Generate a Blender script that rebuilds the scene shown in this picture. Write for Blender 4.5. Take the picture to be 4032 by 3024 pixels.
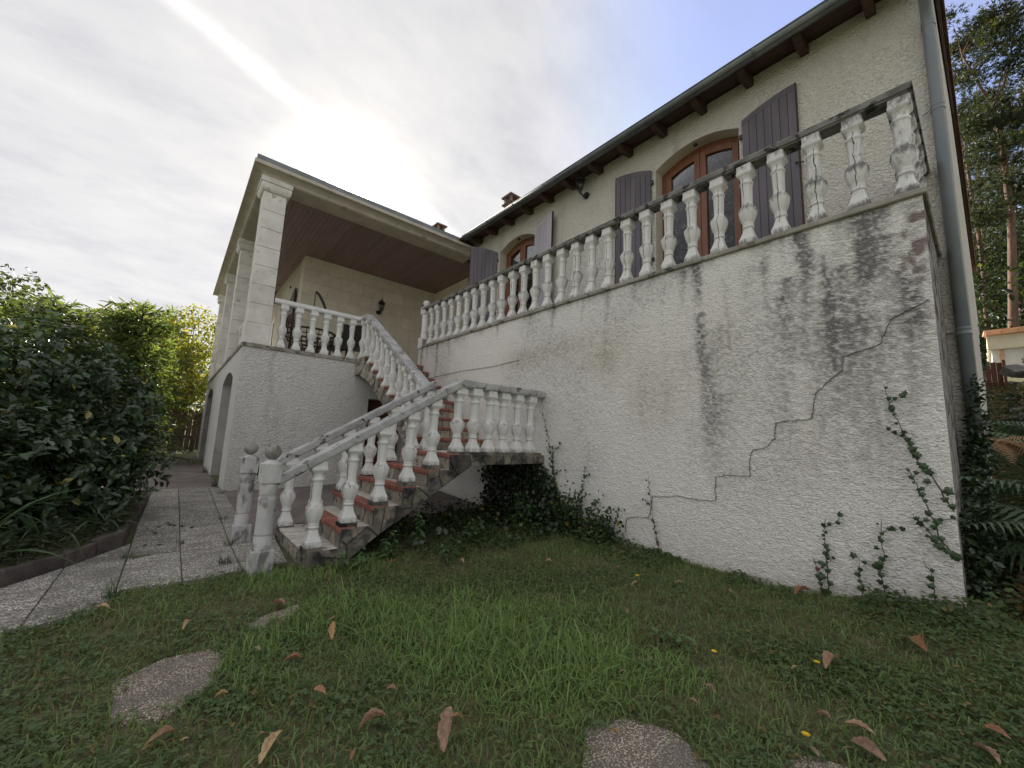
import bpy, bmesh, math, random
import numpy as np
from mathutils import Vector, Matrix

for _o in list(bpy.data.objects):
    bpy.data.objects.remove(_o)
S = bpy.context.scene
COL = S.collection
random.seed(11)
rng = np.random.default_rng(11)

# ---------------------------------------------------------------- camera
CAMZ = 1.25
yaw, pit, rol = math.radians(40.0474), math.radians(7.8215), math.radians(2.40084)
fw = Vector((math.sin(yaw) * math.cos(pit), math.cos(yaw) * math.cos(pit), math.sin(pit)))
r0 = Vector((math.cos(yaw), -math.sin(yaw), 0))
u0 = r0.cross(fw)
rt = r0 * math.cos(rol) + u0 * math.sin(rol)
up = -r0 * math.sin(rol) + u0 * math.cos(rol)
cam = bpy.data.cameras.new('camera')
cam.sensor_width = 36.0
cam.lens = 36.0 * 1568.41 / 4032.0
cam.clip_start = 0.05
cam.clip_end = 1500
camo = bpy.data.objects.new('camera', cam)
COL.objects.link(camo)
M = Matrix(((rt.x, up.x, -fw.x, 0), (rt.y, up.y, -fw.y, 0), (rt.z, up.z, -fw.z, CAMZ), (0, 0, 0, 1)))
camo.matrix_world = M
S.camera = camo

# ---------------------------------------------------------------- light
SUN_EL = math.radians(30.5)
SUN_AZ = math.atan2(0.23, 0.829)            # from +Y towards +X
sdir = Vector((math.sin(SUN_AZ) * math.cos(SUN_EL), math.cos(SUN_AZ) * math.cos(SUN_EL), math.sin(SUN_EL)))
sl = bpy.data.lights.new('sun', 'SUN')
sl.energy = 4.0
sl.angle = math.radians(2.5)
sl.color = (1.0, 0.93, 0.82)
so = bpy.data.objects.new('sun', sl)
so.rotation_euler = sdir.to_track_quat('Z', 'Y').to_euler()
so.location = (0, 0, 30)
COL.objects.link(so)

S.view_settings.view_transform = 'Standard'
S.view_settings.look = 'None'
S.view_settings.gamma = 1.0
S.view_settings.use_curve_mapping = False
S.view_settings.exposure = 1.68


class NT:
    """small helper round a node tree"""
    def __init__(s, tree):
        s.t = tree
        s.t.nodes.clear()

    def n(s, typ, **kw):
        nd = s.t.nodes.new(typ)
        for k, v in kw.items():
            setattr(nd, k, v)
        return nd

    def l(s, a, b):
        s.t.links.new(a, b)

    def put(s, sock, v):
        if hasattr(v, 'is_linked') or hasattr(v, 'links'):
            s.l(v, sock)
        else:
            sock.default_value = v

    def math(s, op, a, b=0.0, c=None, clamp=False):
        nd = s.n('ShaderNodeMath', operation=op, use_clamp=clamp)
        s.put(nd.inputs[0], a)
        s.put(nd.inputs[1], b)
        if c is not None:
            s.put(nd.inputs[2], c)
        return nd.outputs[0]

    def vm(s, op, a, b=None, out=0):
        nd = s.n('ShaderNodeVectorMath', operation=op)
        s.put(nd.inputs[0], a)
        if b is not None:
            s.put(nd.inputs[1], b)
        return nd.outputs[out]

    def noise(s, vec, scale, detail=3.0, rough=0.55, dist=0.0):
        nd = s.n('ShaderNodeTexNoise')
        s.put(nd.inputs['Vector'], vec)
        nd.inputs['Scale'].default_value = scale
        nd.inputs['Detail'].default_value = detail
        nd.inputs['Roughness'].default_value = rough
        nd.inputs['Distortion'].default_value = dist
        return nd.outputs[0]

    def ramp(s, fac, stops):
        nd = s.n('ShaderNodeValToRGB')
        s.put(nd.inputs[0], fac)
        cr = nd.color_ramp
        while len(cr.elements) < len(stops):
            cr.elements.new(0.5)
        for e, (p, c) in zip(cr.elements, stops):
            e.position = p
            e.color = (c[0], c[1], c[2], 1) if not isinstance(c, (int, float)) else (c, c, c, 1)
        return nd.outputs[0]

    def mix(s, fac, a, b, mode='MIX'):
        nd = s.n('ShaderNodeMix', data_type='RGBA', blend_type=mode)
        s.put(nd.inputs[0], fac)
        s.put(nd.inputs[6], a if not isinstance(a, tuple) else (a[0], a[1], a[2], 1))
        s.put(nd.inputs[7], b if not isinstance(b, tuple) else (b[0], b[1], b[2], 1))
        return nd.outputs[2]

    def smooth(s, x, a, b):
        nd = s.n('ShaderNodeMapRange', interpolation_type='SMOOTHSTEP')
        s.put(nd.inputs[0], x)
        nd.inputs[1].default_value = a
        nd.inputs[2].default_value = b
        return nd.outputs[0]


# ---------------------------------------------------------------- sky
W = bpy.data.worlds.new('World')
S.world = W
W.use_nodes = True
t = NT(W.node_tree)
out = t.n('ShaderNodeOutputWorld')
bg = t.n('ShaderNodeBackground')
t.l(bg.outputs[0], out.inputs[0])
sky = t.n('ShaderNodeTexSky', sky_type='NISHITA')
sky.sun_disc = False
sky.sun_elevation = SUN_EL
sky.sun_rotation = SUN_AZ
sky.altitude = 200
sky.air_density = 1.0
sky.dust_density = 2.0
tc = t.n('ShaderNodeTexCoord')
dirv = t.vm('NORMALIZE', tc.outputs['Generated'])
sep = t.n('ShaderNodeSeparateXYZ')
t.l(dirv, sep.inputs[0])
zc = t.math('MAXIMUM', sep.outputs[2], 0.0)
zz = t.math('ADD', zc, 0.22)
px = t.math('DIVIDE', sep.outputs[0], zz)
py = t.math('DIVIDE', sep.outputs[1], zz)
cmb = t.n('ShaderNodeCombineXYZ')
t.l(px, cmb.inputs[0])
t.l(py, cmb.inputs[1])
# stretched cirrus sheet
mp = t.n('ShaderNodeMapping')
mp.inputs['Rotation'].default_value = (0, 0, math.radians(35))
mp.inputs['Scale'].default_value = (0.85, 1.35, 1.0)
t.l(cmb.outputs[0], mp.inputs[0])
n1 = t.noise(mp.outputs[0], 1.7, 7.0, 0.60, 0.25)
n2 = t.noise(mp.outputs[0], 5.5, 6.0, 0.62, 0.2)
# the clear part of the sky, to the upper right of the house
dblue = t.vm('DOT_PRODUCT', dirv, (0.76, 0.12, 0.64), out=1)
clear = t.smooth(dblue, 0.84, 0.99)
cov = t.math('ADD', t.math('MULTIPLY', n1, 1.0), t.math('MULTIPLY', n2, 0.35))
cov = t.math('SUBTRACT', cov, t.math('MULTIPLY', clear, 0.30))
cmask = t.math('ADD', 0.70, t.math('MULTIPLY', t.smooth(cov, 0.10, 0.60), 0.30))
cmask = t.math('SUBTRACT', cmask, t.math('MULTIPLY', clear, 0.58))
shade = t.math('ADD', t.math('MULTIPLY', n1, 0.7), t.math('MULTIPLY', n2, 0.3))
ccol = t.ramp(shade, [(0.34, (2.95, 2.9, 2.86)), (0.49, (2.52, 2.50, 2.57)), (0.66, (1.88, 1.90, 2.10))])
# the thin sheet is brighter towards the horizon, where one looks through more of it
zgrad = t.math('SUBTRACT', 1.08, t.math('MULTIPLY', zc, 0.18))
vs = t.n('ShaderNodeVectorMath', operation='SCALE')
t.l(ccol, vs.inputs[0])
t.l(zgrad, vs.inputs['Scale'])
ccol = vs.outputs[0]
skc = t.vm('ADD', t.vm('MULTIPLY', sky.outputs[0], (0.55, 0.60, 0.85)), (0.25, 0.3, 0.6))
skc = t.vm('MINIMUM', skc, (2.6, 2.65, 3.5))
base = t.mix(cmask, skc, ccol)
# condensation trail passing above the sun
ta, tb = Vector((-0.0746, 0.7572, 0.6489)), Vector((0.1836, 0.7917, 0.5827))      # two directions along the trail
tn = ta.cross(tb).normalized()
td = t.vm('DOT_PRODUCT', dirv, tuple(tn), out=1)
nt_ = t.noise(dirv, 9.0, 5.0, 0.6)
td = t.math('ADD', td, t.math('MULTIPLY', t.math('SUBTRACT', nt_, 0.5), 0.035))
trail = t.math('SUBTRACT', 1.0, t.smooth(t.math('ABSOLUTE', td), 0.0, 0.023))
mid = (ta + tb).normalized()
tfade = t.smooth(t.vm('DOT_PRODUCT', dirv, tuple(mid), out=1), 0.72, 0.97)
trail = t.math('MULTIPLY', t.math('MULTIPLY', trail, tfade), 0.48)
base = t.mix(trail, base, (3.9, 3.82, 3.72))
# forward scattering of the thin cloud round the sun
ds = t.math('MAXIMUM', t.vm('DOT_PRODUCT', dirv, tuple(sdir), out=1), 0.0)
g1 = t.math('MULTIPLY', t.math('POWER', ds, 32.0), 0.6)
g2 = t.math('MULTIPLY', t.math('POWER', ds, 220.0), 4.5)
g3 = t.math('MULTIPLY', t.math('POWER', ds, 1500.0), 60.0)
gs = t.math('ADD', t.math('ADD', g1, g2), g3)
gc = t.n('ShaderNodeVectorMath', operation='SCALE')
gc.inputs[0].default_value = (1.0, 0.89, 0.68)
t.l(gs, gc.inputs['Scale'])
tot = t.vm('ADD', base, gc.outputs[0])
t.l(tot, bg.inputs[0])
bg.inputs[1].default_value = 0.1

# ---------------------------------------------------------------- object helpers
def sm(x):
    x = np.clip(x, 0, 1)
    return x * x * (3 - 2 * x)


def ground(x, y):
    x = np.asarray(x, float)
    y = np.asarray(y, float)
    return (.03 + .09 * sm((x - 1.2) / 2.5) + .16 * sm((1.3 - y) / 1.3) * sm((x - 2) / 2) + .15 * sm((y - 4.5) / 4)
            + (.26 * np.clip(x - 4.2, 0, 12) + .1 * np.clip(x - 16.2, 0, 40)) * sm((1.5 - y) / 1.5))


def G(x, y):
    return float(ground(x, y))


_WO = {}


def wo(o):
    return _WO.get(o.name, Vector((0, 0, 0))) if o else Vector((0, 0, 0))


def setp(o, label=None, cat=None, group=None, kind=None):
    if label:
        o['label'] = label
    if cat:
        o['category'] = cat
    if group:
        o['group'] = group
    if kind:
        o['kind'] = kind
    return o


def thing(name, label, cat, loc=(0, 0, 0), group=None):
    o = bpy.data.objects.new(name, None)
    COL.objects.link(o)
    o.empty_display_size = 0.1
    o.location = loc
    _WO[o.name] = Vector(loc)
    return setp(o, label, cat, group)


def place(o, at, parent=None):
    at = Vector(at)
    o.location = at - wo(parent)
    if parent:
        o.parent = parent
    _WO[o.name] = at
    return o


def inst(src, at, parent=None, rz=None, mesh=None):
    c = src.copy()
    if mesh:
        c.data = mesh
    for k in ('label', 'category', 'group'):
        if k in c:
            del c[k]
    COL.objects.link(c)
    c.parent = None
    place(c, at, parent)
    if rz is not None:
        c.rotation_euler = (0, 0, rz) if not hasattr(rz, '__len__') else rz
    return c


def mesh_obj(name, verts, faces, mats, parent=None, smooth=False, at=None, midx=None, col=None, sflags=None):
    me = bpy.data.meshes.new(name)
    V = np.asarray(verts, dtype=float).reshape(-1, 3)
    if at is None:
        at = (V.min(0) + V.max(0)) / 2
    V = V - np.asarray(at)
    if isinstance(faces, np.ndarray):
        k = faces.shape[1]
        nf = len(faces)
        me.vertices.add(len(V))
        me.vertices.foreach_set('co', V.astype(np.float32).ravel())
        me.loops.add(nf * k)
        me.loops.foreach_set('vertex_index', faces.astype(np.int32).ravel())
        me.polygons.add(nf)
        me.polygons.foreach_set('loop_start', np.arange(0, nf * k, k, dtype=np.int32))
        me.update(calc_edges=True)
    else:
        me.from_pydata([tuple(v) for v in V], [], faces)
    if col is not None:
        a = me.color_attributes.new('Col', 'FLOAT_COLOR', 'POINT')
        c4 = np.ones((len(V), 4), dtype=np.float32)
        c4[:, :3] = col
        a.data.foreach_set('color', c4.ravel())
    if not isinstance(mats, (list, tuple)):
        mats = [mats]
    for m in mats:
        me.materials.append(m)
    if midx is not None:
        me.polygons.foreach_set('material_index', np.asarray(midx, dtype=np.int32))
    if sflags is not None:
        me.polygons.foreach_set('use_smooth', np.asarray(sflags, dtype=bool))
    elif smooth:
        me.polygons.foreach_set('use_smooth', np.ones(len(me.polygons), dtype=bool))
    me.update()
    o = bpy.data.objects.new(name, me)
    COL.objects.link(o)
    place(o, at, parent)
    return o


class MB:
    def __init__(s):
        s.v, s.f, s.m, s.sf = [], [], [], []
        s.cur = 0
        s.sm = False

    def add(s, vs, fs):
        b = len(s.v)
        s.v += [tuple(p) for p in vs]
        for f in fs:
            s.f.append([b + i for i in f])
            s.m.append(s.cur)
            s.sf.append(s.sm)
        return s

    def box(s, x0, x1, y0, y1, z0, z1):
        return s.add([(x0, y0, z0), (x1, y0, z0), (x1, y1, z0), (x0, y1, z0), (x0, y0, z1), (x1, y0, z1), (x1, y1, z1), (x0, y1, z1)],
                     [(3, 2, 1, 0), (4, 5, 6, 7), (0, 1, 5, 4), (1, 2, 6, 5), (2, 3, 7, 6), (3, 0, 4, 7)])

    def prism(s, pts, fn, d0, d1):
        """pts: 2D outline; fn(a, b, d) -> 3D"""
        n = len(pts)
        vs = [fn(a, b, d0) for a, b in pts] + [fn(a, b, d1) for a, b in pts]
        fs = [list(range(n))[::-1], [n + i for i in range(n)]] + [(i, (i + 1) % n, n + (i + 1) % n, n + i) for i in range(n)]
        return s.add(vs, fs)

    def tube(s, path, rad, n=8, cap=True):
        P = [Vector(p) for p in path]
        if not hasattr(rad, '__len__'):
            rad = [rad] * len(P)
        rings = []
        ref = None
        for i, p in enumerate(P):
            d = (P[min(i + 1, len(P) - 1)] - P[max(i - 1, 0)]).normalized()
            if ref is None:
                ref = Vector((0, 0, 1)) if abs(d.z) < 0.9 else Vector((1, 0, 0))
            a = (ref - d * ref.dot(d)).normalized()
            ref = a
            b = d.cross(a)
            rings.append([p + (a * math.cos(2 * math.pi * k / n) + b * math.sin(2 * math.pi * k / n)) * rad[i] for k in range(n)])
        vs = [q for r in rings for q in r]
        fs = []
        for i in range(len(P) - 1):
            for k in range(n):
                k2 = (k + 1) % n
                fs.append((i * n + k, i * n + k2, (i + 1) * n + k2, (i + 1) * n + k))
        if cap:
            fs.append(list(range(n))[::-1])
            fs.append([(len(P) - 1) * n + k for k in range(n)])
        o = s.sm
        s.sm = True
        s.add(vs, fs)
        s.sm = o
        return s

    def lathe(s, c, prof, n=16, axis=None):
        c = Vector(c)
        vs, fs = [], []
        for r, z in prof:
            for k in range(n):
                a = 2 * math.pi * k / n
                vs.append(c + Vector((r * math.cos(a), r * math.sin(a), z)))
        for i in range(len(prof) - 1):
            for k in range(n):
                k2 = (k + 1) % n
                fs.append((i * n + k, i * n + k2, (i + 1) * n + k2, (i + 1) * n + k))
        fs.append(list(range(n))[::-1])
        fs.append([(len(prof) - 1) * n + k for k in range(n)])
        o = s.sm
        s.sm = True
        s.add(vs, fs)
        s.sm = o
        return s

    def build(s, name, mats, parent=None, smooth=False, at=None):
        return mesh_obj(name, s.v, s.f, mats, parent, at=at, midx=s.m, sflags=[True] * len(s.f) if smooth else s.sf)


def bevel(o, w=0.006, seg=1):
    m = o.modifiers.new('bevel', 'BEVEL')
    m.width = w
    m.segments = seg
    m.limit_method = 'ANGLE'
    m.angle_limit = math.radians(40)
    return o


# value noise on numpy arrays
def vnoise(x, y, seed=0):
    r = np.random.default_rng(seed)
    L = r.random((256, 256))
    xi = np.floor(x).astype(int)
    yi = np.floor(y).astype(int)
    fx = x - xi
    fy = y - yi
    fx = fx * fx * (3 - 2 * fx)
    fy = fy * fy * (3 - 2 * fy)
    a = L[xi % 256, yi % 256]
    b = L[(xi + 1) % 256, yi % 256]
    c = L[xi % 256, (yi + 1) % 256]
    d = L[(xi + 1) % 256, (yi + 1) % 256]
    return (a * (1 - fx) + b * fx) * (1 - fy) + (c * (1 - fx) + d * fx) * fy


def fbm(x, y, oct=4, seed=0, gain=0.5):
    s, a, n = 0, 1.0, 0
    for i in range(oct):
        s = s + a * vnoise(x * 2 ** i + 17.3 * i, y * 2 ** i + 5.1 * i, seed + i)
        n += a
        a *= gain
    return s / n


# convex-cell clipping for stone patterns
def clip_half(poly, px, py, nx, ny):
    res = []
    n = len(poly)
    for i in range(n):
        a = poly[i]
        b = poly[(i + 1) % n]
        da = (a[0] - px) * nx + (a[1] - py) * ny
        db = (b[0] - px) * nx + (b[1] - py) * ny
        if da <= 0:
            res.append(a)
        if (da < 0 < db) or (db < 0 < da):
            k = da / (da - db)
            res.append((a[0] + (b[0] - a[0]) * k, a[1] + (b[1] - a[1]) * k))
    return res


def voronoi(poly, seeds, gap, sx=1.0):
    """cells of the seeds clipped to poly, shrunk by gap; sx stretches the metric along the first axis"""
    P = [(a * sx, b) for a, b in poly]
    Q = [(a * sx, b) for a, b in seeds]
    cells = []
    for i, c in enumerate(Q):
        p = P
        for j, d in enumerate(Q):
            if i == j:
                continue
            vx, vy = d[0] - c[0], d[1] - c[1]
            L = math.hypot(vx, vy)
            if L > 2.5:
                continue
            nx, ny = vx / L, vy / L
            p = clip_half(p, (c[0] + d[0]) / 2 - nx * gap / 2, (c[1] + d[1]) / 2 - ny * gap / 2, nx, ny)
            if len(p) < 3:
                break
        if len(p) >= 3:
            q = []
            for pt in p:
                if not q or math.hypot(pt[0] - q[-1][0], pt[1] - q[-1][1]) > 1e-4:
                    q.append(pt)
            A = sum(q[k][0] * q[(k + 1) % len(q)][1] - q[(k + 1) % len(q)][0] * q[k][1] for k in range(len(q))) / 2
            if len(q) >= 3 and abs(A) > 0.0004:
                if A < 0:
                    q = q[::-1]
                cells.append([(a / sx, b) for a, b in q])
    return cells


def in_poly(x, y, poly):
    c = np.zeros(np.shape(x), dtype=bool)
    n = len(poly)
    for i in range(n):
        x0, y0 = poly[i]
        x1, y1 = poly[(i + 1) % n]
        if y0 == y1:
            continue
        cond = ((y0 > y) != (y1 > y)) & (x < (x1 - x0) * (y - y0) / (y1 - y0) + x0)
        c ^= cond
    return c


def scatter_in(poly, spacing, jit=0.45, R=random):
    xs = [p[0] for p in poly]
    ys = [p[1] for p in poly]
    pts = []
    y = min(ys) + spacing[1] / 2
    row = 0
    while y < max(ys) + spacing[1] * .4:
        x = min(xs) + spacing[0] * (0.5 if row % 2 else 0.15)
        while x < max(xs) + spacing[0] * .4:
            a = x + R.uniform(-jit, jit) * spacing[0]
            b = y + R.uniform(-jit, jit) * spacing[1]
            pts.append((a, b))
            x += spacing[0]
        y += spacing[1]
        row += 1
    keep = in_poly(np.array([p[0] for p in pts]), np.array([p[1] for p in pts]), poly)
    return [p for p, k in zip(pts, keep) if k]

# ---------------------------------------------------------------- materials
def pbsdf(name):
    m = bpy.data.materials.new(name)
    m.use_nodes = True
    t = NT(m.node_tree)
    o = t.n('ShaderNodeOutputMaterial')
    b = t.n('ShaderNodeBsdfPrincipled')
    t.l(b.outputs[0], o.inputs[0])
    return m, t, b, o


def coords(t, scale=(1, 1, 1), kind='Object'):
    tc = t.n('ShaderNodeTexCoord')
    if kind == 'World':
        ge = t.n('ShaderNodeNewGeometry')
        src = ge.outputs['Position']
    else:
        src = tc.outputs[kind]
    mp = t.n('ShaderNodeMapping')
    mp.inputs['Scale'].default_value = scale
    t.l(src, mp.inputs[0])
    return mp.outputs[0]


def bump(t, b, h, dist=0.01, strength=1.0):
    bp = t.n('ShaderNodeBump')
    bp.inputs['Strength'].default_value = strength
    bp.inputs['Distance'].default_value = dist
    t.l(h, bp.inputs['Height'])
    t.l(bp.outputs[0], b.inputs['Normal'])


def mat_var(name, c1, c2, scale=6.0, rough=0.8, bscale=60.0, bdist=0.002, stretch=(1, 1, 1), spots=None, rnd=0.0, spec=0.3, metal=0.0, detail=5.0, lo=0.35, hi=0.65):
    """two-tone noise colour, optional third colour in blotches, fine relief, per-object tint"""
    m, t, b, o = pbsdf(name)
    p = coords(t, stretch, 'World')
    n = t.noise(p, scale, detail, 0.6)
    col = t.ramp(n, [(lo, c1), (hi, c2)])
    if spots:
        sc, lim, w, c3 = spots
        n3 = t.noise(p, sc, 6.0, 0.65, 0.3)
        k = t.smooth(n3, lim, lim + w)
        col = t.mix(k, col, c3)
    if rnd:
        oi = t.n('ShaderNodeObjectInfo')
        hs = t.n('ShaderNodeHueSaturation')
        v = t.math('ADD', 1.0 - rnd, t.math('MULTIPLY', oi.outputs['Random'], 2 * rnd))
        t.l(v, hs.inputs['Value'])
        t.l(col, hs.inputs['Color'])
        col = hs.outputs[0]
    t.l(col, b.inputs['Base Color'])
    b.inputs['Roughness'].default_value = rough
    b.inputs['Specular IOR Level'].default_value = spec
    b.inputs['Metallic'].default_value = metal
    if bdist:
        h = t.noise(p, bscale, 4.0, 0.6)
        bump(t, b, h, bdist)
    return m


def mat_crepi(name, c1, c2, dirt, dist=0.014, scale=26.0, stretch=(1, 1, 1.7)):
    """rough-cast render: blobby relief a few centimetres across, blotchy paint"""
    m, t, b, o = pbsdf(name)
    p = coords(t, stretch, 'World')
    n = t.noise(coords(t, (1, 1, .6), 'World'), 1.3, 6.0, 0.62)
    col = t.ramp(n, [(0.3, c1), (0.68, c2)])
    nd = t.noise(coords(t, (3.0, 3.0, .55), 'World'), 0.9, 6.0, 0.65)
    col = t.mix(t.math('MULTIPLY', t.smooth(nd, 0.56, 0.78), 0.6), col, dirt)
    ng = t.noise(p, scale * 1.9, 2.0, 0.5)
    col = t.mix(t.math('MULTIPLY', t.smooth(ng, 0.54, 0.68), 0.55), col, dirt)
    t.l(col, b.inputs['Base Color'])
    b.inputs['Roughness'].default_value = 0.92
    b.inputs['Specular IOR Level'].default_value = 0.15
    h = t.math('ADD', t.noise(p, scale, 2.0, 0.5, 0.6), t.math('MULTIPLY', t.noise(p, scale * 3.2, 2.0, 0.5), 0.3))
    bump(t, b, h, dist)
    return m


MT = {}
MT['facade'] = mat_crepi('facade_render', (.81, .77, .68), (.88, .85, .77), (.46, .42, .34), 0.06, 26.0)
MT['block'] = mat_crepi('terrace_block_render', (.78, .755, .71), (.86, .84, .80), (.40, .385, .36), 0.05, 26.0)
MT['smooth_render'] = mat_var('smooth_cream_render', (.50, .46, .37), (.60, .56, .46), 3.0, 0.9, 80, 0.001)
MT['grey_reveal'] = mat_var('grey_cement_reveal', (.34, .33, .31), (.46, .45, .42), 2.5, 0.9, 50, 0.002, spots=(1.5, .58, .15, (.2, .19, .18)))
MT['pillar'] = mat_var('pillar_stone', (.62, .60, .55), (.76, .74, .69), 5.0, 0.9, 70, 0.004, spots=(9.0, .60, .08, (.42, .40, .36)), rnd=.05)
MT['ashlar'] = mat_var('terrace_ashlar', (.62, .56, .45), (.70, .65, .53), 4.0, 0.9, 60, 0.0015, rnd=.05)
MT['joint'] = mat_var('ashlar_joint', (.34, .30, .24), (.40, .36, .29), 5.0, 0.95, 0, 0)
MT['cornice'] = mat_var('cornice_stone', (.45, .41, .34), (.56, .51, .43), 3.0, 0.9, 50, 0.002, spots=(4.0, .60, .12, (.30, .27, .23)))
MT['lambris'] = mat_var('ceiling_wood', (.22, .15, .145), (.29, .205, .20), 5.0, 0.55, 90, 0.001, (6, .5, 1), rnd=.10)
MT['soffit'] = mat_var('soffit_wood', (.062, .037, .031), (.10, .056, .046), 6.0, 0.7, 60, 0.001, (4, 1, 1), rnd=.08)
MT['shutter'] = mat_var('shutter_paint', (.108, .096, .112), (.145, .128, .148), 5.0, 0.5, 120, 0.0008, (1, 1, .2), rnd=.10)
MT['shutter_skylit'] = mat_var('shutter_paint_skylit', (.42, .40, .44), (.50, .475, .52), 5.0, 0.6, 120, 0.0008, (1, 1, .2), rnd=.05)  # shutter paint lightened: sky light on the ajar leaf put into the colour
MT['shutter_edge'] = mat_var('shutter_edge_brown', (.05, .025, .022), (.07, .035, .03), 5.0, 0.6, 0, 0)
MT['oak'] = mat_var('varnished_door_wood', (.14, .05, .022), (.215, .082, .036), 9.0, 0.4, 90, 0.001, (3, 3, .3), spec=.5)
MT['zinc'] = mat_var('zinc_gutter', (.13, .15, .155), (.20, .22, .225), 3.0, 0.42, 30, 0.001, metal=.55, spec=.5)
MT['pipe'] = mat_var('grey_downpipe', (.165, .19, .205), (.21, .235, .25), 2.0, 0.38, 0, 0, spec=.5)
MT['iron'] = mat_var('black_iron', (.012, .012, .013), (.03, .028, .027), 8.0, 0.5, 90, 0.0008, spec=.5)
MT['tile'] = mat_var('roof_tile', (.10, .05, .035), (.21, .11, .075), 4.0, 0.85, 40, 0.004, spots=(11.0, .58, .1, (.06, .055, .045)), rnd=.3)
MT['terracotta'] = mat_var('terracotta_nosing', (.235, .088, .062), (.33, .135, .095), 7.0, 0.75, 70, 0.002, spots=(14.0, .60, .1, (.14, .10, .085)), rnd=.18)
MT['red_paving'] = mat_var('red_concrete', (.14, .118, .108), (.235, .205, .19), 3.0, 0.9, 60, 0.002, spots=(6.0, .56, .15, (.10, .09, .085)))
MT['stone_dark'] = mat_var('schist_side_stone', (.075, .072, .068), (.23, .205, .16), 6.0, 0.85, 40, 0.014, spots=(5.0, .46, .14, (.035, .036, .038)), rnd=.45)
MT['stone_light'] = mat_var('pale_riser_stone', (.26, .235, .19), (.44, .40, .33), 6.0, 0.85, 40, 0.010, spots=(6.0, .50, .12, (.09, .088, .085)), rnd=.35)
MT['stone_tread'] = mat_var('pale_tread_stone', (.46, .43, .38), (.62, .59, .53), 5.0, 0.8, 30, 0.006, (1, 2.5, 1), spots=(7.0, .56, .12, (.20, .19, .17)), rnd=.12)
MT['mortar'] = mat_var('dark_mortar', (.06, .058, .055), (.12, .115, .105), 9.0, 0.95, 60, 0.004)
MT['slab_under'] = mat_var('raw_concrete', (.20, .19, .175), (.30, .285, .265), 3.0, 0.95, 40, 0.004)
MT['soil'] = mat_var('soil', (.10, .10, .055), (.17, .155, .085), 6.0, 1.0, 50, 0.02, spots=(2.2, .42, .2, (.075, .105, .045)))
MT['forest_floor'] = mat_var('forest_floor', (.06, .045, .028), (.11, .09, .05), 2.0, 1.0, 30, 0.03, spots=(1.2, .5, .2, (.05, .065, .025)))
MT['black_plastic'] = mat_var('black_resin', (.012, .012, .014), (.02, .02, .022), 20.0, 0.45, 200, 0.0005, spec=.5)
MT['wicker'] = mat_var('brown_wicker', (.05, .03, .018), (.11, .07, .045), 40.0, 0.7, 150, 0.001)
MT['white_paint'] = mat_var('white_frame_paint', (.74, .74, .73), (.80, .80, .79), 3.0, 0.45, 0, 0, spec=.5)
MT['brick'] = mat_var('chimney_brick', (.20, .16, .13), (.32, .26, .20), 8.0, 0.9, 40, 0.004, spots=(6., .58, .1, (.12, .11, .10)))
MT['cap_concrete'] = mat_var('chimney_cap_concrete', (.10, .10, .095), (.18, .175, .165), 6.0, 0.95, 40, 0.003)
MT['bark_pine'] = mat_var('pine_bark', (.085, .058, .045), (.165, .10, .07), 5.0, 0.9, 20, 0.03, (1, 1, .35), spots=(3., .58, .12, (.11, .075, .055)))
MT['bark'] = mat_var('grey_bark', (.075, .06, .045), (.15, .125, .10), 8.0, 0.95, 30, 0.015, (1, 1, .3))
MT['fence_wood'] = mat_var('dark_fence_wood', (.035, .026, .020), (.065, .05, .04), 6.0, 0.9, 60, 0.003, (1, 1, .2), rnd=.2)
MT['gate_wood'] = mat_var('brown_gate_wood', (.085, .035, .022), (.14, .06, .04), 6.0, 0.75, 60, 0.002, (1, 1, .2), rnd=.12)
MT['kerb'] = mat_var('mossy_kerb', (.07, .058, .055), (.14, .118, .105), 6.0, 0.95, 40, 0.010, spots=(5., .55, .15, (.05, .055, .03)), rnd=.12)
MT['rock'] = mat_var('grey_rock', (.13, .125, .115), (.27, .26, .24), 3.0, 0.92, 20, 0.03, spots=(4., .55, .15, (.07, .08, .05)), rnd=.2)
MT['out_wall'] = mat_var('white_outbuilding_render', (.50, .49, .49), (.60, .59, .58), 2.0, 0.9, 50, 0.002)
MT['out_tile'] = mat_var('pale_terracotta_tile', (.52, .27, .16), (.64, .36, .22), 3.0, 0.8, 40, 0.003, rnd=.12)
MT['car'] = mat_var('white_car_paint', (.70, .71, .72), (.74, .75, .76), 1.0, 0.18, 0, 0, spec=.6)
MT['rubber'] = mat_var('tyre_rubber', (.015, .015, .015), (.03, .03, .03), 10., 0.85, 60, 0.002)
MT['alloy'] = mat_var('alloy_rim', (.35, .35, .36), (.45, .45, .46), 4., 0.35, 0, 0, metal=.8)
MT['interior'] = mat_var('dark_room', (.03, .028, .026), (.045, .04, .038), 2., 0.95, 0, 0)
MT['dead'] = mat_var('dry_bracken', (.30, .17, .09), (.42, .26, .15), 8.0, 0.9, 0, 0)


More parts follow.
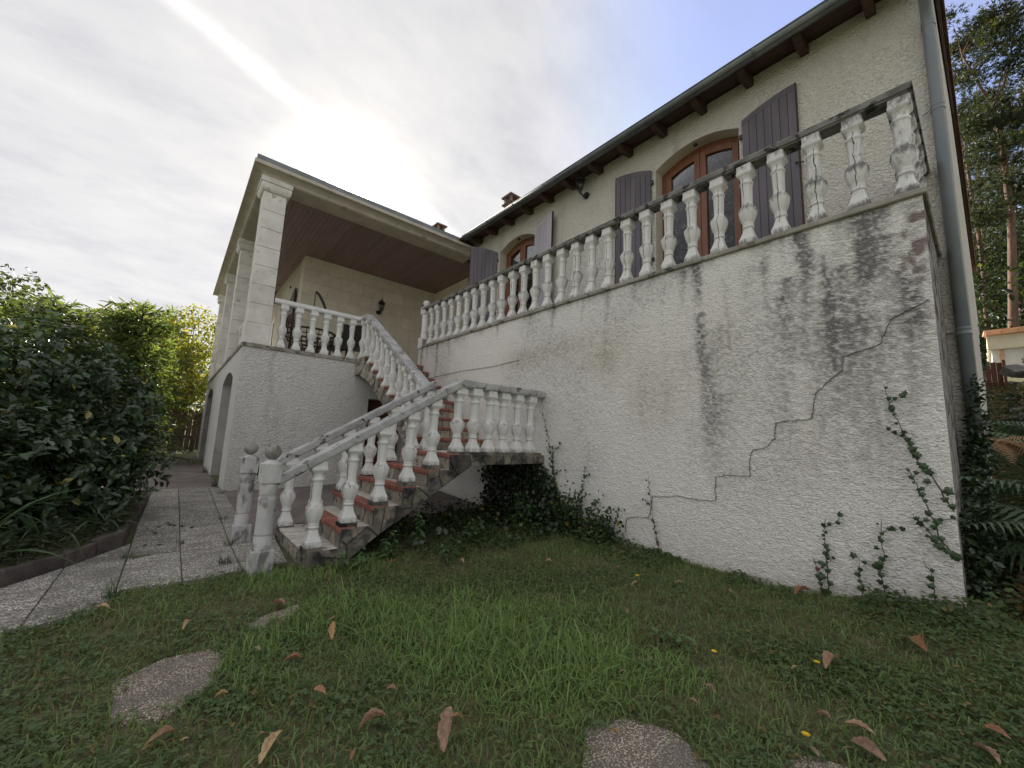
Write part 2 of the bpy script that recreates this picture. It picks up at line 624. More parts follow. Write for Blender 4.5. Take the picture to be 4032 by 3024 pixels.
def mat_pebble(name, c_dark, c_mid, c_light, moss=0.0, scale=95.0):
    """washed aggregate concrete: fine pebbles with dark binder between"""
    m, t, b, o = pbsdf(name)
    p = coords(t, (1, 1, 1), 'World')
    v = t.n('ShaderNodeTexVoronoi')
    v.inputs['Scale'].default_value = scale
    t.l(p, v.inputs['Vector'])
    sepc = t.n('ShaderNodeSeparateColor')
    t.l(v.outputs['Color'], sepc.inputs[0])
    col = t.ramp(sepc.outputs[0], [(0.15, c_dark), (0.45, c_mid), (0.85, c_light)])
    e = t.smooth(v.outputs['Distance'], 0.30, 0.62)
    col = t.mix(e, col, (c_dark[0] * .55, c_dark[1] * .55, c_dark[2] * .55))
    n = t.noise(coords(t, (1, 2.6, 1), 'World'), 2.4, 6.0, 0.68)
    col = t.mix(t.math('MULTIPLY', t.smooth(n, 0.46, 0.62), 0.6), col, (.15, .138, .12))
    if moss:
        n2 = t.noise(p, 5.0, 5.0, 0.7)
        col = t.mix(t.math('MULTIPLY', t.smooth(n2, 0.56, 0.7), moss), col, (.06, .07, .03))
    oi = t.n('ShaderNodeObjectInfo')
    hs = t.n('ShaderNodeHueSaturation')
    t.l(t.math('ADD', 0.85, t.math('MULTIPLY', oi.outputs['Random'], 0.3)), hs.inputs['Value'])
    t.l(col, hs.inputs['Color'])
    t.l(hs.outputs[0], b.inputs['Base Color'])
    b.inputs['Roughness'].default_value = 0.9
    b.inputs['Specular IOR Level'].default_value = 0.2
    h = t.math('SUBTRACT', 1.0, v.outputs['Distance'])
    bump(t, b, h, 0.006)
    return m


MT['paving'] = mat_pebble('washed_path_concrete', (.34, .32, .285), (.52, .49, .44), (.70, .67, .60), .35, 75.)
MT['stepping'] = mat_pebble('washed_slab_concrete', (.30, .25, .20), (.48, .42, .345), (.66, .59, .50), .35, 120.)


def mat_wall():
    """balcony wall: colours come from the dirt map on the mesh, fine grain on top"""
    m, t, b, o = pbsdf('stained_white_render')
    at = t.n('ShaderNodeAttribute', attribute_name='Col')
    p = coords(t, (1, 1, 1.7), 'World')
    h = t.noise(p, 46.0, 2.0, 0.5, 0.5)
    g2_ = t.noise(coords(t, (1, 1, 1.6), 'World'), 62.0, 3.0, 0.6)
    g_ = t.math('ADD', 0.78, t.math('MULTIPLY', t.smooth(g2_, .30, .52), 0.27))
    sc = t.n('ShaderNodeVectorMath', operation='SCALE')
    t.l(at.outputs['Color'], sc.inputs[0])
    t.l(g_, sc.inputs['Scale'])
    t.l(sc.outputs[0], b.inputs['Base Color'])
    b.inputs['Roughness'].default_value = 0.93
    b.inputs['Specular IOR Level'].default_value = 0.15
    bump(t, b, h, 0.022)
    return m


MT['wall'] = mat_wall()
MT['bounce_floor'] = mat_var('pale_bounce_floor', (.55, .52, .46), (.62, .59, .53), 3.0, .6, 0, 0)
MT['balcony_end'] = mat_var('grimy_render', (.20, .19, .175), (.42, .40, .365), 5.0, .95, 35, .02, spots=(5., .48, .1, (.07, .05, .042)))


def mat_baluster(name, white=(.74, .74, .72)):
    """painted cast stone; object colour R = how dirty, G = crack phase, B = crack on/off"""
    m, t, b, o = pbsdf(name)
    tc = t.n('ShaderNodeTexCoord')
    oi = t.n('ShaderNodeObjectInfo')
    sc = t.n('ShaderNodeSeparateColor')
    t.l(oi.outputs['Color'], sc.inputs[0])
    off = t.n('ShaderNodeCombineXYZ')
    t.l(t.math('MULTIPLY', sc.outputs[1], 37.0), off.inputs[0])
    t.l(t.math('MULTIPLY', sc.outputs[1], 11.0), off.inputs[1])
    p = t.vm('ADD', tc.outputs['Object'], off.outputs[0])
    mp = t.n('ShaderNodeMapping')
    mp.inputs['Scale'].default_value = (1, 1, .38)
    t.l(p, mp.inputs[0])
    n1 = t.noise(mp.outputs[0], 26.0, 7.0, 0.72, 0.6)
    n2 = t.noise(p, 45.0, 4.0, 0.6)
    sp = t.n('ShaderNodeSeparateXYZ')
    t.l(tc.outputs['Object'], sp.inputs[0])
    z = sp.outputs[2]
    # grime on the shoulder of the vase, its foot and the cap block
    d1 = t.math('SUBTRACT', 1.0, t.smooth(t.math('ABSOLUTE', t.math('SUBTRACT', z, 0.36)), 0.0, 0.075))
    d2 = t.math('SUBTRACT', 1.0, t.smooth(z, 0.0, 0.09))
    d3 = t.smooth(z, 0.69, 0.76)
    dz = t.math('ADD', t.math('MULTIPLY', d1, .28), t.math('ADD', t.math('MULTIPLY', d2, .30), t.math('MULTIPLY', d3, .16)))
    lim = t.math('SUBTRACT', 0.90, t.math('MULTIPLY', sc.outputs[0], 0.42))
    dd = t.math('ADD', t.math('ADD', n1, dz), t.math('MULTIPLY', n2, .12))
    k = t.smooth(t.math('SUBTRACT', dd, lim), -0.08, 0.24)
    col = t.ramp(n2, [(0.3, (white[0] * .93, white[1] * .93, white[2] * .92)), (0.7, white)])
    col = t.mix(t.math('MULTIPLY', k, .88), col, (.11, .105, .10))
    # hairline-to-open crack running down one face
    cx = t.math('ADD', sp.outputs[1], t.math('MULTIPLY', t.math('SUBTRACT', t.noise(p, 9.0, 5.0, 0.7), 0.5), 0.055))
    cx = t.math('ADD', cx, t.math('MULTIPLY', t.math('SUBTRACT', sc.outputs[1], 0.5), 0.03))
    cw = t.math('ADD', 0.0012, t.math('MULTIPLY', t.noise(p, 6.0, 2.0, 0.5), 0.0022))
    line = t.math('LESS_THAN', t.math('ABSOLUTE', cx), cw)
    zlim = t.math('MULTIPLY', t.math('GREATER_THAN', z, t.math('MULTIPLY', sc.outputs[1], 0.35)), t.math('LESS_THAN', z, 0.66))
    line = t.math('MULTIPLY', t.math('MULTIPLY', line, zlim), sc.outputs[2])
    col = t.mix(line, col, (.03, .028, .026))
    t.l(col, b.inputs['Base Color'])
    b.inputs['Roughness'].default_value = 0.78
    b.inputs['Specular IOR Level'].default_value = 0.25
    h = t.math('SUBTRACT', t.math('ADD', t.math('MULTIPLY', n2, 0.4), t.math('MULTIPLY', n1, .3)), t.math('MULTIPLY', line, 1.5))
    bump(t, b, h, 0.004)
    return m


MT['baluster'] = mat_baluster('weathered_white_cast_stone')
MT['rail'] = mat_var('lichened_rail', (.30, .30, .30), (.52, .52, .51), 4.0, 0.9, 50, 0.004, spots=(9.0, .55, .10, (.075, .072, .068)))
MT['rail_dark'] = mat_var('blackened_rail', (.14, .135, .125), (.26, .25, .235), 5.0, 0.9, 50, 0.005, spots=(9.0, .50, .10, (.04, .04, .038)))
MT['rail_white'] = mat_var('white_rail', (.68, .68, .67), (.78, .78, .77), 4.0, 0.8, 60, 0.002, spots=(7.0, .64, .1, (.4, .4, .39)))
MT['newel'] = mat_var('grey_newel_stone', (.37, .365, .355), (.58, .575, .56), 5.0, 0.85, 45, 0.005, (1, 1, .5), spots=(9.0, .50, .14, (.17, .165, .16)))
MT['newel_white'] = mat_var('white_newel', (.68, .68, .67), (.78, .78, .77), 4.0, 0.8, 60, 0.002, spots=(7.0, .62, .1, (.3, .3, .29)))
MT['ball'] = mat_var('lichened_ball', (.20, .195, .175), (.34, .33, .30), 12.0, 0.95, 40, 0.008, spots=(16.0, .54, .1, (.08, .08, .065)))
MT['dark_ledge'] = mat_var('stained_ledge', (.24, .225, .19), (.38, .36, .31), 5.0, 0.9, 50, 0.003, spots=(6.0, .52, .12, (.08, .075, .065)))


def mat_leafcol(name, rough=0.45, trans=0.35, spec=0.4):
    m, t, b, o = pbsdf(name)
    at = t.n('ShaderNodeAttribute', attribute_name='Col')
    t.l(at.outputs['Color'], b.inputs['Base Color'])
    b.inputs['Roughness'].default_value = rough
    b.inputs['Specular IOR Level'].default_value = spec
    tr = t.n('ShaderNodeBsdfTranslucent')
    tint = t.vm('MULTIPLY', at.outputs['Color'], (1.3, 1.25, .6))
    t.l(tint, tr.inputs[0])
    mx = t.n('ShaderNodeMixShader')
    mx.inputs[0].default_value = trans
    t.l(b.outputs[0], mx.inputs[1])
    t.l(tr.outputs[0], mx.inputs[2])
    t.l(mx.outputs[0], o.inputs[0])
    return m


MT['leaf'] = mat_leafcol('foliage', 0.5, 0.5)
MT['leaf_gloss'] = mat_leafcol('glossy_foliage', 0.27, 0.22, 0.65)
MT['grass'] = mat_leafcol('grass_blades', 0.55, 0.3, 0.25)


def mat_leaf_flat(name, c1, c2, rough=.5, trans=.25, scale=14.):
    m, t, b, o = pbsdf(name)
    p = coords(t, (1, 1, 1), 'Object')
    n = t.noise(p, scale, 4., .6)
    col = t.ramp(n, [(.35, c1), (.65, c2)])
    oi = t.n('ShaderNodeObjectInfo')
    hs = t.n('ShaderNodeHueSaturation')
    t.l(t.math('ADD', .75, t.math('MULTIPLY', oi.outputs['Random'], .5)), hs.inputs['Value'])
    t.l(t.math('ADD', .485, t.math('MULTIPLY', oi.outputs['Random'], .03)), hs.inputs['Hue'])
    t.l(col, hs.inputs['Color'])
    t.l(hs.outputs[0], b.inputs['Base Color'])
    b.inputs['Roughness'].default_value = rough
    tr = t.n('ShaderNodeBsdfTranslucent')
    t.l(hs.outputs[0], tr.inputs[0])
    mx = t.n('ShaderNodeMixShader')
    mx.inputs[0].default_value = trans
    t.l(b.outputs[0], mx.inputs[1])
    t.l(tr.outputs[0], mx.inputs[2])
    t.l(mx.outputs[0], o.inputs[0])
    return m


MT['ivy'] = mat_leaf_flat('ivy_leaf', (.032, .058, .026), (.06, .095, .045), .35, .15)
MT['ivy_red'] = mat_leaf_flat('red_ivy_leaf', (.16, .03, .02), (.22, .07, .04), .45, .2)
MT['dry_tan'] = mat_leaf_flat('tan_dry_leaf', (.30, .18, .09), (.52, .37, .22), .7, .15, 7.)
MT['dry_brown'] = mat_leaf_flat('brown_dry_leaf', (.26, .165, .10), (.46, .33, .21), .7, .15, 7.)
MT['dry_orange'] = mat_leaf_flat('orange_dry_leaf', (.29, .145, .06), (.49, .30, .15), .6, .2, 7.)
MT['yellow_petal'] = mat_leaf_flat('yellow_petal', (.80, .55, .01), (.85, .62, .02), .5, .2)
MT['stem_green'] = mat_leaf_flat('green_stem', (.05, .09, .03), (.07, .12, .04), .6, .1)
MT['fern'] = mat_leaf_flat('fern_green', (.075, .125, .06), (.12, .18, .09), .6, .3)
MT['nettle'] = mat_leaf_flat('nettle_green', (.075, .14, .05), (.12, .20, .075), .5, .3)
MT['strap'] = mat_leaf_flat('strap_leaf', (.05, .085, .035), (.08, .13, .055), .45, .25)


def mat_glass():
    m, t, b, o = pbsdf('window_glass')
    tr = t.n('ShaderNodeBsdfTransparent')
    tr.inputs[0].default_value = (.82, .83, .84, 1)
    gl = t.n('ShaderNodeBsdfGlossy')
    gl.inputs['Roughness'].default_value = 0.02
    fr = t.n('ShaderNodeFresnel')
    fr.inputs[0].default_value = 1.5
    mx = t.n('ShaderNodeMixShader')
    t.l(t.math('MULTIPLY', fr.outputs[0], .6), mx.inputs[0])
    t.l(tr.outputs[0], mx.inputs[1])
    t.l(gl.outputs[0], mx.inputs[2])
    t.l(mx.outputs[0], o.inputs[0])
    return m


MT['glass'] = mat_glass()


def mat_lace():
    """dark voile with pale script-like embroidery"""
    m, t, b, o = pbsdf('lace_curtain')
    p = coords(t, (1, 1, 1), 'World')
    n = t.noise(p, 13.0, 2.0, .5, 2.4)
    k = t.math('SUBTRACT', 1.0, t.smooth(t.math('ABSOLUTE', t.math('SUBTRACT', n, .5)), .008, .03))
    rows = t.smooth(t.noise(coords(t, (1, 1, 2.5), 'World'), 3.5, 2., .5), .46, .56)
    k = t.math('MULTIPLY', k, rows)
    col = t.mix(k, (.018, .019, .022), (.55, .56, .57))
    t.l(col, b.inputs['Base Color'])
    b.inputs['Roughness'].default_value = .9
    return m


MT['lace'] = mat_lace()

# ================================================================ setting
# ground sheet
def build_ground():
    xs = np.concatenate([np.linspace(-160, -8, 20), np.linspace(-7.5, 9, 100), np.linspace(10, 60, 40), np.linspace(70, 170, 8)])
    ys = np.concatenate([np.linspace(-60, -4, 12), np.linspace(-3.5, 12, 90), np.linspace(13, 40, 30), np.linspace(50, 190, 12)])
    X, Y = np.meshgrid(xs, ys, indexing='ij')
    Z = ground(X, Y) - 0.004
    near = (np.abs(X) < 8) & (np.abs(Y) < 10)
    Z = Z + near * (fbm(X * 1.7, Y * 1.7, 3, 4) - .5) * .02
    # a wooded bank behind the garden, left
    Z = Z + 1.6 * sm((Y - 19) / 9) * sm((6 - X) / 4)
    n, k = len(xs), len(ys)
    idx = np.arange(n * k).reshape(n, k)
    F = np.stack([idx[:-1, :-1], idx[1:, :-1], idx[1:, 1:], idx[:-1, 1:]], -1).reshape(-1, 4)
    V = np.stack([X, Y, Z], -1).reshape(-1, 3)
    o = mesh_obj('ground', V, F, MT['soil'], smooth=True)
    setp(o, kind='structure')
    return o


build_ground()

# paved path along the house: each slab a piece of its own
PATH_EDGE = [(-.75, 3.62), (-.41, 3.70), (-.21, 3.84), (-.13, 4.14), (.27, 4.10), (.51, 4.13), (.70, 4.20), (.95, 4.22)]
PATH = PATH_EDGE + [(1.02, 5.25), (.80, 5.30), (.76, 8.7), (-.10, 8.7), (-.16, 6.2), (-.17, 5.5), (-.53, 4.93), (-.78, 4.59), (-1.3, 3.9)]


def clip_rect(poly, x0, x1, y0, y1):
    p = clip_half(poly, x0, 0, -1, 0)
    if len(p) > 2:
        p = clip_half(p, x1, 0, 1, 0)
    if len(p) > 2:
        p = clip_half(p, 0, y0, 0, -1)
    if len(p) > 2:
        p = clip_half(p, 0, y1, 0, 1)
    return p


def ground_prism(name, poly, mat, parent, top, depth=.05, tilt=0.0):
    mb = MB()
    cx = sum(p[0] for p in poly) / len(poly)
    cy = sum(p[1] for p in poly) / len(poly)
    tx, ty = random.uniform(-tilt, tilt), random.uniform(-tilt, tilt)
    n = len(poly)
    vs = [(a, b, G(a, b) + top + tx * (a - cx) + ty * (b - cy)) for a, b in poly] + [(a, b, G(a, b) + top - depth) for a, b in poly]
    fs = [list(range(n)), [n + i for i in range(n)][::-1]] + [(i, n + i, n + (i + 1) % n, (i + 1) % n) for i in range(n)]
    fs = [f[::-1] if False else f for f in fs]
    mb.add(vs, fs)
    return mb.build(name, mat, parent)


base_v = [(a, b, G(a, b) + .004) for a, b in PATH]
path = mesh_obj('path', base_v, [list(range(len(PATH)))], MT['soil'])
setp(path, kind='structure')
xl = [-1.3, -.90, -.53, -.165, .205, .60, 1.05]
yl = [3.5, 4.05, 5.02, 5.98, 6.9, 7.8, 8.7]
for i in range(len(xl) - 1):
    sh = random.uniform(-.03, .03)
    for j in range(len(yl) - 1):
        y0 = yl[j] + (sh if 0 < j else 0)
        y1 = yl[j + 1] + (sh if j + 1 < len(yl) - 1 else 0)
        c = clip_rect(PATH, xl[i] + .0035, xl[i + 1] - .0035, y0 + .0035, y1 - .0035)
        if len(c) > 2:
            # subdivide outline so that the slab follows the ground
            bevel(ground_prism('paving_slab', c, MT['paving'], path, .026, .06, .006), .005)

# reddish concrete strip between stairs and house, and the drive beyond
def ground_sheet(name, poly, mat, dz, kind='structure', nsub=10):
    x0, x1 = min(p[0] for p in poly), max(p[0] for p in poly)
    y0, y1 = min(p[1] for p in poly), max(p[1] for p in poly)
    xs = np.linspace(x0, x1, nsub + 1)
    ys = np.linspace(y0, y1, nsub + 1)
    mb = MB()
    for i in range(nsub):
        for j in range(nsub):
            c = clip_rect(poly, xs[i], xs[i + 1], ys[j], ys[j + 1])
            if len(c) > 2:
                mb.add([(a, b, G(a, b) + dz) for a, b in c], [list(range(len(c)))])
    o = mb.build(name, mat)
    setp(o, kind=kind)
    return o


ground_sheet('terrace_paving', [(.80, 5.32), (1.02, 5.26), (4.0, 5.26), (4.0, 8.26), (.77, 8.26)], MT['red_paving'], .012)
ground_sheet('driveway', [(-3.0, 8.72), (.76, 8.72), (.76, 17.4), (-6.5, 17.4), (-6.5, 12.0)], MT['red_paving'], .012)

# ================================================================ the house
house = thing('house', 'cream rough-cast house with arched doors, brown shutters and covered pillar terrace', 'house', (5.43, 8.0, 0))
XF, XB, Y1 = 5.43, 4.0, 8.25
ZL, ZT, ZC = 3.20, 2.73, 5.86        # balcony ledge, terrace floor, ceiling


def arc_z(a, a0, a1, zs, za):
    h = (a1 - a0) / 2
    return zs + (za - zs) * (1 - ((a - a0 - h) / h) ** 2)


def holed_wall(mb, rv, P, a0, a1, z0, z1, openings, depth, n=14):
    """flat wall with arched holes; P(a, z, d) maps to the world, d>0 goes into the wall"""
    cur = a0
    rvs = rv
    for io, (o0, o1, zb, zs, za) in enumerate(sorted(openings)):
        rv = MB()
        rvs.append(rv)
        mb.add([P(cur, z0, 0), P(o0, z0, 0), P(o0, z1, 0), P(cur, z1, 0)], [(0, 1, 2, 3)])
        if zb > z0:
            mb.add([P(o0, z0, 0), P(o1, z0, 0), P(o1, zb, 0), P(o0, zb, 0)], [(0, 1, 2, 3)])
        A = [o0 + (o1 - o0) * k / n for k in range(n + 1)]
        for k in range(n):
            b0, b1 = A[k], A[k + 1]
            zz0, zz1 = arc_z(b0, o0, o1, zs, za), arc_z(b1, o0, o1, zs, za)
            mb.add([P(b0, zz0, 0), P(b1, zz1, 0), P(b1, z1, 0), P(b0, z1, 0)], [(0, 1, 2, 3)])
            rv.add([P(b0, zz0, 0), P(b1, zz1, 0), P(b1, zz1, depth), P(b0, zz0, depth)], [(0, 1, 2, 3)])
        for b in (o0, o1):
            rv.add([P(b, zb, 0), P(b, zs, 0), P(b, zs, depth), P(b, zb, depth)], [(0, 1, 2, 3)])
        cur = o1
    mb.add([P(cur, z0, 0), P(a1, z0, 0), P(a1, z1, 0), P(cur, z1, 0)], [(0, 1, 2, 3)])


PX = lambda x: (lambda a, z, d: (x + d, a, z))
PY = lambda y: (lambda a, z, d: (a, y + d, z))

DOORS = [(1.862, 3.10), (5.91, 7.10)]
mb, rv = MB(), []
holed_wall(mb, rv, PX(XF), 0.10, 8.25, 0.0, 6.24, [(a, b, 2.76, 5.60, 5.775) for a, b in DOORS], .24)
mb.build('facade_wall', MT['facade'], house)
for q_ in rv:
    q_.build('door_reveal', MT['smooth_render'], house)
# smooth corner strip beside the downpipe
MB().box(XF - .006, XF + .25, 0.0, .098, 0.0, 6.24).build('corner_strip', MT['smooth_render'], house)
# gable, rear and far walls
mb = MB()
gp = lambda x: .004 - .012 * (x - XF)
xr, xe = 10.2, 15.0
prof = [(XF + .02, 0), (xe, 0), (xe, 6.25), (xr, 7.70), (XF + .02, 6.25)]
mb.prism(prof, lambda a, b, d: (a, gp(a) + d, b), 0.0, .25)
mb.build('gable_wall', MT['facade'], house)
MB().box(xe - .25, xe, .2, 17.4, 0, 6.2).build('rear_wall', MT['facade'], house)
MB().box(2.2, xe, 17.2, 17.45, 0, 6.2).build('end_wall', MT['facade'], house)
# rooms behind the doors
MB().box(7.2, 7.3, .3, 8.2, 2.6, 6.1).build('room_wall', MT['interior'], house)
MB().box(XF + .26, 7.2, .3, 8.2, 2.62, 2.70).build('room_floor', MT['interior'], house)

# ---- balcony wall with its relief and stains
def build_balcony_wall():
    dy, dz = .0125, .0125
    ys = np.arange(.16, 8.05 + dy, dy)
    zs = np.arange(-.05, 3.155 + dz, dz)
    Y, Z = np.meshgrid(ys, zs, indexing='ij')
    # rough-cast: overlapping flattened lumps
    h = fbm(Y * 33, Z * 47, 2, 21) * .8 + fbm(Y * 60, Z * 75, 1, 31) * .3
    h2 = np.abs(fbm(Y * 30 + 3, Z * 42, 2, 41) - .5) * 2
    disp = np.clip(h - .38, 0, .5) * .012
    edge = np.minimum(np.minimum((Y - .16) / .03, (8.05 - Y) / .03), (3.15 - Z) / .03).clip(0, 1)
    disp = disp * edge
    X = XB - disp
    # --- weathering map (paint, algae, rust)
    big = fbm(Y * .9, Z * .9, 4, 51)
    mid_ = .5 + 1.3 * (fbm(Y * 10, Z * 1.7, 4, 61) - .5)
    fine = .5 + 1.6 * (fbm(Y * 42, Z * 62, 2, 71) - .5)
    pit = np.clip((.5 - h) * 5, 0, 1)
    vert = fbm(Y * 6.5, Z * .55, 4, 81)
    white = np.array([.86, .84, .79])
    col = np.ones(Y.shape + (3,)) * white
    col *= (1 - .10 * sm((big - .40) / .3))[..., None]

    def put(k, c):
        nonlocal col
        k = np.clip(k, 0, 1)[..., None]
        col = col * (1 - k) + np.array(c) * k
    # tan run-off under the ledge
    tan = 0
    for (cy, cz, sy, sz, a) in [(2.95, 2.30, .50, .30, .6), (4.4, 2.42, .75, .16, .5), (2.35, 1.75, .35, .42, .55), (3.8, 2.55, .8, .10, .4), (1.7, 2.3, .35, .5, .35), (.9, 1.35, .6, .6, .25), (2.8, .35, 1.2, .25, .22)]:
        tan = tan + a * np.exp(-((Y - cy) / sy) ** 2 - ((Z - cz) / sz) ** 2)
    put(tan * (.35 + .9 * mid_) * (.45 + .8 * fine), (.47, .40, .31))
    # long grey-black algae streaks
    blk = 0
    for (cy, zt, sy, L, a) in [(1.81, 3.14, .055, .50, 1.5), (1.80, 2.6, .065, 1.6, .9), (2.95, 3.14, .05, .8, .5), (3.9, 3.14, .05, .7, .45), (1.68, 2.4, .10, 1.6, .45), (.90, 3.14, .06, .45, 1.5), (.92, 2.95, .05, 1.0, .8), (1.03, 2.75, .10, .85, .6), (.46, 3.14, .08, .60, 1.6), (.52, 3.1, .05, 1.3, .7), (.36, 2.9, .10, 1.3, .6), (.22, 3.1, .06, 1.5, .5), (.66, 2.75, .12, 1.2, .55), (.80, 2.5, .07, 1.1, .45), (.55, 2.3, .40, 1.6, .16), (.30, 2.6, .05, 1.6, .5), (.74, 2.9, .035, 1.5, .5), (1.22, 3.0, .04, 1.3, .4), (1.55, 2.9, .03, .9, .35), (2.2, 3.0, .04, 1.2, .35), (1.1, 2.6, .06, 1.0, .4), (1.35, 2.95, .11, .95, .36), (2.60, 3.14, .05, .5, .5), (3.35, 3.14, .04, .5, .42),
                             (1.62, 1.75, .13, 1.3, .5), (1.95, 1.5, .10, 1.2, .28), (1.1, 1.9, .10, 1.4, .3), (2.45, 2.1, .08, 1.2, .28), (7.85, 3.14, .06, .75, 1.1), (7.62, 3.14, .04, .35, .8), (7.22, 3.14, .045, .85, 1.2), (6.75, 3.14, .035, .4, .75), (6.2, 3.14, .03, .3, .5), (5.2, 3.14, .03, .25, .45), (4.4, 3.14, .035, .5, .35), (2.0, 3.1, .05, .5, .6), (7.95, 2.4, .20, .9, .7), (7.3, 2.2, .14, .7, .4)]:
        yy = Y - cy - (vnoise(Z * 2.2, Z * 0 + cy * 7, 91) - .5) * .10
        fall = np.clip(1 - (zt - Z) / L, 0, 1) * (Z <= zt + .02)
        blk = blk + a * np.exp(-(yy / sy) ** 2) * fall ** .7
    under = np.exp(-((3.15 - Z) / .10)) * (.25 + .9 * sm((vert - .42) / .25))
    near = sm((1.7 - Y) / 1.5) * sm((Z - .55) / 1.0) * .20 * (.4 + 1.2 * sm((vert - .4) / .25))
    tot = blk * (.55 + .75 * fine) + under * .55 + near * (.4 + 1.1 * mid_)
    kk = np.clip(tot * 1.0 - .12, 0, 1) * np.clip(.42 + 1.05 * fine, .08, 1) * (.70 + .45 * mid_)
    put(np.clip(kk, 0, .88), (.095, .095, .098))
    # scattered grey grain where algae sits on the lumps
    put((.06 + .34 * sm((big - .42) / .25) + .35 * np.clip(near * 2, 0, 1)) * sm((fine - .50) / .25), (.30, .295, .28))
    # foot of the wall: splashed soil
    foot = np.exp(-(Z - ground(4.0 + 0 * Y, Y)) / .10)
    put(np.clip(foot, 0, 1) * (.25 + .6 * mid_), (.46, .41, .33))
    # rust-brown dead creeper marks near the right-hand edge
    put(sm((.42 - Y) / .2) * sm((Z - 1.6) / 1.2) * sm((fbm(Y * 14, Z * 9, 3, 95) - .56) / .1) * .75, (.13, .065, .05))
    n, k = len(ys), len(zs)
    idx = np.arange(n * k).reshape(n, k)
    F = np.stack([idx[:-1, :-1], idx[:-1, 1:], idx[1:, 1:], idx[1:, :-1]], -1).reshape(-1, 4)
    V = np.stack([X, Y, Z], -1).reshape(-1, 3)
    return mesh_obj('balcony_wall', V, F, MT['wall'], house, smooth=True, col=col.reshape(-1, 3))


build_balcony_wall()
# solid core, end face and floor of the balcony
MB().box(XB + .03, XF - .02, .163, 8.04, -.05, 3.145).build('balcony_core', MT['balcony_end'], house)
bevel(MB().box(XB - .035, XF - .002, .135, 8.075, 3.152, ZL).build('balcony_ledge', MT['dark_ledge'], house), .008)

# cracks through the render, as thin dark seams
CR = [(2.726, 0.225), (2.673, 0.285), (2.666, 0.414), (2.608, 0.45), (2.394, 0.471), (2.379, 0.531), (2.339, 0.704), (2.173, 0.72), (2.074, 0.743), (1.85, 0.738), (1.694, 0.746), (1.685, 0.973), (1.604, 0.994), (1.393, 1.006), (1.383, 1.156), (1.354, 1.239), (1.288, 1.255), (1.237, 1.277), (1.184, 1.35), (1.169, 1.488), (0.907, 1.514), (0.874, 1.722), (0.697, 1.897), (0.68, 2.007), (0.463, 2.068), (0.387, 2.251), (0.187, 2.353)]


def crack(pts, w, name='wall_crack'):
    R = random.Random(5)
    fine = []
    for (a, b) in zip(pts[:-1], pts[1:]):
        L = math.hypot(b[0] - a[0], b[1] - a[1])
        k = max(1, int(L / .022))
        for i in range(k):
            u = i / k
            fine.append((a[0] + (b[0] - a[0]) * u + R.uniform(-.006, .006), a[1] + (b[1] - a[1]) * u + R.uniform(-.006, .006)))
    fine.append(pts[-1])
    mb = MB()
    for i, (a, b) in enumerate(zip(fine[:-1], fine[1:])):
        d = Vector((b[0] - a[0], b[1] - a[1]))
        if d.length < 1e-6:
            continue
        d.normalize()
        ww = w * R.uniform(.4, 1.0) * (0.55 + .6 * min(1, i / 60))
        n = Vector((-d.y, d.x)) * ww
        e = d * .003
        pts4 = [(a[0] + n.x - e.x, a[1] + n.y - e.y), (b[0] + n.x + e.x, b[1] + n.y + e.y), (b[0] - n.x + e.x, b[1] - n.y + e.y), (a[0] - n.x - e.x, a[1] - n.y - e.y)]
        mb.prism(pts4, lambda p, q, dd: (XB - dd, p, q), -.012, .0125)
    return mb.build(name, MT['mortar'], house)


crack(CR, .0011)
crack([(7.9, 2.42), (7.2, 2.44), (6.3, 2.46), (5.2, 2.44), (4.6, 2.47)], .0010)

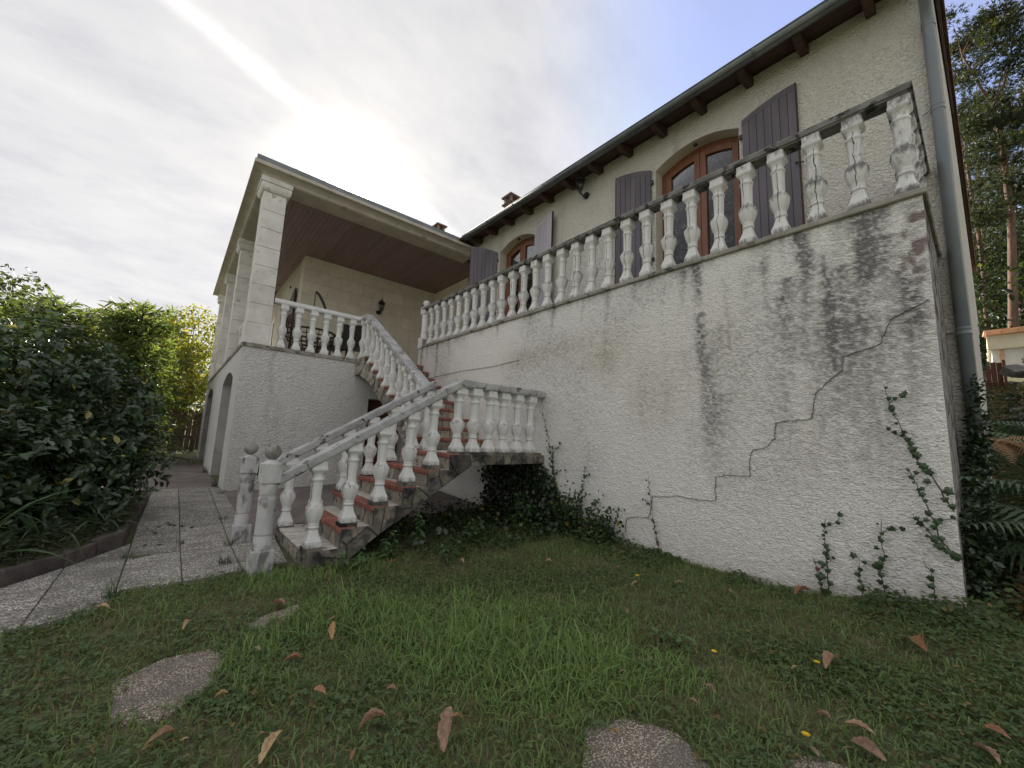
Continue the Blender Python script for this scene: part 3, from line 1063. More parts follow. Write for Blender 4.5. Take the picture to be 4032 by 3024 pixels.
# ---- doors on the balcony
def french_door(a0, a1, zb, zs, za, x):
    """double glazed door in an arched frame; x is its outer face"""
    P = lambda a, z, d: (x + d, a, z)
    n = 14
    w = .075

    def arch_band(mb, b0, b1, t, d0, d1):
        A = [b0 + (b1 - b0) * k / n for k in range(n + 1)]
        for k in range(n):
            q = []
            for a in (A[k], A[k + 1]):
                zo = arc_z(a, a0, a1, zs, za)
                q.append((a, zo, zo - t))
            mb.prism([(q[0][0], q[0][1]), (q[0][0], q[0][2]), (q[1][0], q[1][2]), (q[1][0], q[1][1])], P, d0, d1)
    fr = MB()
    for (b0, b1) in ((a0, a0 + w), (a1 - w, a1)):
        A = [b0 + (b1 - b0) * k / 3 for k in range(4)]
        fr.prism([(b0, zb), (b1, zb)] + [(a, arc_z(a, a0, a1, zs, za)) for a in A[::-1]], P, 0, .06)
    arch_band(fr, a0 + w, a1 - w, .085, .002, .06)
    door = fr.build('french_door', MT['oak'], house)
    mid = (a0 + a1) / 2
    for (l0, l1) in ((a0 + w + .003, mid - .003), (mid + .003, a1 - w - .003)):
        lf = MB()
        s = .085
        for (b0, b1) in ((l0, l0 + s), (l1 - s, l1)):
            lf.prism([(b0, zb + .02), (b1, zb + .02), (b1, arc_z(b1, a0, a1, zs, za) - .09), (b0, arc_z(b0, a0, a1, zs, za) - .09)], P, -.012, .05)
        A = [l0 + s + (l1 - l0 - 2 * s) * k / 8 for k in range(9)]
        for k in range(8):
            za0, za1 = arc_z(A[k], a0, a1, zs, za) - .09, arc_z(A[k + 1], a0, a1, zs, za) - .09
            lf.prism([(A[k], za0), (A[k], za0 - .09), (A[k + 1], za1 - .09), (A[k + 1], za1)], P, -.01, .05)
        lf.box(x - .01, x + .05, l0 + s, l1 - s, zb + .02, zb + .45)
        bevel(lf.build('door_leaf', MT['oak'], door), .004)
        top = [(a, arc_z(a, a0, a1, zs, za) - .17) for a in A[::-1]]
        g = MB()
        g.prism([(A[0], zb + .44), (A[-1], zb + .44)] + top, P, .018, .024)
        g.build('glass_pane', MT['glass'], door)
        c = MB()
        # curtain with soft folds
        N = 28
        for k in range(N):
            b0, b1 = A[0] + (A[-1] - A[0]) * k / N, A[0] + (A[-1] - A[0]) * (k + 1) / N
            f0, f1 = .085 + .012 * math.sin(k * 1.1), .085 + .012 * math.sin((k + 1) * 1.1)
            c.add([(x + f0, b0, zb), (x + f1, b1, zb), (x + f1, b1, za), (x + f0, b0, za)], [(0, 1, 2, 3)])
        c.build('lace_curtain', MT['lace'], door, smooth=True)
    h = MB()
    h.tube([(x - .012, mid + .03, 3.78), (x - .05, mid + .03, 3.78), (x - .052, mid - .07, 3.775)], .008, 6)
    h.box(x - .018, x - .012, mid + .015, mid + .045, 3.68, 3.85)
    h.build('door_handle', MT['iron'], door)
    return door


for a0, a1 in DOORS:
    french_door(a0, a1, 2.78, 5.60, 5.775, XF + .20)

# roller-hook studs under the arches
for a0, a1 in DOORS:
    m_ = (a0 + a1) / 2
    MB().box(XF + .05, XF + .09, m_ - .02, m_ + .03, 5.735, 5.765).build('arch_stop', MT['iron'], house)


def shutter(hinge, ang, w, zb, zi, zo, mat, side, label=None):
    """hinge (x, y); ang: direction of the leaf from hinge, radians from +Y; outer face on the left of that direction if side>0"""
    hx, hy = hinge
    d = Vector((math.sin(ang), math.cos(ang), 0))
    nrm = Vector((d.y, -d.x, 0)) * side      # points away from the outer face
    P = lambda u, z, dd: tuple(Vector((hx, hy, 0)) + d * u + nrm * dd + Vector((0, 0, z)))
    top = lambda u: zi + (zo - zi) * (1 - (1 - min(1, max(0, u / w))) ** 1.8)
    mb = MB()
    U = [w * k / 10 for k in range(11)]
    mb.prism([(0, zb), (w, zb)] + [(u, top(u)) for u in U[::-1]], P, .012, .030)
    sh = mb.build('shutter', mat, house)
    if label:
        sh['label'] = label
    nb = 7
    for i in range(nb):
        b0, b1 = w * i / nb + .004, w * (i + 1) / nb - .004
        pts = [(b0, zb + .004), (b1, zb + .004), (b1, top(b1) - .085), ((b0 + b1) / 2, top((b0 + b1) / 2) - .085), (b0, top(b0) - .085)]
        m2 = MB()
        m2.prism(pts, P, random.uniform(-.002, .001), .0125)
        m2.build('board', mat, sh)
    m3 = MB()
    for i in range(10):
        m3.prism([(U[i], top(U[i]) - .088), (U[i + 1], top(U[i + 1]) - .088), (U[i + 1], top(U[i + 1]) - .003), (U[i], top(U[i]) - .003)], P, -.003, .0124)
    m3.build('arched_rail', mat, sh)
    e = MB()
    e.prism([(w - .001, zb), (w + .010, zb), (w + .010, zo), (w - .001, zo)], P, -.004, .034)
    e.build('edge_strip', MT['shutter_edge'], sh)
    for zz_ in (5.42, 4.12):
        h = MB()
        h.prism([(-.035, zz_ - .03), (.03, zz_ - .03), (.03, zz_ + .03), (-.035, zz_ + .03)], P, .004, .034)
        h.build('hinge', MT['iron'], sh)
    l = MB()
    l.tube([P(w - .03, 4.70, -.004), P(w - .03, 4.70, -.035), P(w + .05, 4.66, -.035)], .008, 6)
    l.build('latch', MT['iron'], sh)
    return sh


OUT = 1
shutter((XF - .045, 1.81), math.pi - .01, .615, 2.80, 5.645, 5.785, MT['shutter'], 1 * -1, 'right-hand brown shutter folded flat against the wall')
shutter((XF - .045, 3.16), -.10, .62, 2.80, 5.63, 5.775, MT['shutter'], 1, 'brown shutter standing slightly off the wall')
shutter((XF - .045, 5.86), math.pi + .16, .60, 2.80, 5.66, 5.80, MT['shutter_skylit'], -1, 'sky-lit pale grey-lilac shutter standing off the wall')
shutter((XF - .03, 7.16), -.80, .64, 2.80, 5.62, 5.765, MT['shutter'], 1, 'purple-brown shutter swung half open')

# ---- eaves: gutter, soffit boards, rafter tails
GX, GZ = 4.995, 6.17
mb = MB()
prof = [(-.078 * math.cos(a), -.078 * math.sin(a)) for a in np.linspace(0, math.pi, 11)]
ring = [(x, z) for x, z in prof] + [(x * .93, z * .93 + .002) for x, z in prof[::-1]]
ringw = [(GX + x, GZ + z) for x, z in ring]
mb.sm = True
mb.prism(ringw, lambda a, b, d: (a, d, b), -.06, 8.02)
gut = mb.build('gutter', MT['zinc'], house)
lip = MB()
lip.tube([(GX - .079, -.06, GZ), (GX - .079, 8.02, GZ)], .009, 6)
lip.build('gutter_lip', MT['zinc'], gut)
for k in range(9):
    y = .55 + k * .92
    s = MB()
    pr = [(GX - .082 * math.cos(a), GZ - .082 * math.sin(a)) for a in np.linspace(0, math.pi, 11)]
    pr2 = [(GX - .0775 * math.cos(a), GZ - .0775 * math.sin(a)) for a in np.linspace(math.pi, 0, 11)]
    s.prism(pr + pr2, lambda a, b, d: (a, d, b), y, y + .035)
    s.build('gutter_strap', MT['zinc'], gut)
slope = .28
for k in range(5):
    x0, x1 = 4.97 + k * .108, 4.97 + (k + 1) * .108 - .004
    z0, z1 = 6.125 + slope * (x0 - 4.97), 6.125 + slope * (x1 - 4.97)
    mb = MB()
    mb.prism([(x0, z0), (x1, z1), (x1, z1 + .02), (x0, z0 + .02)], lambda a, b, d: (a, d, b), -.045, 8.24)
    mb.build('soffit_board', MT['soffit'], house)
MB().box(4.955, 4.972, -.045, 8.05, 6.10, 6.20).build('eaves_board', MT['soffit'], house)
# rafter tails with a rounded nose
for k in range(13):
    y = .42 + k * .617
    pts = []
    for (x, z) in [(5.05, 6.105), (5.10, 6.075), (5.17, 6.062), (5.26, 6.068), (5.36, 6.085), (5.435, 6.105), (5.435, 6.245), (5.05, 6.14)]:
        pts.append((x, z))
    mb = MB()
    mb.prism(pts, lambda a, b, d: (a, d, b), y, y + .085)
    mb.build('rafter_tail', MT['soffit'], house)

# ---- roofs
def slab(name, quad, th, mat, parent=house):
    v = [Vector(q) for q in quad]
    n = (v[1] - v[0]).cross(v[2] - v[0]).normalized()
    if n.z < 0:
        n = -n
    w = [p + n * th for p in v]
    k = len(v)
    return mesh_obj(name, [tuple(p) for p in v + w], [list(range(k))[::-1], [k + i for i in range(k)]] + [(i, (i + 1) % k, k + (i + 1) % k, k + i) for i in range(k)], mat, parent)


yv = lambda x: -.035 - .012 * (x - 4.95)
zr = lambda x: 6.165 + slope * (x - 4.95) if x <= xr else 6.165 + slope * (xr - 4.95) - slope * (x - xr)
main_roof = slab('roof', [(4.96, yv(4.96), zr(4.96)), (xr, yv(xr), zr(xr)), (xr, 17.8, zr(xr)), (4.96, 17.8, zr(4.96))], .03, MT['tile'])
slab('rear_roof', [(xr, yv(xr), zr(xr)), (15.5, yv(15.5), zr(15.5)), (15.5, 17.8, zr(15.5)), (xr, 17.8, zr(xr))], .03, MT['tile'])
MB().prism([(4.97, 6.14), (xr, zr(xr) - .02), (xr, zr(xr) - .14), (4.97, 6.02)], lambda a, b, d: (a, yv(a) + d, b), .004, .03).build('verge_board', MT['soffit'], house)
MB().prism([(xr, zr(xr) - .02), (15.4, zr(15.4) - .02), (15.4, zr(15.4) - .14), (xr, zr(xr) - .14)], lambda a, b, d: (a, yv(a) + d, b), .004, .03).build('verge_board', MT['soffit'], house)
# verge tiles lap over each other in steps
k = 0
x = 4.93
while x < 15.3:
    L = .40
    x1 = x + L
    up_ = x < xr
    mb = MB()
    lift0 = .045 if up_ else .028
    lift1 = .028 if up_ else .045
    za, zb_ = zr(x), zr(min(x1, 15.5))
    y0, y1 = yv(x), yv(x1)
    # half-round barrel plus a hanging flank
    secs = []
    for (xx, zz_, lf, yy) in ((x, za, lift0, y0), (x1, zb_, lift1, y1)):
        sec = [(xx, yy - .03, zz_ - .075 + lf), (xx, yy - .035, zz_ + .01 + lf)]
        for a in np.linspace(math.pi, 0, 7):
            sec.append((xx, yy + .055 + .09 * math.cos(a), zz_ + .015 + lf + .075 * math.sin(a)))
        sec.append((xx, yy + .145, zz_ - .01 + lf))
        secs.append(sec)
    n = len(secs[0])
    vs = secs[0] + secs[1]
    fs = [(i, i + 1, n + i + 1, n + i) for i in range(n - 1)] + [list(range(n))[::-1], [n + i for i in range(n)]] + [(n - 1, 0, n, 2 * n - 1)]
    mb.add(vs, fs)
    mb.build('roof_tile', MT['tile'], house)
    x += .345
    k += 1

# eaves row of barrel tiles showing over the gutter
proto = None
for i in range(40):
    y = -.02 + i * .2
    if proto is None:
        mb = MB()
        vs = []
        for xx in (0, .4):
            for a in np.linspace(0, math.pi, 7):
                vs.append((xx, .085 * math.cos(a), .06 * math.sin(a) + slope * xx))
        mb.add(vs, [(j, j + 1, 7 + j + 1, 7 + j) for j in range(6)] + [tuple(range(7))])
        proto = mb.build('roof_tile', MT['tile'], house, at=(0, 0, 0))
        place(proto, (4.99, y, 6.150), house)
    else:
        inst(proto, (4.99, y, 6.150 + random.uniform(-.004, .004)), house)

# ---- downpipe
mb = MB()
pyp = .052
mb.tube([(GX, pyp, 6.10), (GX, pyp, 6.0), (5.06, pyp, 5.90), (5.26, pyp, 5.76), (5.355, pyp, 5.66), (5.365, pyp, 5.55), (5.37, pyp, .30)], .046, 16)
dp = mb.build('downpipe', MT['pipe'], house)
for z in (4.66, 2.39, 5.60):
    c = MB()
    c.lathe((5.37, pyp, z), [(.046, -.04), (.053, -.038), (.053, -.026), (.049, -.02), (.049, .008), (.053, .012), (.053, .028), (.047, .032)], 16)
    if z < 5:
        c.tube([(5.33, pyp + .02, z - .01), (5.40, pyp + .11, z - .012)], .006, 6)
    c.build('pipe_collar', MT['pipe'], dp)

# ================================================================ covered terrace
XL = .77
# front wall (towards the garden) with the cellar doorway under the stairs
mb, rv = MB(), []
holed_wall(mb, rv, PY(Y1), XL, XB + .02, 0.0, 2.66, [(3.05, 3.85, .12, 1.95, 1.951)], .30)
mb.build('terrace_front_wall', MT['block'], house)
for q_ in rv:
    q_.build('cellar_reveal', MT['grey_reveal'], house)
MB().box(3.06, 3.84, Y1 + .2, Y1 + .24, .1, 1.94).build('cellar_door', MT['gate_wood'], house)
# side wall with two arched openings
mb, rv = MB(), []
holed_wall(mb, rv, PX(XL), Y1, 17.5, 0.0, 2.66, [(9.12, 11.1, .1, 2.18, 2.36), (13.9, 16.2, .1, 2.18, 2.36)], .36, 18)
mb.build('terrace_side_wall', MT['block'], house)
for q_ in rv:
    q_.build('arch_reveal', MT['grey_reveal'], house)
MB().box(XL + .37, XL + .40, Y1 + .05, 17.4, 0, 2.6).build('undercroft_wall', MT['grey_reveal'], house)
# floor slab with a thin dark edge
mb = MB()
mb.box(XL - .02, 6.1, Y1 - .02, 17.5, 2.662, ZT)
mb.build('terrace_floor_edge', MT['dark_ledge'], house)
MB().box(XL + .02, 6.1, Y1 + .02, 17.45, ZT + .002, ZT + .008).build('terrace_floor', MT['bounce_floor'], house)  # unseen floor sheet, made pale to bounce light onto ceiling and back wall

# pillars built of stone blocks
def pillar(x0, y0, w=.37):
    p = MB().box(x0 + .012, x0 + w - .012, y0 + .012, y0 + w - .012, ZT, 5.72).build('pillar', MT['joint'], house)
    bevel(MB().box(x0 - .012, x0 + w + .012, y0 - .012, y0 + w + .012, ZT, 3.10).build('plinth', MT['pillar'], p), .008)
    z = 3.105
    nblk = 7
    hh = (5.60 - 3.105) / nblk
    for i in range(nblk):
        bevel(MB().box(x0 + random.uniform(-.001, .001), x0 + w, y0 + random.uniform(-.001, .001), y0 + w, z + .003, z + hh - .003).build('stone_block', MT['pillar'], p), .005)
        z += hh
    # capital: quarter-round, groove, square slab
    def ringp(e, z):
        return [(x0 - e, y0 - e, z), (x0 + w + e, y0 - e, z), (x0 + w + e, y0 + w + e, z), (x0 - e, y0 + w + e, z)]
    pr = [(0.0, 5.600), (.022, 5.602), (.045, 5.625), (.060, 5.665), (.064, 5.71), (.060, 5.742), (.050, 5.744), (.050, 5.756), (.072, 5.758), (.072, 5.852)]
    vs, fs = [], []
    for e, z in pr:
        vs += ringp(e, z)
    for i in range(len(pr) - 1):
        for k in range(4):
            fs.append((i * 4 + k, i * 4 + (k + 1) % 4, (i + 1) * 4 + (k + 1) % 4, (i + 1) * 4 + k))
    m = len(pr)
    fs += [(3, 2, 1, 0), tuple((m - 1) * 4 + k for k in range(4))]
    mesh_obj('capital', vs, fs, MT['pillar'], p)
    return p


PIL = [8.25, 11.5, 14.5, 17.1]
for y in PIL:
    pillar(XL + .01, y)

# cornice: moulded profile run along the front and the left side, mitred at the corner
CP = [(-.46, 5.90), (-.46, 5.858), (-.40, 5.855), (-.395, 5.868), (-.36, 5.868), (-.355, 5.856), (.005, 5.856), (.010, 5.868), (.03, 5.870)]
for a in np.linspace(0, math.pi / 2, 8):
    CP.append((.03 + .145 * (1 - math.cos(a)), 5.872 + .10 * math.sin(a)))
CP += [(.205, 5.975), (.205, 6.04), (.17, 6.045)]
vs, fs = [], []
n = len(CP)
for o, z in CP:
    vs.append((5.42, Y1 - o, z))
for o, z in CP:
    vs.append((XL - o, Y1 - o, z))
for o, z in CP:
    vs.append((XL - o, 17.6 + o, z))
for s in range(2):
    for i in range(n - 1):
        fs.append((s * n + i, s * n + i + 1, (s + 1) * n + i + 1, (s + 1) * n + i))
cor = mesh_obj('cornice', vs, fs, MT['cornice'], house)
# joints between the cornice stones
for i in range(8):
    x = 1.35 + i * .5
    mb = MB()
    jp = [(o, z) for o, z in CP[8:-1]]
    q = [(Y1 - o - .0015, z - .0015) for o, z in jp] + [(Y1 - o + .01, z + .01) for o, z in jp[::-1]]
    mb.prism(q, lambda a, b, d: (d, a, b), x, x + .004)
    mb.build('joint', MT['joint'], cor)
# zinc box gutter set back on the cornice
def band(name, o0, o1, z0, z1, mat, par=house):
    vs = []
    for (o, z) in ((o0, z0), (o1, z0), (o1, z1), (o0, z1)):
        vs.append((4.90, Y1 - o, z))
    for (o, z) in ((o0, z0), (o1, z0), (o1, z1), (o0, z1)):
        vs.append((XL - o, Y1 - o, z))
    for (o, z) in ((o0, z0), (o1, z0), (o1, z1), (o0, z1)):
        vs.append((XL - o, 17.6 + o, z))
    fs = []
    for s in range(2):
        for i in range(4):
            fs.append((s * 4 + i, s * 4 + (i + 1) % 4, (s + 1) * 4 + (i + 1) % 4, (s + 1) * 4 + i))
    fs += [(0, 1, 2, 3), (11, 10, 9, 8)]
    return mesh_obj(name, vs, fs, mat, par)


bg_ = band('box_gutter', .175, .08, 6.046, 6.150, MT['zinc'])
for i in range(8):
    MB().box(1.2 + i * .5, 1.235 + i * .5, Y1 - .179, Y1 - .174, 6.05, 6.153).build('gutter_clip', MT['zinc'], bg_)
# hipped roof over the terrace
ze = 6.12
s2 = .26
hx = 3.2
A, B_, C, D = (XL - .1, Y1 - .1, ze), (5.3, Y1 - .1, ze), (5.3, 17.7, ze), (XL - .1, 17.7, ze)
rz = ze + s2 * 2.4
R0, R1 = (3.1, Y1 + 2.35, rz), (3.1, 17.7, rz)
slab('terrace_roof', [A, B_, R0], .03, MT['tile'])
slab('terrace_roof', [A, R0, R1, D], .03, MT['tile'])
slab('terrace_roof', [B_, C, R1, R0], .03, MT['tile'])

# ceiling boards run back from the cornice
proto = None
x = XL + .40
while x < 6.1:
    y_end = 17.5 if x < 2.2 else 11.42
    ln = y_end - (Y1 + .36)
    mb = MB()
    xe_ = min(x + .094, 6.1)
    mb.box(x, xe_, Y1 + .36, y_end, 5.885 + random.uniform(0, .002), 5.90)
    mb.build('ceiling_board', MT['lambris'], house)
    x += .10
MB().box(XL, 6.1, Y1 + .3, 17.5, 5.903, 5.93).build('ceiling_backing', MT['interior'], house)
# slim picture rail where ceiling meets the left cornice
# back wall of ashlar blocks
YB = 11.40
MB().box(2.2, 6.1, YB + .012, YB + .3, ZT, 5.90).build('terrace_back_wall', MT['joint'], house)
rows = 9
hh = (5.885 - ZT) / rows
tb_par = bpy.data.objects['terrace_back_wall']
for r in range(rows):
    z0 = ZT + r * hh
    xs = [2.2]
    x = 2.2 + (.33 if r % 2 else .62)
    while x < 6.1 - .15:
        xs.append(x)
        x += .62
    xs.append(6.1)
    for a, b in zip(xs[:-1], xs[1:]):
        mb = MB()
        mb.box(a + .0025, b - .0025, YB - random.uniform(0, .002), YB + .0125, z0 + .0025, z0 + hh - .0025)
        mb.build('stone_block', MT['ashlar'], tb_par)
# left return of the room, with arched doors
mb, rv = MB(), []
holed_wall(mb, rv, PX(2.2), YB + .013, 17.5, ZT, 5.90, [(13.0, 14.15, ZT, 4.75, 5.05), (15.1, 16.5, ZT, 4.95, 5.25)], .2)
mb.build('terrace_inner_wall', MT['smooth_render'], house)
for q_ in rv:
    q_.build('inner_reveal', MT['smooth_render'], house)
for (a0, a1, zs, za) in ((13.0, 14.15, 4.75, 5.05), (15.1, 16.5, 4.95, 5.25)):
    A = [a0 + (a1 - a0) * k / 10 for k in range(11)]
    mb = MB()
    mb.prism([(a0, ZT), (a1, ZT)] + [(a, arc_z(a, a0, a1, zs, za)) for a in A[::-1]], lambda a, b, d: (2.2 + d, a, b), .10, .14)
    dd = mb.build('arched_white_door', MT['white_paint'], house)
    m_ = (a0 + a1) / 2
    MB().box(2.285, 2.301, m_ - .02, m_ + .02, ZT, za - .02).build('astragal', MT['white_paint'], dd)
    h = MB()
    h.tube([(2.29, m_ - .05, 3.78), (2.23, m_ - .05, 3.78), (2.23, m_ - .16, 3.77)], .01, 6)
    h.tube([(2.275, m_ - .03, 2.9), (2.275, m_ - .03, 4.9)], .008, 6)
    h.build('door_bolt', MT['iron'], dd)
MB().box(2.19, 2.2005, 11.42, 11.75, ZT, 5.89).build('corner_pilaster', MT['ashlar'], house)
# shutter folded on that wall
shutter((2.165, 12.97), math.pi + .03, .98, ZT + .05, 4.72, 5.12, MT['shutter'], -1, 'brown shutter on the inner terrace wall')
# right return wall
MB().box(6.1, 6.3, Y1, 11.7, ZT, 5.90).build('terrace_return_wall', MT['ashlar'], house)
MB().box(XF + .02, 6.1, 8.2, 8.249, ZT, 6.2).build('facade_end', MT['facade'], house)

# ---- chimneys
def chimney(x, y, zb, zt, w, label):
    c = MB().box(x - w / 2, x + w / 2, y - w / 2, y + w / 2, zb, zt - .26).build('chimney', MT['brick'], house)
    c['label'] = label
    bevel(MB().box(x - w / 2 - .05, x + w / 2 + .05, y - w / 2 - .05, y + w / 2 + .05, zt - .26, zt - .22).build('chimney_collar', MT['cap_concrete'], c), .01)
    for sx in (-1, 1):
        for sy in (-1, 1):
            MB().box(x + sx * (w / 2 - .03) - .028, x + sx * (w / 2 - .03) + .028, y + sy * (w / 2 - .03) - .028, y + sy * (w / 2 - .03) + .028, zt - .22, zt - .05).build('chimney_leg', MT['brick'], c)
    mb = MB()
    e = w / 2 + .055
    mb.add([(x - e, y - e, zt - .05), (x + e, y - e, zt - .05), (x + e, y + e, zt - .05), (x - e, y + e, zt - .05), (x - e, y - e, zt - .01), (x + e, y - e, zt - .01), (x + e, y + e, zt - .01), (x - e, y + e, zt - .01), (x, y, zt + .05)],
           [(3, 2, 1, 0), (0, 1, 5, 4), (1, 2, 6, 5), (2, 3, 7, 6), (3, 0, 4, 7), (4, 5, 8), (5, 6, 8), (6, 7, 8), (7, 4, 8)])
    mb.build('chimney_cap', MT['cap_concrete'], c)
    mb = MB()
    mb.lathe((x, y, zt - .26), [(w * .26, 0), (w * .24, .12)], 12)
    mb.build('chimney_pot', MT['tile'], c)


chimney(6.32, 7.86, 6.45, 7.77, .29, 'brick chimney with concrete cap above the main eaves')
chimney(5.72, 10.7, 6.3, 7.85, .25, 'small capped chimney just showing over the terrace roof')
# wall box at the far pillar
MB().box(XL - .07, XL, 15.9, 16.05, 2.42, 2.56).build('meter_box', MT['cornice'], house)

# ================================================================ staircase
stair = thing('staircase', 'two-flight outdoor staircase faced in crazy-paved stone with red tile nosings', 'staircase', (2.3, 4.6, 0))
NX = [1.04, 1.325, 1.626, 1.92, 2.20, 2.47]
NZ = [.17, .345, .52, .695, .87, 1.045]
YN, YF = 4.0, 5.28
zu = lambda x: min(.925, max(-.06, .62 * (x - 1.42) + .075))


def stones(poly, spacing, fn, th, mat, parent, gap=.012, sx=1.0, tone=None, jit=.45):
    """irregular flat stones filling poly; fn(a, b, d) maps to the world with d pointing out of the face"""
    for c in voronoi(poly, scatter_in(poly, spacing, jit), gap, sx):
        cx = sum(p[0] for p in c) / len(c)
        cy = sum(p[1] for p in c) / len(c)
        e = th * random.uniform(.6, 1.15)
        ta, tb = random.uniform(-.04, .04), random.uniform(-.04, .04)
        n = len(c)
        vs = [fn(a, b, -.004) for a, b in c]
        inner = [(cx + (a - cx) * .93, cy + (b - cy) * .93) for a, b in c]
        vs += [fn(a, b, e * .7 + ta * (a - cx) + tb * (b - cy)) for a, b in c]
        vs += [fn(a, b, e + ta * (a - cx) + tb * (b - cy)) for a, b in inner]
        fs = [[2 * n + i for i in range(n)]]
        for k in range(2):
            fs += [(k * n + i, k * n + (i + 1) % n, (k + 1) * n + (i + 1) % n, (k + 1) * n + i) for i in range(n)]
        mesh_obj('stone', vs, fs, mat, parent)


def nosing(parent, P, length, tw=.145, depth=.14, th=.042):
    """row of terracotta tiles; P(s, d, z): s along the edge, d inward, z up from tread top"""
    n = max(1, round(length / tw))
    w = length / n
    for i in range(n):
        a, b = i * w + .003, (i + 1) * w - .003
        j = random.uniform(-.003, .003)
        c = [P(s, d, z) for z in (-th, .004 + j * .4) for s, d in ((a, -.022 + j), (b, -.022 + j), (b, depth), (a, depth))]
        o = mesh_obj('tile', c, [(3, 2, 1, 0), (4, 5, 6, 7), (0, 1, 5, 4), (1, 2, 6, 5), (2, 3, 7, 6), (3, 0, 4, 7)], MT['terracotta'], parent)
        bevel(o, .007, 2)


for k in range(5):
    x0, x1 = NX[k], NX[k + 1] + .015
    zt = NZ[k]
    mb = MB()
    mb.prism([(x0 + .012, zu(x0)), (x1, zu(x1)), (x1, zt - .028), (x0 + .012, zt - .028)], lambda a, b, d: (a, d, b), YN + .012, YF)
    st = mb.build('step', MT['mortar'], stair)
    zlow = 0.0 if k == 0 else NZ[k - 1]
    stones([(YN + .02, zlow - .01), (YF, zlow - .01), (YF, zt - .046), (YN + .02, zt - .046)], (.13, .16), lambda a, b, d, x0=x0: (x0 + .012 - d, a, b), .014, MT['stone_light'], st, .010)
    stones([(x0 + (.12 if k else 0.0), YN + .015), (x1, YN + .015), (x1, YF), (x0 + (.12 if k else 0.0), YF)], (.14, .27), lambda a, b, d, zt=zt: (a, b, zt - .024 + d), .020, MT['stone_tread'], st, .010)
    if k:
        nosing(st, lambda s, d, z, x0=x0, zt=zt: (x0 + d, YN - .005 + s, zt + z), YF - YN, .148)
# landing
mb = MB()
mb.box(2.475, 3.985, YN + .012, YF + .06, .925, 1.017)
land = mb.build('landing', MT['slab_under'], stair)
stones([(YN + .02, NZ[4] - .01), (YF, NZ[4] - .01), (YF, 1.0), (YN + .02, 1.0)], (.13, .15), lambda a, b, d: (2.475 - d, a, b), .012, MT['stone_light'], land, .010)
stones([(2.60, YN + .015), (3.985, YN + .015), (3.985, YF + .05), (2.60, YF + .05)], (.26, .26), lambda a, b, d: (a, b, 1.020 + d), .020, MT['stone_tread'], land, .011)
nosing(land, lambda s, d, z: (2.47 + d, YN - .005 + s, 1.045 + z), YF - YN, .148)
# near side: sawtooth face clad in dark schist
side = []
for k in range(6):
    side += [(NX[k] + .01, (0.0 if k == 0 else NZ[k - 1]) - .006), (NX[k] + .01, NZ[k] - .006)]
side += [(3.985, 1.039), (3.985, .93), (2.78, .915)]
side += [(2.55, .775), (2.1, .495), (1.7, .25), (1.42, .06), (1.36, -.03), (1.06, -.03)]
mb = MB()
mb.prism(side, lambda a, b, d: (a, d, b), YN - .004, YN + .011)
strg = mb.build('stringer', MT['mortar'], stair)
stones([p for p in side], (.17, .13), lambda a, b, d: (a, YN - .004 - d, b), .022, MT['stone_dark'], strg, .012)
# far side of the first flight
mb = MB()
mb.prism(side, lambda a, b, d: (a, d, b), YF + .001, YF + .02)
mb.build('stringer', MT['mortar'], stair)
# second flight, up along the balcony wall
XA, XE = 2.72, 3.985
y_k = [5.32 + .27 * k for k in range(10)]
z_k = [1.215 + .1685 * k for k in range(10)]
z_k[9] = ZT
zu2 = lambda y: .90 + .622 * (y - 5.32)
for k in range(10):
    y0 = y_k[k]
    y1 = (y_k[k + 1] + .015) if k < 9 else Y1 + .05
    zt = z_k[k]
    mb = MB()
    mb.prism([(y0 + .012, zu2(y0)), (y1, min(zu2(y1), 2.6)), (y1, zt - .028), (y0 + .012, zt - .028)], lambda a, b, d: (d, a, b), XA + .02, XE)
    st = mb.build('step', MT['mortar'], stair)
    zlow = 1.045 if k == 0 else z_k[k - 1]
    stones([(XA + .02, zlow - .008), (XE, zlow - .008), (XE, zt - .046), (XA + .02, zt - .046)], (.15, .16), lambda a, b, d, y0=y0: (a, y0 + .012 - d, b), .014, MT['stone_light'], st, .010)
    stones([(XA + .02, y0 + .12), (XE, y0 + .12), (XE, y1), (XA + .02, y1)], (.3, .17), lambda a, b, d, zt=zt: (a, b, zt - .024 + d), .020, MT['stone_tread'], st, .010)
    nosing(st, lambda s, d, z, y0=y0, zt=zt: (XA - .005 + s, y0 + d, zt + z), XE - XA, .148)
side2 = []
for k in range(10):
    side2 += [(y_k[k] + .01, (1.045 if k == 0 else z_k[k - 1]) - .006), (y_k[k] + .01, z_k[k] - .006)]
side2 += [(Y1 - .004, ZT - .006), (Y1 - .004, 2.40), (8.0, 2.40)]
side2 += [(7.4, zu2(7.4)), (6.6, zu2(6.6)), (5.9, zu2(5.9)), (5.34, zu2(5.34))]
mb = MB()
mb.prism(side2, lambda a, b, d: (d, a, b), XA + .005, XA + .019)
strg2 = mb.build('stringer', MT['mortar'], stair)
stones(side2, (.12, .17), lambda a, b, d: (XA + .005 - d, a, b), .022, MT['stone_light'], strg2, .011)


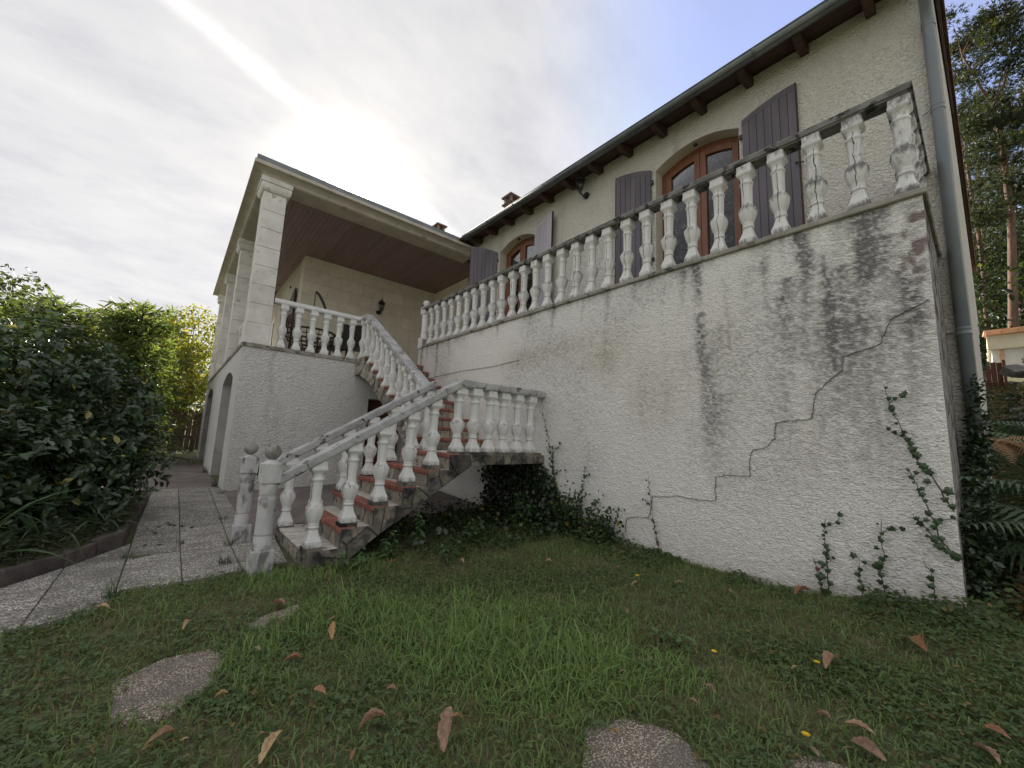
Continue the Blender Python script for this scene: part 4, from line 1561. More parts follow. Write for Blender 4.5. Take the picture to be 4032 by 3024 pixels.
# ================================================================ balustrades
def baluster_mesh():
    prof = [  # z, half width, squareness 0..1, flute depth, lobes
        (0.000, .070, 1, 0), (.052, .070, 1, 0), (.056, .066, .9, 0), (.085, .056, .75, 0), (.120, .047, .5, .03), (.150, .043, .3, .04), (.163, .043, .1, 0),
        (.166, .051, 0, 0), (.174, .053, 0, 0), (.182, .050, 0, 0), (.186, .045, 0, 0), (.196, .049, 0, 0), (.204, .050, 0, 0), (.210, .047, 0, 0),
        (.222, .052, 0, .02), (.250, .064, .1, .06), (.285, .074, .15, .08), (.315, .079, .2, .09), (.340, .078, .3, .05), (.352, .076, .3, .03), (.368, .066, .2, 0), (.388, .053, .15, 0), (.402, .048, .1, 0),
        (.412, .047, 0, .06), (.47, .048, 0, .08), (.53, .050, 0, .08), (.585, .052, 0, .06), (.592, .052, 0, 0),
        (.598, .058, .1, 0), (.608, .060, .1, 0), (.615, .058, .1, 0), (.622, .050, .2, 0), (.640, .046, .3, 0), (.660, .048, .5, 0), (.680, .060, .85, 0), (.690, .068, 1, 0),
        (.700, .072, 1, 0), (.716, .072, 1, 0), (.720, .067, 1, 0), (.780, .067, 1, 0)]
    n = 32
    vs, fs, sf = [], [], []
    for (z, w, q, fl) in prof:
        p = 2 + 12 * q * q
        for k in range(n):
            a = 2 * math.pi * k / n
            c, s_ = abs(math.cos(a)), abs(math.sin(a))
            r = w / ((c ** p + s_ ** p) ** (1 / p))
            r *= 1 + fl * (math.cos(8 * a) - .4) * (1 if z > .4 else .8)
            vs.append((r * math.cos(a), r * math.sin(a), z))
    m = len(prof)
    for i in range(m - 1):
        sq = prof[i][2] > .6 and prof[i + 1][2] > .6
        for k in range(n):
            fs.append((i * n + k, i * n + (k + 1) % n, (i + 1) * n + (k + 1) % n, (i + 1) * n + k))
            sf.append(not sq)
    fs.append(tuple(range(n))[::-1])
    fs.append(tuple((m - 1) * n + k for k in range(n)))
    sf += [False, False]
    me = bpy.data.meshes.new('baluster')
    me.from_pydata(vs, [], fs)
    me.materials.append(MT['baluster'])
    me.polygons.foreach_set('use_smooth', np.array(sf))
    return me


BAL = baluster_mesh()


def baluster(parent, x, y, z, top, dirt=.3, crack_=None, width=1.0):
    o = bpy.data.objects.new('baluster', BAL)
    COL.objects.link(o)
    place(o, (x, y, z), parent)
    o.scale = (width, width, (top - z) / .78)
    o.rotation_euler = (random.uniform(-.012, .012), random.uniform(-.012, .012), math.pi + random.uniform(-.03, .03))
    c = (1.0 if random.random() < .6 else 0.0) if crack_ is None else crack_
    o.color = (dirt, random.random(), c, 1)
    return o


def rail(name, parent, path, w, h, mat, arris=.012):
    P = [Vector(p) for p in path]
    secs = []
    for i, p in enumerate(P):
        ds = []
        if i > 0:
            d = P[i] - P[i - 1]
            ds.append(Vector((d.x, d.y, 0)).normalized())
        if i < len(P) - 1:
            d = P[i + 1] - P[i]
            ds.append(Vector((d.x, d.y, 0)).normalized())
        if len(ds) == 2:
            a = (ds[0] + ds[1]).normalized()
            k = 1 / max(.3, a.dot(ds[0]))
        else:
            a, k = ds[0], 1
        nn = Vector((a.y, -a.x, 0)) * k
        sl_ = 1.0
        hh = h
        sec = [(-w / 2 + .014, -hh), (w / 2 - .014, -hh), (w / 2 - .012, -hh + .012), (w / 2, -hh + .016), (w / 2, -arris), (w / 2 - arris, 0), (-w / 2 + arris, 0), (-w / 2, -arris), (-w / 2, -hh + .016), (-w / 2 + .012, -hh + .012)]
        secs.append([p + nn * a_ + Vector((0, 0, z_)) for a_, z_ in sec])
    n = len(secs[0])
    vs = [q for s in secs for q in s]
    fs = []
    for i in range(len(secs) - 1):
        for k in range(n):
            fs.append((i * n + k, i * n + (k + 1) % n, (i + 1) * n + (k + 1) % n, (i + 1) * n + k))
    fs += [tuple(range(n))[::-1], tuple((len(secs) - 1) * n + k for k in range(n))]
    return mesh_obj(name, [tuple(v) for v in vs], fs, mat, parent)


def newel(parent, x, y, zb, mat, top=1.10, sc=1.0):
    H = top
    mb = MB()
    w = .105 * sc
    mb.box(x - w, x + w, y - w, y + w, zb - .05, zb + .20 * H / 1.1)
    k = H / 1.10
    mb.lathe((x, y, zb), [(.092 * sc, .198 * k), (.086 * sc, .21 * k), (.084 * sc, .30 * k), (.078 * sc, .31 * k), (.078 * sc, .318 * k), (.086 * sc, .33 * k), (.082 * sc, .345 * k),
                          (.083 * sc, .60 * k), (.085 * sc, .635 * k), (.077 * sc, .645 * k), (.077 * sc, .653 * k), (.084 * sc, .665 * k), (.086 * sc, .75 * k), (.080 * sc, .765 * k)], 20)
    w2 = .094 * sc
    mb.box(x - w2, x + w2, y - w2, y + w2, zb + .76 * k, zb + .935 * k)
    mb.lathe((x, y, zb), [(.088 * sc, .933 * k), (.06 * sc, .952 * k), (.05 * sc, .965 * k)], 16)
    p = mb.build('newel_post', mat, parent)
    bevel(p, .008, 2)
    b = MB()
    r = .080 * sc
    prf = [(r * math.sin(a) * (1.0), .965 * k + .068 * k - .070 * k * math.cos(a)) for a in np.linspace(.15, math.pi - .02, 12)]
    b.lathe((x, y, zb), prf, 20)
    b.build('ball_finial', MT['ball'] if mat is MT['newel'] else mat, p)
    return p


# balcony
bal = thing('balustrade', 'long weathered white balustrade with blackened rail on the balcony edge', 'balustrade', (4.06, 4.1, ZL), 'white cast-stone balustrades')
rail('handrail', bal, [(4.058, 7.99, 4.092), (4.058, .236, 4.092), (5.425, .236, 4.092)], .17, .078, MT['rail_dark'])
for i in range(28):
    y = .240 + i * .2745
    d = .34 + .42 * max(0, 1 - y / 1.6) + random.uniform(-.10, .10)
    baluster(bal, 4.058, y, ZL, 4.018, d, 1.0 if 1 <= i < 14 else None)
for i in range(1, 5):
    baluster(bal, 4.058 + i * .268, .236, ZL, 4.018, .95)
newel(bal, 4.06, 7.95, ZL, MT['newel_white'], 1.06, .92)
MB().box(3.97, 4.10, 7.95 - .11, 7.95 + .11, ZL + .001, ZL + .14).build('newel_foot', MT['dark_ledge'], bal)

# terrace edge
bal = thing('balustrade', 'clean white balustrade on the terrace edge beside the corner pillar', 'balustrade', (2.0, 8.33, ZT), 'white cast-stone balustrades')
rail('handrail', bal, [(1.17, 8.33, 3.64), (2.80, 8.33, 3.64), (2.80, 8.12, 3.64)], .165, .085, MT['rail_white'])
for x in (1.35, 1.607, 1.86, 2.11, 2.364, 2.615):
    baluster(bal, x, 8.33, ZT, 3.557, .14)
baluster(bal, 2.80, 8.16, ZT, 3.557, .14)

# second flight
bal = thing('balustrade', 'white balustrade with lichened rail climbing the upper flight to the terrace', 'balustrade', (2.8, 6.6, 1.05), 'white cast-stone balustrades')
rt2 = lambda y: 3.64 - max(0, 7.93 - y) * .617
rail('handrail', bal, [(2.80, 8.115, 3.64), (2.80, 7.93, 3.64), (2.80, 5.20, rt2(5.20))], .175, .10, MT['rail'])
for k in range(-1, 10):
    if k < 0:
        continue
    y = y_k[k] + .125
    baluster(bal, 2.80, y, z_k[k], rt2(y) - .085, .22)
baluster(bal, 2.80, 5.22, 1.04, rt2(5.22) - .085, .30)

# near side of the first flight and the landing
bal = thing('balustrade', 'nearest white balustrade with grey sloping rail, from ball-topped newel up round the landing', 'balustrade', (2.2, 4.08, 0), 'white cast-stone balustrades')
YR = 4.085
rtop = lambda x: .872 + (x - .80) * .586
xk = 2.617
rail('handrail', bal, [(.78, YR, rtop(.78)), (xk, YR, rtop(xk)), (3.995, YR, rtop(xk))], .165, .098, MT['rail'])
for i, x in enumerate((1.106, 1.405, 1.705, 2.003, 2.287)):
    zb = (.195, .386, .566, .752, .921)[i]
    b = MB().box(x - .078, x + .078, YR - .078, YR + .078, zb - .06, zb - .001).build('baluster_foot', MT['stone_dark'], bal)
    baluster(bal, x, YR, zb, rtop(x) - .082, .24, 1.0 if i in (0, 3) else None)
for i, x in enumerate((2.605, 2.84, 3.075, 3.31, 3.55, 3.785)):
    baluster(bal, x, YR, 1.072, rtop(xk) - .094, .24)
MB().box(2.53, 3.95, YR - .08, YR + .08, 1.03, 1.071).build('baluster_foot', MT['stone_dark'], bal)
newel(bal, .71, YR, G(.71, YR), MT['newel'], 1.085, .84)

# far side of the first flight
bal = thing('balustrade', 'white balustrade on the house side of the lower flight, behind the nearest one', 'balustrade', (1.8, 5.2, 0), 'white cast-stone balustrades')
YR2 = 5.20
rtop2 = lambda x: .835 + (x - .80) * .584
rail('handrail', bal, [(.78, YR2, rtop2(.78)), (2.885, YR2, rtop2(2.885))], .165, .098, MT['rail'])
for i, x in enumerate((1.106, 1.405, 1.705, 2.003, 2.287, 2.60)):
    zb = (.18, .37, .545, .72, .895, 1.06)[i]
    MB().box(x - .078, x + .078, YR2 - .078, YR2 + .078, zb - .05, zb - .001).build('baluster_foot', MT['stone_dark'], bal)
    baluster(bal, x, YR2, zb, rtop2(x) - .082, .22)
newel(bal, .69, YR2, G(.69, YR2), MT['newel'], 1.05, .84)

# between the pillars along the side of the terrace
for i, (a, b) in enumerate(((8.65, 11.48), (11.9, 14.48), (14.9, 17.08))):
    w_ = ('nearest', 'middle', 'farthest')[i]
    bal = thing('balustrade', w_ + ' of the side balustrades between the pillars, seen edge-on', 'balustrade', (XL + .16, (a + b) / 2, ZT), 'white cast-stone balustrades')
    rail('handrail', bal, [(XL + .26, a, 3.60), (XL + .26, b, 3.60)], .16, .085, MT['rail_white'])
    n = 9
    for k in range(n):
        y = a + (b - a) * (k + .5) / n
        baluster(bal, XL + .26, y, ZT, 3.517, .1)

# ================================================================ lanterns and terrace furniture
def lantern(label, base, n, s=1.0, group='black wall lanterns'):
    """wall lantern: base = point on the wall, n = outward direction of the wall"""
    b = Vector(base)
    n = Vector(n)
    L = thing('wall_lantern', label, 'lantern', base, group)
    c = b + n * .20 * s
    m = MB()
    # round wall plate
    side = Vector((-n.y, n.x, 0))
    ring = [b + (side * math.cos(a) + Vector((0, 0, 1)) * math.sin(a)) * .065 * s for a in np.linspace(0, 2 * math.pi, 13)[:-1]]
    m.add([tuple(p) for p in ring] + [tuple(p + n * .03 * s) for p in ring], [tuple(range(12))[::-1], tuple(range(12, 24))] + [(i, (i + 1) % 12, 12 + (i + 1) % 12, 12 + i) for i in range(12)])
    arm = [b + n * .02 * s, b + n * .09 * s + Vector((0, 0, -.05 * s)), b + n * .16 * s + Vector((0, 0, -.03 * s)), c + Vector((0, 0, .0))]
    m.tube(arm, .014 * s, 8)
    m.build('bracket', MT['iron'], L)
    z0 = .02 * s
    k = MB()
    k.lathe(c, [(.012 * s, z0 - .06 * s), (.022 * s, z0 - .045 * s), (.012 * s, z0 - .03 * s), (.045 * s, z0), (.05 * s, z0 + .012 * s)], 6)
    for i in range(6):
        a = 2 * math.pi * i / 6
        p0 = c + Vector((.048 * s * math.cos(a), .048 * s * math.sin(a), z0 + .01 * s))
        p1 = c + Vector((.085 * s * math.cos(a), .085 * s * math.sin(a), z0 + .20 * s))
        k.tube([p0, p1], .007 * s, 4)
    k.build('cage', MT['iron'], L)
    g = MB()
    g.lathe(c, [(.043 * s, z0 + .012 * s), (.079 * s, z0 + .198 * s)], 6)
    g.build('lantern_glass', MT['glass'], L)
    r = MB()
    r.lathe(c, [(.105 * s, z0 + .195 * s), (.107 * s, z0 + .205 * s), (.07 * s, z0 + .245 * s), (.04 * s, z0 + .285 * s), (.03 * s, z0 + .295 * s), (.012 * s, z0 + .305 * s), (.016 * s, z0 + .33 * s), (.004 * s, z0 + .37 * s)], 6)
    r.build('lantern_roof', MT['iron'], L)
    return L


lantern('black six-sided lantern on the upper wall between the two balcony doors', (XF - .004, 4.50, 5.83), (-1, 0, 0), 1.0)
lantern('black lantern on the stone back wall of the covered terrace', (4.27, YB - .004, 4.80), (0, -1, 0), 1.05)
lantern('dark lantern beside the corner pillar, over the white arched door', (2.196, 14.6, 5.42), (-1, 0, 0), 1.0)

# hanging egg chair on its curved stand
egg = thing('egg_chair_stand', 'curved black steel stand holding the wicker hanging chair on the terrace', 'chair stand', (2.5, 9.7, ZT), None)
m = MB()
bx, by = 2.35, 9.75
path_ = []
for u in np.linspace(0, 1, 16):
    a = u * 1.9
    path_.append((bx + .10 - .42 * (1 - math.cos(max(0, (u - .62) / .38) * 1.25)), by, ZT + .05 + 1.65 * min(1, u * 1.03) + (.0 if u < .62 else .0)))
m.tube([(bx + .12, by, ZT + .04)] + path_[1:], .032, 10)
m.build('pole', MT['iron'], egg)
m = MB()
m.tube([(bx - .45 + .5 * math.cos(a), by + .5 * math.sin(a), ZT + .03) for a in np.linspace(0, 2 * math.pi, 25)], .025, 6)
m.build('base_ring', MT['iron'], egg)
tip = Vector(path_[-1])
basket = thing('hanging_chair', 'round open wicker basket seat hanging behind the terrace balustrade', 'hanging chair', (tip.x, tip.y, ZT + .3))
m = MB()
for i in range(7):
    z = tip.z - .05 - i * .05
    ang = i % 2
    m.tube([(tip.x + .014 * math.cos(a) * (1 if ang else 0), tip.y + .014 * math.cos(a) * (0 if ang else 1), z + .034 * math.sin(a)) for a in np.linspace(0, 2 * math.pi, 9)], .005, 4, False)
m.build('chain', MT['iron'], basket)
cx, cy, cz = tip.x - .02, tip.y, ZT + .78
R1 = .52
hoops = MB()
ribs = MB()
for j, ph in enumerate(np.linspace(.25, 1.45, 7)):
    r_ = R1 * math.sin(ph)
    z = cz - R1 * 1.05 * math.cos(ph)
    hoops.tube([(cx + r_ * math.cos(a), cy + r_ * math.sin(a), z) for a in np.linspace(0, 2 * math.pi, 25)], .012 if j < 6 else .024, 5, False)
for a in np.linspace(0, 2 * math.pi, 27)[:-1]:
    pts = [(cx + R1 * math.sin(ph) * math.cos(a), cy + R1 * math.sin(ph) * math.sin(a), cz - R1 * 1.05 * math.cos(ph)) for ph in np.linspace(.05, 1.45, 7)]
    ribs.tube(pts, .008, 4, False)
# tall woven back on the left half
for a in np.linspace(math.pi * .72, math.pi * 1.28, 11):
    pts = [(cx + R1 * math.cos(a) * math.sin(ph), cy + R1 * math.sin(a) * math.sin(ph), cz - R1 * 1.05 * math.cos(ph) ) for ph in np.linspace(1.45, 2.0, 8)]
    ribs.tube(pts, .010, 4, False)
for ph in np.linspace(1.6, 2.0, 5):
    pts = [(cx + R1 * math.cos(a) * math.sin(ph), cy + R1 * math.sin(a) * math.sin(ph), cz - R1 * 1.05 * math.cos(ph)) for a in np.linspace(math.pi * .72, math.pi * 1.28, 9)]
    hoops.tube(pts, .011, 4, False)
hoops.build('hoop', MT['wicker'], basket)
ribs.build('rib', MT['wicker'], basket)


def resin_chair(x, y, rz, label):
    t_ = thing('terrace_chair', label, 'chair', (x, y, ZT), 'black resin chairs on the terrace')
    R = Matrix.Rotation(rz, 4, 'Z')
    f = lambda p: tuple(Vector((x, y, ZT)) + R @ Vector(p))

    def q(mb, pts, th):
        v = [Vector(p) for p in pts]
        n = (v[1] - v[0]).cross(v[2] - v[0]).normalized() * th
        k = len(v)
        mb.add([f(p) for p in v] + [f(p + n) for p in v], [tuple(range(k))[::-1], tuple(range(k, 2 * k))] + [(i, (i + 1) % k, k + (i + 1) % k, k + i) for i in range(k)])
    m = MB()
    q(m, [(-.24, -.24, .42), (.24, -.24, .42), (.22, .22, .40), (-.22, .22, .40)], .03)
    m.build('seat', MT['black_plastic'], t_)
    m = MB()
    q(m, [(-.22, .22, .42), (.22, .22, .42), (.20, .36, .92), (-.20, .36, .92)], .03)
    bevel(m.build('backrest', MT['black_plastic'], t_), .02, 2)
    for sx in (-1, 1):
        m = MB()
        m.tube([f((sx * .27, -.20, .42)), f((sx * .28, -.20, .64)), f((sx * .27, .0, .66)), f((sx * .25, .28, .66))], .02, 6)
        m.build('armrest', MT['black_plastic'], t_)
        for sy in (-1, 1):
            m = MB()
            m.tube([f((sx * .22, sy * .21, .42)), f((sx * .26, sy * .26, 0))], [.022, .016], 6)
            m.build('leg', MT['black_plastic'], t_)
    return t_


resin_chair(3.02, 9.35, 2.6, 'black resin chair on the terrace, its back turned behind the balusters')
resin_chair(2.62, 9.65, -1.2, 'black resin chair on the terrace, partly hidden left of the other')

# ================================================================ car behind the shrub
def build_car(cx, cy, rz):
    t_ = thing('parked_car', 'white hatchback parked behind the large shrub, only its front wing showing', 'car', (cx, cy, G(cx, cy)))
    R = Matrix.Rotation(rz, 4, 'Z')
    z0 = G(cx, cy)
    f = lambda p: tuple(Vector((cx, cy, z0)) + R @ Vector(p))
    L = [(-1.95, .45), (-1.9, .80), (-1.72, 1.02), (-1.35, 1.42), (-.9, 1.50), (-.1, 1.48), (.55, 1.10), (1.0, 1.0), (1.6, .90), (1.9, .74), (1.97, .45), (1.93, .28), (-1.9, .28)]
    m = MB()
    prof_y = [(-.82, .90), (-.74, 1.0), (0, 1.0), (.74, 1.0), (.82, .90)]
    secs = []
    for y, k in prof_y:
        secs.append([(a * (1 if abs(y) < .8 else .985), y * (1 if b < .95 else .86), .28 + (b - .28) * k) for a, b in L])
    n = len(L)
    vs = [f(p) for s_ in secs for p in s_]
    fs = []
    for i in range(len(secs) - 1):
        for k in range(n):
            fs.append((i * n + k, i * n + (k + 1) % n, (i + 1) * n + (k + 1) % n, (i + 1) * n + k))
    fs += [tuple(range(n)), tuple((len(secs) - 1) * n + k for k in range(n))[::-1]]
    m.add(vs, fs)
    b = m.build('body', MT['car'], t_)
    bevel(b, .06, 3)
    for s in (-1, 1):
        g = MB()
        for pts in ([(-1.2, 1.02), (-.15, 1.02), (-.15, 1.36), (-.95, 1.38)], [(-.08, 1.02), (.48, 1.02), (-.02, 1.35), (-.08, 1.36)]):
            g.add([f((a, s * (.765 if z_ > 1.1 else .80), z_)) for a, z_ in pts], [tuple(range(len(pts)))])
        g.build('side_window', MT['black_plastic'], t_)
        for xw in (-1.2, 1.25):
            w = MB()
            c0 = Vector((xw, s * .70, .31))
            rings = []
            for (r, d) in ((.20, .0), (.29, 0.0), (.31, .03), (.31, .15), (.29, .17), (.20, .17)):
                rings.append([f((c0.x + r * math.cos(a), c0.y + s * (d - .04), c0.z + r * math.sin(a))) for a in np.linspace(0, 2 * math.pi, 21)[:-1]])
            vs = [p for r in rings for p in r]
            fs = [(i * 20 + k, i * 20 + (k + 1) % 20, (i + 1) * 20 + (k + 1) % 20, (i + 1) * 20 + k) for i in range(5) for k in range(20)]
            w.add(vs, fs)
            wh = w.build('wheel', MT['rubber'], t_, True)
            r2 = MB()
            for k in range(7):
                a = 2 * math.pi * k / 7
                r2.tube([f((c0.x, c0.y + s * .12, c0.z)), f((c0.x + .2 * math.cos(a), c0.y + s * .125, c0.z + .2 * math.sin(a)))], .022, 5)
            r2.build('rim', MT['alloy'], wh)
        h = MB()
        h.add([f((1.925, s * .74, .66)), f((1.965, s * .40, .62)), f((1.94, s * .42, .75)), f((1.86, s * .74, .78))], [(0, 1, 2, 3)])
        h.build('headlight', MT['glass'], t_)
    return t_


build_car(-2.0, 17.6, .10)

# ================================================================ vegetation
def unit(v):
    return v / np.maximum(1e-9, np.linalg.norm(v, axis=-1, keepdims=True))


def leaf_arrays(P, A, N, L, W, fold=.25, droop=.12):
    """six-sided leaves: P base, A axis, N normal, L length, W width -> verts, quads"""
    A = unit(A)
    S_ = unit(np.cross(A, N))
    N = np.cross(S_, A)
    L = np.asarray(L)[:, None]
    W_ = np.asarray(W)[:, None]
    p0 = P
    l1 = P + A * L * .32 + S_ * W_ * .45 + N * W_ * fold - N * L * droop * .2
    r1 = P + A * L * .32 - S_ * W_ * .45 + N * W_ * fold - N * L * droop * .2
    l2 = P + A * L * .70 + S_ * W_ * .40 + N * W_ * fold * .8 - N * L * droop * .6
    r2 = P + A * L * .70 - S_ * W_ * .40 + N * W_ * fold * .8 - N * L * droop * .6
    tp = P + A * L - N * L * droop
    V = np.stack([p0, l1, l2, tp, r2, r1], 1).reshape(-1, 3)
    b = np.arange(len(P))[:, None] * 6
    F = np.concatenate([b + [0, 1, 2, 3], b + [0, 3, 4, 5]], 1).reshape(-1, 4)
    return V, F


def rand_dirs(n):
    v = rng.normal(size=(n, 3))
    return unit(v)


def jitcol(n, c1, c2, extra=None, pe=0.0):
    u = rng.random(n)[:, None]
    c = np.array(c1) * (1 - u) + np.array(c2) * u
    c = c * (0.8 + .4 * rng.random(n)[:, None])
    if extra is not None:
        k = rng.random(n) < pe
        c[k] = np.array(extra) * (.7 + .5 * rng.random(k.sum())[:, None])
    return c


def blob_points(blobs, n, shell=.55):
    """points spread through lumpy ellipsoids, denser near the outside; returns positions and outward directions"""
    w = np.array([b[3] ** 2 if len(b) == 4 else b[3] * b[4] for b in blobs])
    idx = rng.choice(len(blobs), n, p=w / w.sum())
    B = np.array([[b[0], b[1], b[2], b[3], b[3] if len(b) == 4 else b[4]] for b in blobs])[idx]
    d = rand_dirs(n)
    r = (shell + (1 - shell) * rng.random(n) ** .6)
    lump = .86 + .28 * fbm(d[:, 0] * 2.3 + idx * 3.1 + 10, d[:, 2] * 2.3 + d[:, 1] * 1.7 + 10, 3, 77)
    sc = np.stack([B[:, 3], B[:, 3], B[:, 4]], 1)
    P = B[:, :3] + d * sc * (r * lump)[:, None]
    return P, d


def branch_tube(mb, p, q, r0, r1, wob=.06, k=5, n=6):
    p, q = Vector(p), Vector(q)
    pts = []
    L = (q - p).length
    for i in range(k + 1):
        u = i / k
        j = Vector((random.uniform(-1, 1), random.uniform(-1, 1), random.uniform(-1, 1))) * wob * L * math.sin(u * math.pi)
        pts.append(p.lerp(q, u) + j)
    mb.tube(pts, [r0 + (r1 - r0) * i / k for i in range(k + 1)], n)
    return pts


# ---- big evergreen shrub at the left of the path
def shrub(label, blobs, nshoot, per, L, W, c1, c2, extra, pe, mat, base, cat='shrub', name='shrub', up=.35, trunk_r=.05, zmin=.08, shell=.5, stems=7):
    t_ = thing(name, label, cat, base)
    P, d = blob_points(blobs, nshoot, shell)
    keep = P[:, 2] > zmin + ground(P[:, 0], P[:, 1])
    P, d = P[keep], d[keep]
    n = len(P)
    axis = unit(d * .8 + np.array([0, 0, up]) + rng.normal(size=(n, 3)) * .35)
    pp, aa, nn = [], [], []
    for k in range(per):
        side = rand_dirs(n)
        side = unit(side - axis * (side * axis).sum(1, keepdims=True))
        a = unit(axis * (.35 + .2 * k / per) + side)
        a[:, 2] -= .10
        pp.append(P + axis * (k / per) * L * 1.6)
        aa.append(a)
        nn.append(unit(axis * .7 + np.array([0, 0, .9]) + rng.normal(size=(n, 3)) * .35))
    P_ = np.concatenate(pp)
    A_ = np.concatenate(aa)
    N_ = np.concatenate(nn)
    m = len(P_)
    LL = L * (.65 + .6 * rng.random(m))
    V, F = leaf_arrays(P_, A_, N_, LL, LL * W / L, .22, .15)
    col = jitcol(m, c1, c2, extra, pe)
    mesh_obj('foliage', V, F, mat, t_, col=np.repeat(col, 6, 0))
    mb = MB()
    b = Vector(base)
    for i in range(stems):
        bl = blobs[i % len(blobs)]
        tgt = Vector(bl[:3]) + Vector((random.uniform(-.3, .3), random.uniform(-.3, .3), random.uniform(-.2, .3))) * bl[3]
        pts = branch_tube(mb, b + Vector((random.uniform(-.12, .12), random.uniform(-.12, .12), -.05)), tgt, trunk_r, trunk_r * .35, .08)
        for j in range(3):
            e = tgt + Vector((random.uniform(-1, 1), random.uniform(-1, 1), random.uniform(-.4, .8))) * bl[3] * .8
            branch_tube(mb, pts[3], e, trunk_r * .4, trunk_r * .12, .08, 4, 5)
    mb.build('trunk', MT['bark'], t_, True)
    return t_


shrub('big glossy dark evergreen shrub with a few yellowing leaves, left of the paved path',
      [(-1.25, 6.95, 1.70, .70), (-.72, 6.95, 1.38, .60), (-1.80, 6.7, 1.45, .85), (-.55, 6.95, .98, .50), (-.90, 6.75, .62, .55), (-1.55, 6.35, .70, .72), (-2.3, 6.5, 1.2, .9), (-.62, 6.8, .50, .40), (-1.35, 6.0, 1.0, .50), (-.42, 6.55, .80, .42), (-.70, 6.15, .55, .42), (-1.0, 5.85, .85, .48), (-1.35, 5.55, .75, .45), (-1.05, 5.65, .42, .34)],
      3500, 6, .088, .050, (.035, .064, .03), (.075, .118, .055), (.34, .30, .06), .02, MT['leaf_gloss'], (-1.35, 6.9, G(-1.35, 6.9)), shell=.45)

# ---- feathery conifer-like hedge behind it
def feathery(label, base, h, w, nb, c1, c2, mat, lean=(0, 0), group=None):
    t_ = thing('feathery_tree', label, 'tree', base, group)
    b = Vector(base)
    mb = MB()
    branch_tube(mb, b, b + Vector((lean[0], lean[1], h * .93)), .07, .015, .03, 7)
    Ps, As = [], []
    for i in range(nb):
        u = random.uniform(.06, 1.0)
        z = h * u * .93
        az = random.uniform(0, 2 * math.pi)
        Lb = w * (1 - .62 * u) * random.uniform(.6, 1.15)
        p = b + Vector((lean[0] * u, lean[1] * u, z))
        tip = p + Vector((math.cos(az) * Lb, math.sin(az) * Lb, Lb * random.uniform(.10, .55)))
        k = 6
        pts = []
        for j in range(k + 1):
            v = j / k
            q = p.lerp(tip, v)
            q.z -= .22 * Lb * (v ** 2)
            pts.append(q)
        mb.tube(pts, [.012 * (1 - v / k) + .003 for v in range(k + 1)], 3)
        m = int(26 * Lb / w + 10)
        for j in range(m):
            v = random.uniform(.12, 1.0) * k
            a = pts[int(min(k - 1, v))].lerp(pts[int(min(k - 1, v)) + 1], v - int(min(k - 1, v)))
            dirn = (pts[-1] - pts[0]).normalized() * random.uniform(.2, .9) + Vector((random.uniform(-1, 1), random.uniform(-1, 1), random.uniform(-.7, .6)))
            Ps.append(a)
            As.append(dirn)
    P = np.array([tuple(p) for p in Ps])
    A = np.array([tuple(p) for p in As])
    n = len(P)
    L = .20 * (.5 + rng.random(n))
    V, F = leaf_arrays(P, A, rand_dirs(n) + np.array([0, 0, .6]), L, L * .18, .1, .25)
    mesh_obj('foliage', V, F, mat, t_, col=np.repeat(jitcol(n, c1, c2), 6, 0))
    mb.build('trunk', MT['bark'], t_)
    return t_


feathery('feathery light-green tree with long drooping sprays behind the big shrub', (-.95, 14.4, .15), 4.3, 1.75, 380, (.085, .13, .045), (.15, .20, .07), MT['leaf'])
feathery('second feathery green tree further left behind the shrub', (-2.6, 14.8, .2), 4.2, 2.2, 300, (.08, .12, .045), (.14, .185, .065), MT['leaf'])
feathery('tall thin-branched tree whose bare tips stand against the sky over the shrub', (-1.45, 15.8, .3), 4.7, 1.5, 170, (.10, .12, .04), (.15, .17, .06), MT['leaf'])


def broadleaf(label, base, h, blobs, n, L, c1, c2, group=None, extra=None, pe=0, name='broadleaf_tree', trunk_r=.16, shell=.35, mat=None):
    t_ = thing(name, label, 'tree', base, group)
    P, d = blob_points(blobs, n, shell)
    A = unit(d * .5 + rng.normal(size=(n, 3)) * .6 + np.array([0, 0, -.25]))
    N = unit(np.array([0, 0, 1.0]) + rng.normal(size=(n, 3)) * .6)
    LL = L * (.6 + .7 * rng.random(n))
    V, F = leaf_arrays(P, A, N, LL, LL * .55, .15, .15)
    mesh_obj('crown', V, F, mat or MT['leaf'], t_, col=np.repeat(jitcol(n, c1, c2, extra, pe), 6, 0))
    mb = MB()
    b = Vector(base)
    top = b + Vector((random.uniform(-.3, .3), random.uniform(-.3, .3), h * .6))
    pts = branch_tube(mb, b + Vector((0, 0, -.2)), top, trunk_r, trunk_r * .5, .04, 6, 8)
    for bl in blobs:
        tgt = Vector(bl[:3])
        p = pts[random.randint(3, 6)]
        q = branch_tube(mb, p, tgt, trunk_r * .35, trunk_r * .1, .07, 5)
        for j in range(4):
            e = tgt + Vector((random.uniform(-1, 1), random.uniform(-1, 1), random.uniform(-.6, 1))) * bl[3] * .8
            branch_tube(mb, q[3], e, trunk_r * .14, trunk_r * .04, .08, 4, 4)
    mb.build('trunk', MT['bark'], t_, True)
    return t_


